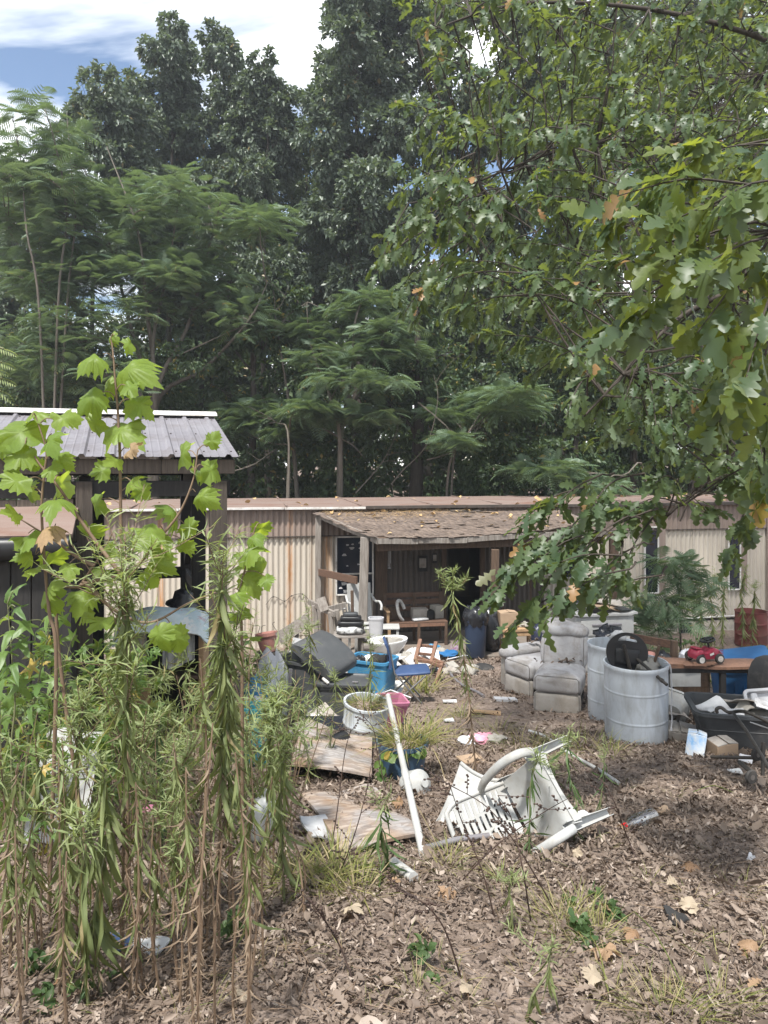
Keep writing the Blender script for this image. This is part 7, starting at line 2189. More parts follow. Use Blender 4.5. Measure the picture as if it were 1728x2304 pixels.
sapling('sycamore_sapling', 'leftmost sycamore sapling with a big brown dead leaf halfway up', 'sapling', sb,
        [[None, (300, 1900), (262, 1600), (235, 1300), (222, 1050), (235, 870), (245, 740), (190, 560)], [(500, 1360), (380, 1290), (300, 1230), (110, 1110)], [(640, 1400), (460, 1160), (320, 950), (200, 800), (150, 680)]],
        [(110, 640, 250), (190, 540, 140), (340, 570, 150), (270, 690, 160), (110, 770, 170), (80, 910, 180), (200, 850, 110), (275, 850, 120), (330, 920, 200), (300, 1010, 180), (70, 1080, 120), (260, 1150, 170), (150, 1210, 160), (290, 1320, 150), (160, 1300, 110), (190, 1370, 120), (370, 1370, 120), (260, 1470, 130), (265, 1540, 160), (30, 720, 120), (40, 830, 130), (480, 1190, 140), (330, 790, 110), (150, 960, 120)], 3.55, SYC_ME, dead=(11,))
sb = gnd(at(200, 1900, 3.65).x, 3.7)
sapling('sycamore_sapling', 'sycamore sapling leaning right with a branch across the shed doorway', 'sapling', sb,
        [[None, (300, 1640), (430, 1460), (550, 1280), (600, 1180)], [(430, 1460), (700, 1380), (860, 1200), (960, 1070), (1030, 900), (1055, 740)], [(440, 1440), (620, 1600), (800, 1660), (1000, 1560), (1150, 1500)]],
        [(970, 760, 150), (1130, 690, 100), (1040, 860, 130), (1130, 850, 140), (1080, 990, 140), (930, 1060, 180), (800, 1180, 190), (1010, 1160, 110), (990, 1260, 120), (840, 1340, 150), (800, 1430, 130), (885, 1285, 70), (570, 1270, 110), (570, 1385, 130), (450, 1600, 150), (440, 1520, 160), (540, 1660, 150), (850, 1730, 150), (950, 1750, 160)], 3.75, SYC_ME)
sb = gnd(at(545, 1750, 4.0).x, 4.0)
sapling('sycamore_sapling', 'short sycamore sapling in front of the cream wall right of the shed post', 'sapling', sb,
        [[None, (1290, 1800), (1280, 1500), (1330, 1300), (1360, 1150)]],
        [(1395, 1160, 110), (1330, 1280, 170), (1390, 1350, 140), (1350, 1200, 100), (1330, 1440, 150), (1420, 1440, 90), (1250, 1520, 120), (1300, 1350, 110), (1270, 1620, 120), (1330, 1740, 120)], 4.0, SYC_ME)
# sweetgum thicket, far left
GP = [(30, 1530, 150), (90, 1590, 120), (20, 1640, 140), (130, 1680, 140), (50, 1720, 150), (200, 1700, 120), (120, 1780, 140), (20, 1820, 150), (210, 1800, 120), (70, 1880, 150), (160, 1900, 130), (260, 1620, 130), (240, 1860, 120), (20, 1960, 140), (110, 2000, 150), (200, 2000, 130), (60, 2080, 140), (160, 2110, 140), (260, 2060, 120), (20, 2180, 130), (100, 2220, 130), (210, 2220, 120), (290, 2140, 110), (60, 2330, 110), (170, 2340, 120), (280, 1980, 110), (310, 1760, 110), (90, 1480, 110), (340, 1650, 100), (30, 2420, 110), (130, 2460, 110), (230, 2450, 100), (300, 2330, 100), (380, 1740, 100), (360, 1880, 100), (400, 1990, 100)]
sb = gnd(at(45, 2050, 3.9).x, 3.9)
sapling('sweetgum_sapling', 'sweetgum sapling with star leaves at the left edge', 'sapling', sb,
        [[None, (60, 2400), (80, 2100), (60, 1800), (40, 1560)], [None, (150, 2300), (200, 2000), (240, 1800), (270, 1640)], [None, (10, 2400), (0, 2000)], [None, (260, 2300), (330, 1950), (380, 1760)]],
        GP, 3.85, GUM_ME, 'stem_green', .007, sc=.92)
# second, lower sweetgum
sb = gnd(at(60, 2130, 3.1).x, 3.1)
sapling('sweetgum_sapling', 'low sweetgum shoots with yellowing leaves at lower left', 'sapling', sb,
        [[None, (80, 2900), (110, 2700)], [None, (170, 2850), (240, 2720)]],
        [(x_ + random.uniform(-20, 20), y_ + random.uniform(-20, 20), 100) for x_, y_ in ((30, 2650), (90, 2700), (150, 2660), (220, 2740), (60, 2780), (170, 2800), (280, 2800), (20, 2860), (110, 2880), (230, 2880), (330, 2760), (300, 2680))], 3.15, GUM_ME, 'stem_green', .005, sc=.8)

# ------------------------------------------------------------------ tall weeds
WB = []
def horseweed(label, px, d, top_py, lean=0.0, bushy=1.0, brown=0.45, top=1.0, leaf=.12, name='horseweed', group='tall drooping weeds', dark=False, branches=0, droop=1.0, airy=1.0):
    x0 = at(px, 1000, d).x
    base = gnd(x0, d)
    root = thing(name, label, 'weed', base, group=group)
    H = at(px, top_py, d).z - base.z
    b = B()
    lx = lean
    P = curve([Vector((0, 0, -.02)), Vector((lx * .15 + random.gauss(0, .015), random.gauss(0, .015), H * .35)), Vector((lx * .5 + random.gauss(0, .02), random.gauss(0, .02), H * .7)), Vector((lx, random.gauss(0, .02), H))], 8)
    n = len(P)
    b.tube(P, [.0065 * (1 - .65 * i / (n - 1)) for i in range(n)], 6)
    def pos(t):
        k = min(t, .9999) * (n - 1)
        i = int(k)
        return P[i].lerp(P[min(i + 1, n - 1)], k - i)
    lg, lb, lt = Leaves(), Leaves(), Leaves()
    def rows(m, t0, t1, lv, shapes, down, ln, jit, spread):
        if m < 1: return
        t = t0 + (t1 - t0) * rng.random(m)
        a = rng.random(m) * 6.283
        C = np.array([tuple(pos(q_)) for q_ in t])
        C[:, :2] += rng.normal(size=(m, 2)) * .004
        D = np.stack([np.cos(a) * spread, np.sin(a) * spread, -down + rng.normal(size=m) * jit], 1)
        N = np.stack([np.cos(a), np.sin(a), np.full(m, .5)], 1) + rng.normal(size=(m, 3)) * .35
        lv.add(shapes, C, D, N, ln * (.6 + .7 * rng.random(m)))
    m = int(H * 44 * bushy)
    brown *= .85
    rows(int(m * (1 - brown) * 1.1), brown * .85, .90, lg, WEED, 1.0 * droop, leaf * 1.15, .3, .20 if droop > .7 else .65)
    rows(int(m * brown * 1.0), .12, brown * 1.05, lb, WITHER, 1.0, leaf * .36, .5, .34)
    if top > 0:
        rows(int(20 * top), .86, .99, lt, WEED, -.4, leaf * .55, .35, .8)
        for _ in range(int(3.5 * top) + branches):
            t = random.uniform(.95 - .23 * airy, .95)
            st = pos(t)
            e = st + Vector((random.gauss(0, .075 * airy), random.gauss(0, .07 * airy), random.uniform(.05, .17) * airy))
            b.tube([st, (st + e) / 2 + Vector((0, 0, -.01)), e], [.0026, .002, .0014], 5)
            k = int(17 + 5 * airy)
            u = rng.random(k)[:, None]
            C = np.array(tuple(st)) * (1 - u) + np.array(tuple(e)) * u
            a = rng.random(k) * 6.283
            D = np.stack([np.cos(a), np.sin(a), .25 + .6 * u[:, 0]], 1)
            lt.add(WEED, C, D, np.stack([-np.cos(a) * .4, -np.sin(a) * .4, np.ones(k)], 1), leaf * .5 * (.6 + .6 * rng.random(k)))
    b.obj('stem', MT['stem_brown' if brown > .3 else 'stem_green'], root, smooth=60)
    lg.obj('foliage', MT['weed_dark' if dark else 'weed_leaf'], root)
    lb.obj('withered_leaves', MT['weed_brown'], root)
    lt.obj('tip', MT['weed_top'], root)
    return root
H = horseweed
H('stoutest weed before the shed doorway, brown below and bushy pale green on top', 276, 2.95, 1200, .0, 1.7, .62, 2.0, .15, branches=22, airy=2.0)
H('thick drooping weed column in front of the right shed post', 492, 3.1, 1215, .01, 2.3, .50, 1.2, .15, branches=6, airy=1.2)
H('drooping weed directly left of the thick column, half withered', 452, 3.0, 1480, .0, .9, .55, .4, .12)
H('withered weed directly right of the thick column', 530, 3.15, 1370, .01, 1.4, .62, .7, .13)
H('bushy pale weed between the saplings, under the black rail', 172, 3.3, 1570, .02, 1.5, .40, 2.0, .12, branches=8)
H('narrow drooping weed at the far left under the star leaves', 85, 3.2, 1660, .0, 1.5, .40, .6, .14)
H('weed with bright young shoots left of the boards', 612, 3.9, 1560, .02, 1.9, .40, 3.0, .12, branches=12)
H('drooping weed just left of the tan board', 640, 3.6, 1640, .0, 1.7, .35, 1.5, .13, branches=4)
H('half-brown weed in front of the quilt cabinet', 320, 3.3, 1600, .01, 1.3, .55, 1.0, .12)
H('slim green weed before the dark cabinet opening', 380, 3.6, 1660, .02, 1.3, .30, .8, .14)
H('weed with a spray of pale tips before the cabinet', 422, 3.4, 1700, -.02, 1.3, .40, 2.4, .11, branches=8)
H('weed at the far left edge, bending outward', 22, 3.0, 1690, -.04, 1.4, .45, 1.0, .13)
H('drooping weed before the grey panel', 135, 2.9, 1720, .01, 1.4, .40, .8, .15)
H('broad-leaved drooping weed at left, its leaves nearly touching the ground', 230, 2.85, 1700, .0, 1.6, .35, .8, .17)
H('weed with narrow yellowing leaves at left of the stoutest one', 200, 2.8, 1830, .01, 1.2, .35, .9, .15)
H('short bright weed between withered stalks', 345, 3.0, 1760, .02, 1.0, .4, 1.8, .10, branches=4)
H('short bright weed low in the middle of the withered stalks', 405, 2.9, 1880, .0, .9, .5, 1.6, .10)
H('weed standing before the teal bin', 560, 4.2, 1640, .0, 1.4, .4, 1.2, .12)
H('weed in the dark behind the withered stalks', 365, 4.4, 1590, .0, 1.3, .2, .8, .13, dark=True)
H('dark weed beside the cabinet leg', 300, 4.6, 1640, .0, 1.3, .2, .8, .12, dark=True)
H('rosemary-like weed in front of the vaulted grey lid', 710, 6.3, 1365, -.06, 2.2, .18, 1.6, .085, droop=.25, branches=3)
H('leafy weed beside the rosemary-like one, in front of the grey tote', 742, 6.1, 1500, .03, 1.8, .15, 1.0, .085, droop=.25)
H('narrow weed before the left porch post', 836, 6.8, 1425, -.02, 1.6, .2, 1.2, .08, droop=.3, branches=3)
H('small weed by the white sheet', 640, 7.0, 1425, .02, 1.5, .2, 1.2, .08, droop=.3)
H('weed by the terracotta pot', 655, 8.6, 1405, .0, 1.4, .2, 1.2, .08, droop=.3)
H('weed in the shade of the dark grey box', 690, 5.6, 1600, .0, 1.6, .2, 1.2, .09, droop=.4)
H('weed at the left of the metal strip', 620, 5.6, 1610, -.03, 1.6, .25, 2.0, .09, droop=.4, branches=6)
H('slim weed rising before the cream wall with a small bud', 565, 5.0, 1400, .01, .5, .5, .4, .09)
H('willowy weed in front of the toppled chair', 1190, 4.35, 1690, .08, 1.3, .12, .9, .095, droop=.65, dark=True, group='willowy weeds')
H('willowy weed drooping over the chair legs', 1290, 4.5, 1655, -.03, 1.2, .12, .9, .095, droop=.65, dark=True, group='willowy weeds')
H('willowy weed on the seat shell side of the chair', 1235, 4.6, 1700, .0, 1.2, .12, .7, .095, droop=.65, dark=True, group='willowy weeds')
H('thin willowy weed right of the chair legs', 1345, 4.9, 1690, .05, .7, .12, .7, .08, droop=.65, dark=True, group='willowy weeds')
H('low green weed in front of the tan board', 858, 3.85, 1790, .03, 1.7, .1, .4, .12, droop=.65, dark=True, group='willowy weeds')
H('tiny weed below the seat shell', 1150, 3.4, 1960, .0, 1.4, .1, 1.0, .08, group='willowy weeds')
H('single bent bright weed leaf stalk at lower middle', 1190, 2.75, 2130, .08, 1.6, .0, .6, .09, group='willowy weeds')
# the lone weed with a three-pronged top before the doorway
d_ = 5.2
lb_ = gnd(at(1085, 1900, d_).x, d_)
lone = thing('lone_weed', 'lone tall weed with a three-pronged tuft, bending before the dark doorway', 'weed', lb_)
P = curve([Vector((0, 0, -.02))] + [at(x, y, d_) - lb_ for x, y in ((1072, 1740), (1062, 1640), (1052, 1545), (1040, 1450), (1025, 1380), (1018, 1330))], 6)
b = B(); b.tube(P, [.007 - .004 * i / (len(P) - 1) for i in range(len(P))], 6)
lg, lb, lt = Leaves(), Leaves(), Leaves()
def along(lv, P0, m, down, ln, spread, shapes=WEED, up=0.0):
    i = rng.integers(0, len(P0) - 1, m); f = rng.random(m)[:, None]
    A = np.array([tuple(p) for p in P0]); C = A[i] * (1 - f) + A[i + 1] * f
    a = rng.random(m) * 6.283
    D = np.stack([np.cos(a) * spread, np.sin(a) * spread, -down + up + rng.normal(size=m) * .25], 1)
    N = np.stack([np.cos(a), np.sin(a), np.full(m, .6)], 1) + rng.normal(size=(m, 3)) * .3
    lv.add(shapes, C, D, N, ln * (.6 + .7 * rng.random(m)))
n = len(P)
along(lb, P[n // 6: n // 2], 60, 1.2, .075, .3, WITHER)
along(lg, P[n // 2:], 85, .85, .105, .5)
for tip in ((985, 1285), (1020, 1280), (1052, 1300)):
    e = at(*tip, d_) - lb_
    Q = curve([P[-1], (P[-1] + e) / 2 + Vector((0, 0, -.01)), e], 4)
    b.tube(Q, .003, 5)
    along(lt, Q, 90, -.35, .055, .8)
b.obj('stem', MT['stem_brown'], lone, smooth=60); lg.obj('foliage', MT['weed_leaf'], lone); lb.obj('withered_leaves', MT['weed_brown'], lone); lt.obj('tip', MT['weed_top'], lone)

# bare withered stalks filling the lower left; alike, so they share a label
def stalk(px, d, top_py):
    base = gnd(at(px, 1000, d).x, d)
    root = thing('withered_stalk', 'thin brown withered stalk in the thicket at lower left', 'stalk', base, group='withered stalks at lower left')
    Hh = max(.25, at(px, top_py, d).z - base.z)
    P = curve([Vector((0, 0, -.02)), Vector((random.gauss(0, .02), random.gauss(0, .02), Hh * .5)), Vector((random.gauss(0, .04), random.gauss(0, .04), Hh))], 6)
    B().tube(P, [.0055 - .003 * i / (len(P) - 1) for i in range(len(P))], 5).obj('stem', MT['stem_brown'], root, smooth=60)
    lv, lg = Leaves(), Leaves()
    along(lv, P, int(Hh * 55), 1.0, .045, .4, WITHER)
    lv.obj('withered_leaves', MT['weed_brown'], root)
    if random.random() < .3:
        along(lg, P[len(P) // 2:], int(Hh * 26), .95, .11, .28)
        lg.obj('foliage', MT['weed_leaf'], root)
for _ in range(40):
    px = random.uniform(-10, 690) if random.random() < .75 else random.uniform(380, 600)
    d = random.uniform(2.45, 3.7)
    stalk(px, d, random.uniform(1640, 1960) + (60 if px > 600 else 0))

# dark dead stalks with seed clusters
def seed_stalk(label, pts, d):
    base = gnd(at(pts[0][0], 1000, d).x, d)
    root = thing('seed_stalk', label, 'stalk', base, group='dead stalks with dark seed heads')
    P = curve([Vector((0, 0, -.01))] + [at(x, y, d + random.uniform(-.1, .1)) - base for x, y in pts[1:]], 6)
    b = B(); b.tube(P, [.0042 - .0026 * i / (len(P) - 1) for i in range(len(P))], 5)
    for _ in range(7):
        p = P[random.randint(len(P) // 3, len(P) - 1)]
        e = p + Vector((random.uniform(-.13, .13), random.uniform(-.06, .06), random.uniform(.0, .10)))
        b.tube([p, e], [.002, .0012], 4)
        for k in range(6):
            t = .3 + .14 * k
            q_ = p.lerp(e, t)
            b.rbox(q_ + Vector((random.gauss(0, .004), 0, random.gauss(0, .004))), (.012, .010, .009), .004, 2)
    b.obj('stem', MT['stem_dark'], root, smooth=60)
seed_stalk('dark dead stalk across the tan board, upright', [(735, 2060), (770, 1950), (812, 1830), (842, 1690)], 3.9)
seed_stalk('dark dead stalk slanting over the left of the tan board', [(738, 2000), (755, 1850), (775, 1700), (790, 1640)], 4.2)
seed_stalk('dark dead stalk leaning left through the chair arm', [(1250, 2050), (1180, 1930), (1100, 1820), (1000, 1760)], 3.6)
seed_stalk('dark dead stalk rising from the leaves to the chair seat', [(1115, 2080), (1085, 1960), (1040, 1850), (1010, 1760)], 3.5)
seed_stalk('dark dead stalk at the right of the chair back', [(1195, 2060), (1175, 1950), (1150, 1840), (1120, 1790)], 3.5)
seed_stalk('dark dead stalk crossing the chair from right to left', [(1030, 2000), (1120, 1900), (1220, 1830), (1290, 1790)], 3.9)
seed_stalk('dark dead stalk right of the bottle', [(1440, 1970), (1410, 1880), (1380, 1800), (1345, 1740)], 4.1)
seed_stalk('dark dead stalk low at the middle bottom', [(800, 2230), (760, 2120), (700, 2030), (650, 2000)], 2.9)
seed_stalk('dark dead stalk beside the brown leaves at lower middle', [(1040, 2180), (1000, 2090), (950, 2030), (880, 1990)], 3.0)
seed_stalk('dark dead stalk with black clusters before the white tub', [(870, 1760), (850, 1700), (840, 1640), (815, 1610)], 5.4)
# grass in planters, tufts, ground cover: nobody could count it
BLADE = [halves([(0, .012), (.35, .014), (.7, .010), (1, .0)], b_, .3, .3) for b_ in (.15, .5, .95)]
def tuft(lv, c, n, h, spread, lean=.5):
    a = rng.random(n) * 6.283
    r_ = np.sqrt(rng.random(n)) * spread
    C = np.stack([c[0] + r_ * np.cos(a), c[1] + r_ * np.sin(a), np.full(n, c[2])], 1)
    C[:, 2] = [gz(q_[0], q_[1]) if abs(c[2] - gz(c[0], c[1])) < .03 else c[2] for q_ in C]
    D = np.stack([np.cos(a) * lean, np.sin(a) * lean, np.ones(n)], 1) + rng.normal(size=(n, 3)) * .3
    lv.add(BLADE, C, D, np.stack([-np.cos(a), -np.sin(a), np.full(n, .4)], 1) + rng.normal(size=(n, 3)) * .3, h * (.5 + .7 * rng.random(n)))
lv = Leaves(); tuft(lv, bpl + Vector((.02, 0, .25)), 190, .27, .15, .75); tuft(lv, bpl + Vector((.16, .05, .24)), 90, .30, .10, .8)
root = thing('grass_clump', 'long yellow-green grass growing out of the dark blue planter', 'grass', bpl + Vector((0, 0, .25)))
o = lv.obj('blades', MT['grass'], root); o.matrix_parent_inverse = Matrix.Translation(-root.location)
lv = Leaves(); tuft(lv, wp_ + Vector((.03, 0, .34)), 160, .22, .13, 1.1)
root = thing('grass_clump', 'short ragged grass in the tilted white tub', 'grass', wp_ + Vector((0, 0, .33)))
o = lv.obj('blades', MT['grass'], root); o.matrix_parent_inverse = Matrix.Translation(-root.location)
lv = Leaves()
q = random.Random(9)
for (px, py, n, h, s_) in [(720, 1990, 130, .20, .16), (800, 2010, 110, .16, .14), (650, 1985, 90, .20, .14), (760, 1960, 120, .22, .14), (1130, 1985, 50, .12, .08), (1260, 2080, 120, .14, .14), (1330, 2110, 110, .12, .13), (1300, 2050, 60, .12, .12), (1010, 1930, 50, .14, .08), (1000, 1960, 60, .12, .08), (1560, 2030, 40, .08, .08), (940, 2240, 40, .1, .08), (1600, 2260, 90, .12, .14), (1500, 2290, 110, .12, .14), (1540, 2120, 30, .08, .08), (1040, 1615, 60, .24, .12), (960, 1560, 50, .42, .1), (930, 1560, 30, .45, .08), (1250, 1690, 60, .22, .2), (1180, 1680, 60, .22, .18), (1310, 1680, 60, .22, .2), (1370, 1700, 40, .2, .15), (1120, 1645, 50, .16, .15), (1000, 1660, 40, .16, .12)]:
    p = gp(px, py)
    tuft(lv, p, n, h, s_, .7)
for _ in range(120):
    p = gp(q.uniform(0, 1728), q.uniform(1640, 2300))
    tuft(lv, p, q.randint(4, 14), q.uniform(.05, .13), .06, .8)
for _ in range(110):
    d = q.uniform(9.5, 15); x = q.uniform(4.2, 9.5)
    tuft(lv, gnd(x, d), 16, q.uniform(.12, .3), .2, .7)
o = lv.obj('grass', MT['grass']); tag(o, 'thin yellow-green grass in scattered tufts on the leaf litter', 'grass')
# leafy ground cover on the right by the drum and along the trailer
lv = Leaves()
for _ in range(90):
    x, y = q.uniform(4.6, 9.6), q.uniform(9.5, 15.6)
    clump_leaves(lv, SCRAP, gnd(x, y, .08), (.35, .35, .13), 60, .07)
for _ in range(40):
    x, y = q.uniform(-5.5, -1.9), q.uniform(6.5, 14)
    clump_leaves(lv, ROUND + LANCE, gnd(x, y, .12), (.35, .35, .2), 60, .10)
for (px, py) in ((1340, 2060), (1290, 2130), (1385, 2130), (60, 2230), (180, 2240), (540, 2120), (980, 2180)):
    clump_leaves(lv, LANCE + ROUND, gp(px, py) + Vector((0, 0, .03)), (.12, .12, .05), 80, .04)
o = lv.obj('ground_cover', MT['weed_dark']); tag(o, 'low leafy ground cover along the mobile home and in patches', 'ground cover')
# thicket filler between the tall weeds and the shed
lv = Leaves()
for _ in range(60):
    d = q.uniform(4.2, 6.6)
    px = q.uniform(-60, 640)
    p = at(px, 1000, d)
    h = q.uniform(.15, .75)
    clump_leaves(lv, WEED, Vector((p.x, p.y, gz(p.x, p.y) + h)), (.17, .17, .22), 70, .095, down=.2)
o = lv.obj('thicket', MT['weed_leaf']); tag(o, 'tangled low thicket behind the tall weeds at left', 'thicket')
b = B()
for _ in range(130):
    d = q.uniform(3.2, 6.6); px = q.uniform(-60, 680)
    p = at(px, 1000, d); g_ = gnd(p.x, p.y)
    b.tube([g_, g_ + Vector((q.gauss(0, .12), q.gauss(0, .1), q.uniform(.4, .95)))], [.004, .002], 4)
tag(b.obj('thicket_stems', MT['stem_brown']), 'brown tangled stems in the low thicket at left', 'stems', kind='stuff')
lv = Leaves()
for _ in range(46):
    d = q.uniform(4.0, 5.4); px = q.uniform(-60, 330)
    p = at(px, q.uniform(1470, 1760), d)
    clump_leaves(lv, [GUM[0], GUM[1]], p, (.16, .14, .12), 16, .085)
o = lv.obj('leafy_tangle', MT['sweetgum']); tag(o, 'leafy green tangle of star-shaped leaves at the left behind the weeds', 'tangle')
# broad vine leaves on the blue planter
vn = thing('vine', 'light green heart-leaved vine climbing over the dark blue planter', 'vine', bpl + Vector((-.15, -.17, .24)))
VINE = leaf_meshes('leaf', ROUND[:2], MT['sweetgum'])
P = curve([Vector((.3, .05, .03)), Vector((.1, -.03, .03)), Vector((0, -.04, 0)), Vector((-.02, -.05, -.1)), Vector((.0, -.06, -.2))], 5)
B().tube(P, .003, 5).obj('stem', MT['stem_brown'], vn, smooth=60)
for p in P[::2]:
    for _ in range(2):
        leaf_obj('leaf', random.choice(VINE), vn, p, Vector((random.uniform(-1, 1), -.3, -.6)), Vector((random.uniform(-.3, .3), -1, .5)), random.uniform(.06, .10))
# mimosa sapling and weeds by the right end of the trailer
ms = at(1532, 1440, 12.2); ms.z = gz(ms.x, ms.y)
msap = thing('mimosa_sapling', 'young mimosa with feathery fronds before the right end of the wall', 'sapling', ms)
b, lv = B(), Leaves()
P = curve([Vector((0, 0, 0)), at(1530, 1380, 12.2) - ms, at(1525, 1320, 12.2) - ms, at(1508, 1270, 12.2) - ms], 5)
b.tube(P, [.018 - .012 * i / (len(P) - 1) for i in range(len(P))], 7)
for (px, py, w, h, n) in ((1500, 1262, 45, 14, 34), (1550, 1275, 45, 14, 34), (1520, 1300, 50, 14, 30), (1455, 1375, 60, 18, 46), (1490, 1350, 55, 16, 40), (1560, 1350, 45, 16, 34), (1470, 1420, 50, 20, 40), (1580, 1310, 40, 16, 30), (1530, 1390, 45, 18, 30)):
    c = at(px, py, 12.2 + random.uniform(-.5, .4)) - ms
    a = min(P, key=lambda p: (p - c).length)
    branch_tube(b, a, c, .006, .003, 5, 4, .06)
    q_ = rdir(n) * rng.random((n, 1)) ** .5
    rad = np.array([w, w * .7, h]) / FOC * 12.2
    lv.add(FROND, np.array(c) + q_ * rad, np.stack([q_[:, 0], q_[:, 1], np.full(n, -.1)], 1) + rng.normal(size=(n, 3)) * .4, np.array([0, 0, 1.]) + rng.normal(size=(n, 3)) * .25, .30 * (.7 + .5 * rng.random(n)))
b.obj('stem', MT['bark'], msap, smooth=60); lv.obj('crown', MT['mimosa'], msap)
for k, (px, d, tp) in enumerate(((1668, 14.6, 1270), (1690, 14.7, 1310), (1600, 14.2, 1290), (1580, 14.0, 1330), (1625, 14.4, 1310))):
    H(('tall olive weed before the narrow right window', 'weed hanging over the rusty drum', 'weed against the wall left of the drum', 'weed beside the young mimosa', 'weed between the mimosa and the drum')[k], px, d, tp, random.uniform(-.1, .1), 1.6, .3, 1.5, .16, group='weeds by the drum')
# far-left mimosa frond tips close to the camera
nm = gnd(-2.4, 4.0)
mm = thing('mimosa_branch', 'feathery mimosa branch tips entering at the left edge above the shed', 'branch', nm)
b, lv = B(), Leaves()
for (px, py) in ((8, 785), (4, 815), (6, 852), (2, 880), (-10, 830)):
    c = at(px, py, 4.3) - nm
    b.tube(curve([Vector((-.3, 0, 0)), Vector((-.28, .1, 1.6)), c + Vector((-.2, 0, -.02)), c], 5), .006, 5)
    lv.add(FROND, [tuple(c + Vector((-.06, 0, .01)))], [(1, .1, -.15)], [(0, -.3, 1)], .13)
b.obj('stem', MT['stem_green'], mm, smooth=60); lv.obj('fronds', MT['weed_top'], mm)

# ------------------------------------------------------------------ leaf litter
lv = Leaves()
def litter(n, x0, x1, y0, y1, smin, smax, shapes):
    x = x0 + (x1 - x0) * rng.random(n); y = y0 + (y1 - y0) * rng.random(n)
    keep = np.abs(x) < .56 * y + .4
    # thinner on the trodden earth before the recliner
    bare = np.exp(-(((x - 1.1) / .9) ** 2 + ((y - 8.2) / 1.3) ** 2))
    keep &= rng.random(n) > .82 * bare
    pat = .5 + .25 * np.sin(2.3 * x + 1.1 * y) + .25 * np.sin(3.1 * y - 1.7 * x + 2) + .2 * np.sin(7 * x + 5 * y)
    keep &= rng.random(n) < .45 + .75 * pat
    x, y = x[keep], y[keep]
    z = np.array([gz(a, b_) for a, b_ in zip(x, y)]) + .004 + .022 * rng.random(len(x))
    m = len(x)
    D = rdir(m); D[:, 2] *= .35
    N = np.array([0, 0, 1.0]) + rng.normal(size=(m, 3)) * .34
    lv.add(shapes, np.stack([x, y, z], 1), D, N, smin + (smax - smin) * rng.random(m) ** 2.2)
litter(23000, -2.4, 2.6, 2.3, 4.2, .018, .052, CRISP)
litter(24000, -2.4, 2.6, 2.3, 4.2, .012, .036, CRISPY)
litter(900, -2.4, 2.6, 2.3, 4.6, .04, .085, CURL + OAK_LO + ROUND[1:3])
litter(70000, -3.2, 4.4, 4.2, 7.5, .016, .062, CRISPY)
litter(1500, -3.2, 4.4, 4.2, 7.5, .05, .09, CURL + ROUND[1:3])
litter(34000, -4.5, 7.0, 7.5, 13.2, .028, .09, CRISPY)
o = lv.obj('leaf_litter', MT['litter']); tag(o, 'thick litter of dry brown and grey leaves over the yard', 'leaf litter')
# twigs and straw on the ground
b = B()
for _ in range(420):
    p = gp(q.uniform(0, 1728), q.uniform(1700, 2304)); L = q.uniform(.04, .22); a = q.uniform(0, 6.28)
    e = gnd(p.x + L * math.cos(a), p.y + L * math.sin(a))
    b.tube([p + Vector((0, 0, .02)), e + Vector((0, 0, .025 + q.random() * .03))], [.002, .0013], 4)
tag(b.obj('ground_twigs', MT['stem_brown']), 'thin dry twigs strewn over the leaf litter', 'twigs', kind='stuff')
b = B()
for (x0, y0, x1, y1) in ((1425, 2060, 1540, 2260), (870, 1780, 960, 1560), (905, 1780, 1000, 1960), (1030, 1690, 880, 1620), (985, 1690, 960, 1600), (1370, 2250, 1330, 2140), (1650, 1790, 1560, 1800)):
    p, e = gp(x0, y0), gp(x1, y1)
    P = curve([p + Vector((0, 0, .02)), p.lerp(e, .5) + Vector((0, 0, .08)), e + Vector((0, 0, .05))], 5)
    b.tube(P, .0026, 5)
tag(b.obj('straw_stems', MT['grass']), 'long pale straw stems bent over the leaves', 'straw', kind='stuff')
# larger fallen leaves, each by itself
FL_ME = leaf_meshes('fallen_leaf', SYC + OAK, MT['litter_big'])
spots = [(985, 2010, .14, 'curled orange-brown fallen leaf, left of a pair at lower middle'), (1020, 2020, .15, 'broad orange-brown fallen leaf, right of a pair at lower middle'), (775, 2060, .13, 'glossy brown fallen leaf at lower middle left'), (1360, 2150, .14, 'upright curled brown leaf beside the green patch'), (1400, 1870, .08, 'tan fallen leaf near the bottle'), (1570, 1960, .14, 'pale lobed fallen leaf at right of the open ground'), (1500, 2010, .12, 'tan lobed fallen leaf right of centre'), (1395, 2070, .12, 'brown curled fallen leaf above the dark stone'), (1290, 1935, .08, 'yellow-brown fallen leaf under the chair'), (930, 1870, .12, 'orange fallen leaf on the edge of the tan board'), (905, 1820, .10, 'small orange fallen leaf by the white pipe'), (1545, 2065, .12, 'pale cream fallen leaf by the dark stone'), (1430, 2110, .11, 'yellowish folded fallen leaf at lower right'), (1700, 2160, .11, 'pale yellow fallen leaf near the lower right edge'), (1350, 2230, .13, 'cream lobed fallen leaf near the bottom edge'), (1175, 2015, .09, 'small tan fallen leaf left of the green patch'), (870, 2000, .09, 'tan fallen leaf under the grass tuft'), (1715, 2225, .09, 'orange fallen leaf at the lower right edge'), (1055, 2240, .1, 'greyish fallen leaf at the bottom middle'), (120, 2240, .1, 'orange-brown fallen leaf at lower left'), (560, 2250, .1, 'pale fallen leaf at the bottom among stalks')]
for (px, py, s_, lab) in spots:
    a = random.uniform(0, 6.28)
    o = leaf_obj('fallen_leaf', random.choice(FL_ME), None, gp(px, py) + Vector((0, 0, .035)), Vector((math.cos(a), math.sin(a), random.uniform(-.1, .4))), Vector((random.gauss(0, .3), random.gauss(0, .3) - .3, 1)), s_ * .78)
    tag(o, lab, 'leaf', 'larger fallen leaves')
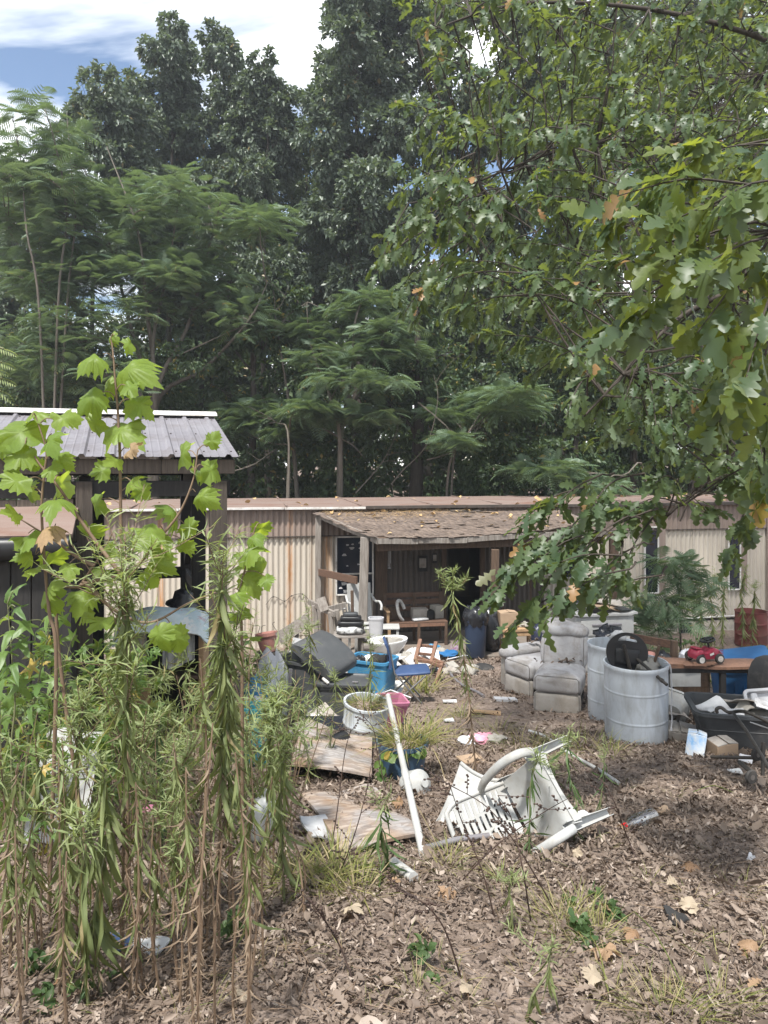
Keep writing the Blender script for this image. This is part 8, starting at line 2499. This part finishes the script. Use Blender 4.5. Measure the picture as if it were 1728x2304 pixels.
# pine straw and dead leaves on the roofs
lv = Leaves()
n = 1500
u = np.clip(rng.normal(.30, .17, n), .02, .95); v = np.clip(1.0 - np.abs(rng.normal(0, .16, n)), .1, .99)
P = np.array([tuple(pr(a, b_, .03 + .025 * random.random())) for a, b_ in zip(u, v)])
lv.add([halves([(0, .012), (.5, .014), (1, .008)], .1, .2)], P, np.stack([rng.normal(size=n), rng.normal(size=n), rng.normal(size=n) * .15], 1), np.array([0, 0, 1.]) + rng.normal(size=(n, 3)) * .3, .12)
o = lv.obj('pine_straw', MT['pine_straw']); tag(o, 'tan pine straw lying on the porch shingles', 'straw')
lv = Leaves()
n = 45
u = rng.random(n); P = np.array([tuple(pr(a, b_, .05)) for a, b_ in zip(u, rng.random(n) ** .5)])
lv.add(ROUND, P, np.stack([rng.normal(size=n), rng.normal(size=n), np.zeros(n)], 1), np.array([0, 0, 1.]) + rng.normal(size=(n, 3)) * .3, .07 + .05 * rng.random(n))
n = 70
xs = SX0 + (SX1 - SX0) * rng.random(n); ys = DEEP * rng.random(n) - .1
ca, sa = math.cos(WA), math.sin(WA)
P = np.stack([WO.x + xs * ca - ys * sa, WO.y + xs * sa + ys * ca, TZ2 + .05 + .03 * np.sin(np.pi * np.clip(ys / DEEP, 0, 1)) + .01 * rng.random(n)], 1)
lv.add(ROUND, P, np.stack([rng.normal(size=n), rng.normal(size=n), np.zeros(n)], 1), np.array([0, 0, 1.]) + rng.normal(size=(n, 3)) * .25, .08 + .07 * rng.random(n))
o = lv.obj('roof_leaves', MT['pine_straw']); tag(o, 'dead leaves scattered over the roofs', 'leaves')
# ------------------------------------------------------------------ thin summer haze
hz = NT('haze')
vol = hz.n('ShaderNodeVolumePrincipled')
vol.inputs['Color'].default_value = (0.90, 0.95, 1.0, 1)
vol.inputs['Density'].default_value = 0.0014
vol.inputs['Anisotropy'].default_value = 0.3
hz.l(vol.outputs[0], hz.out.inputs['Volume'])
o = B().box((0, 35, 11.2), (800, 215, 29.6)).obj('haze', hz.mat)
tag(o, 'thin pale haze filling the air over the yard', 'haze', kind='stuff')
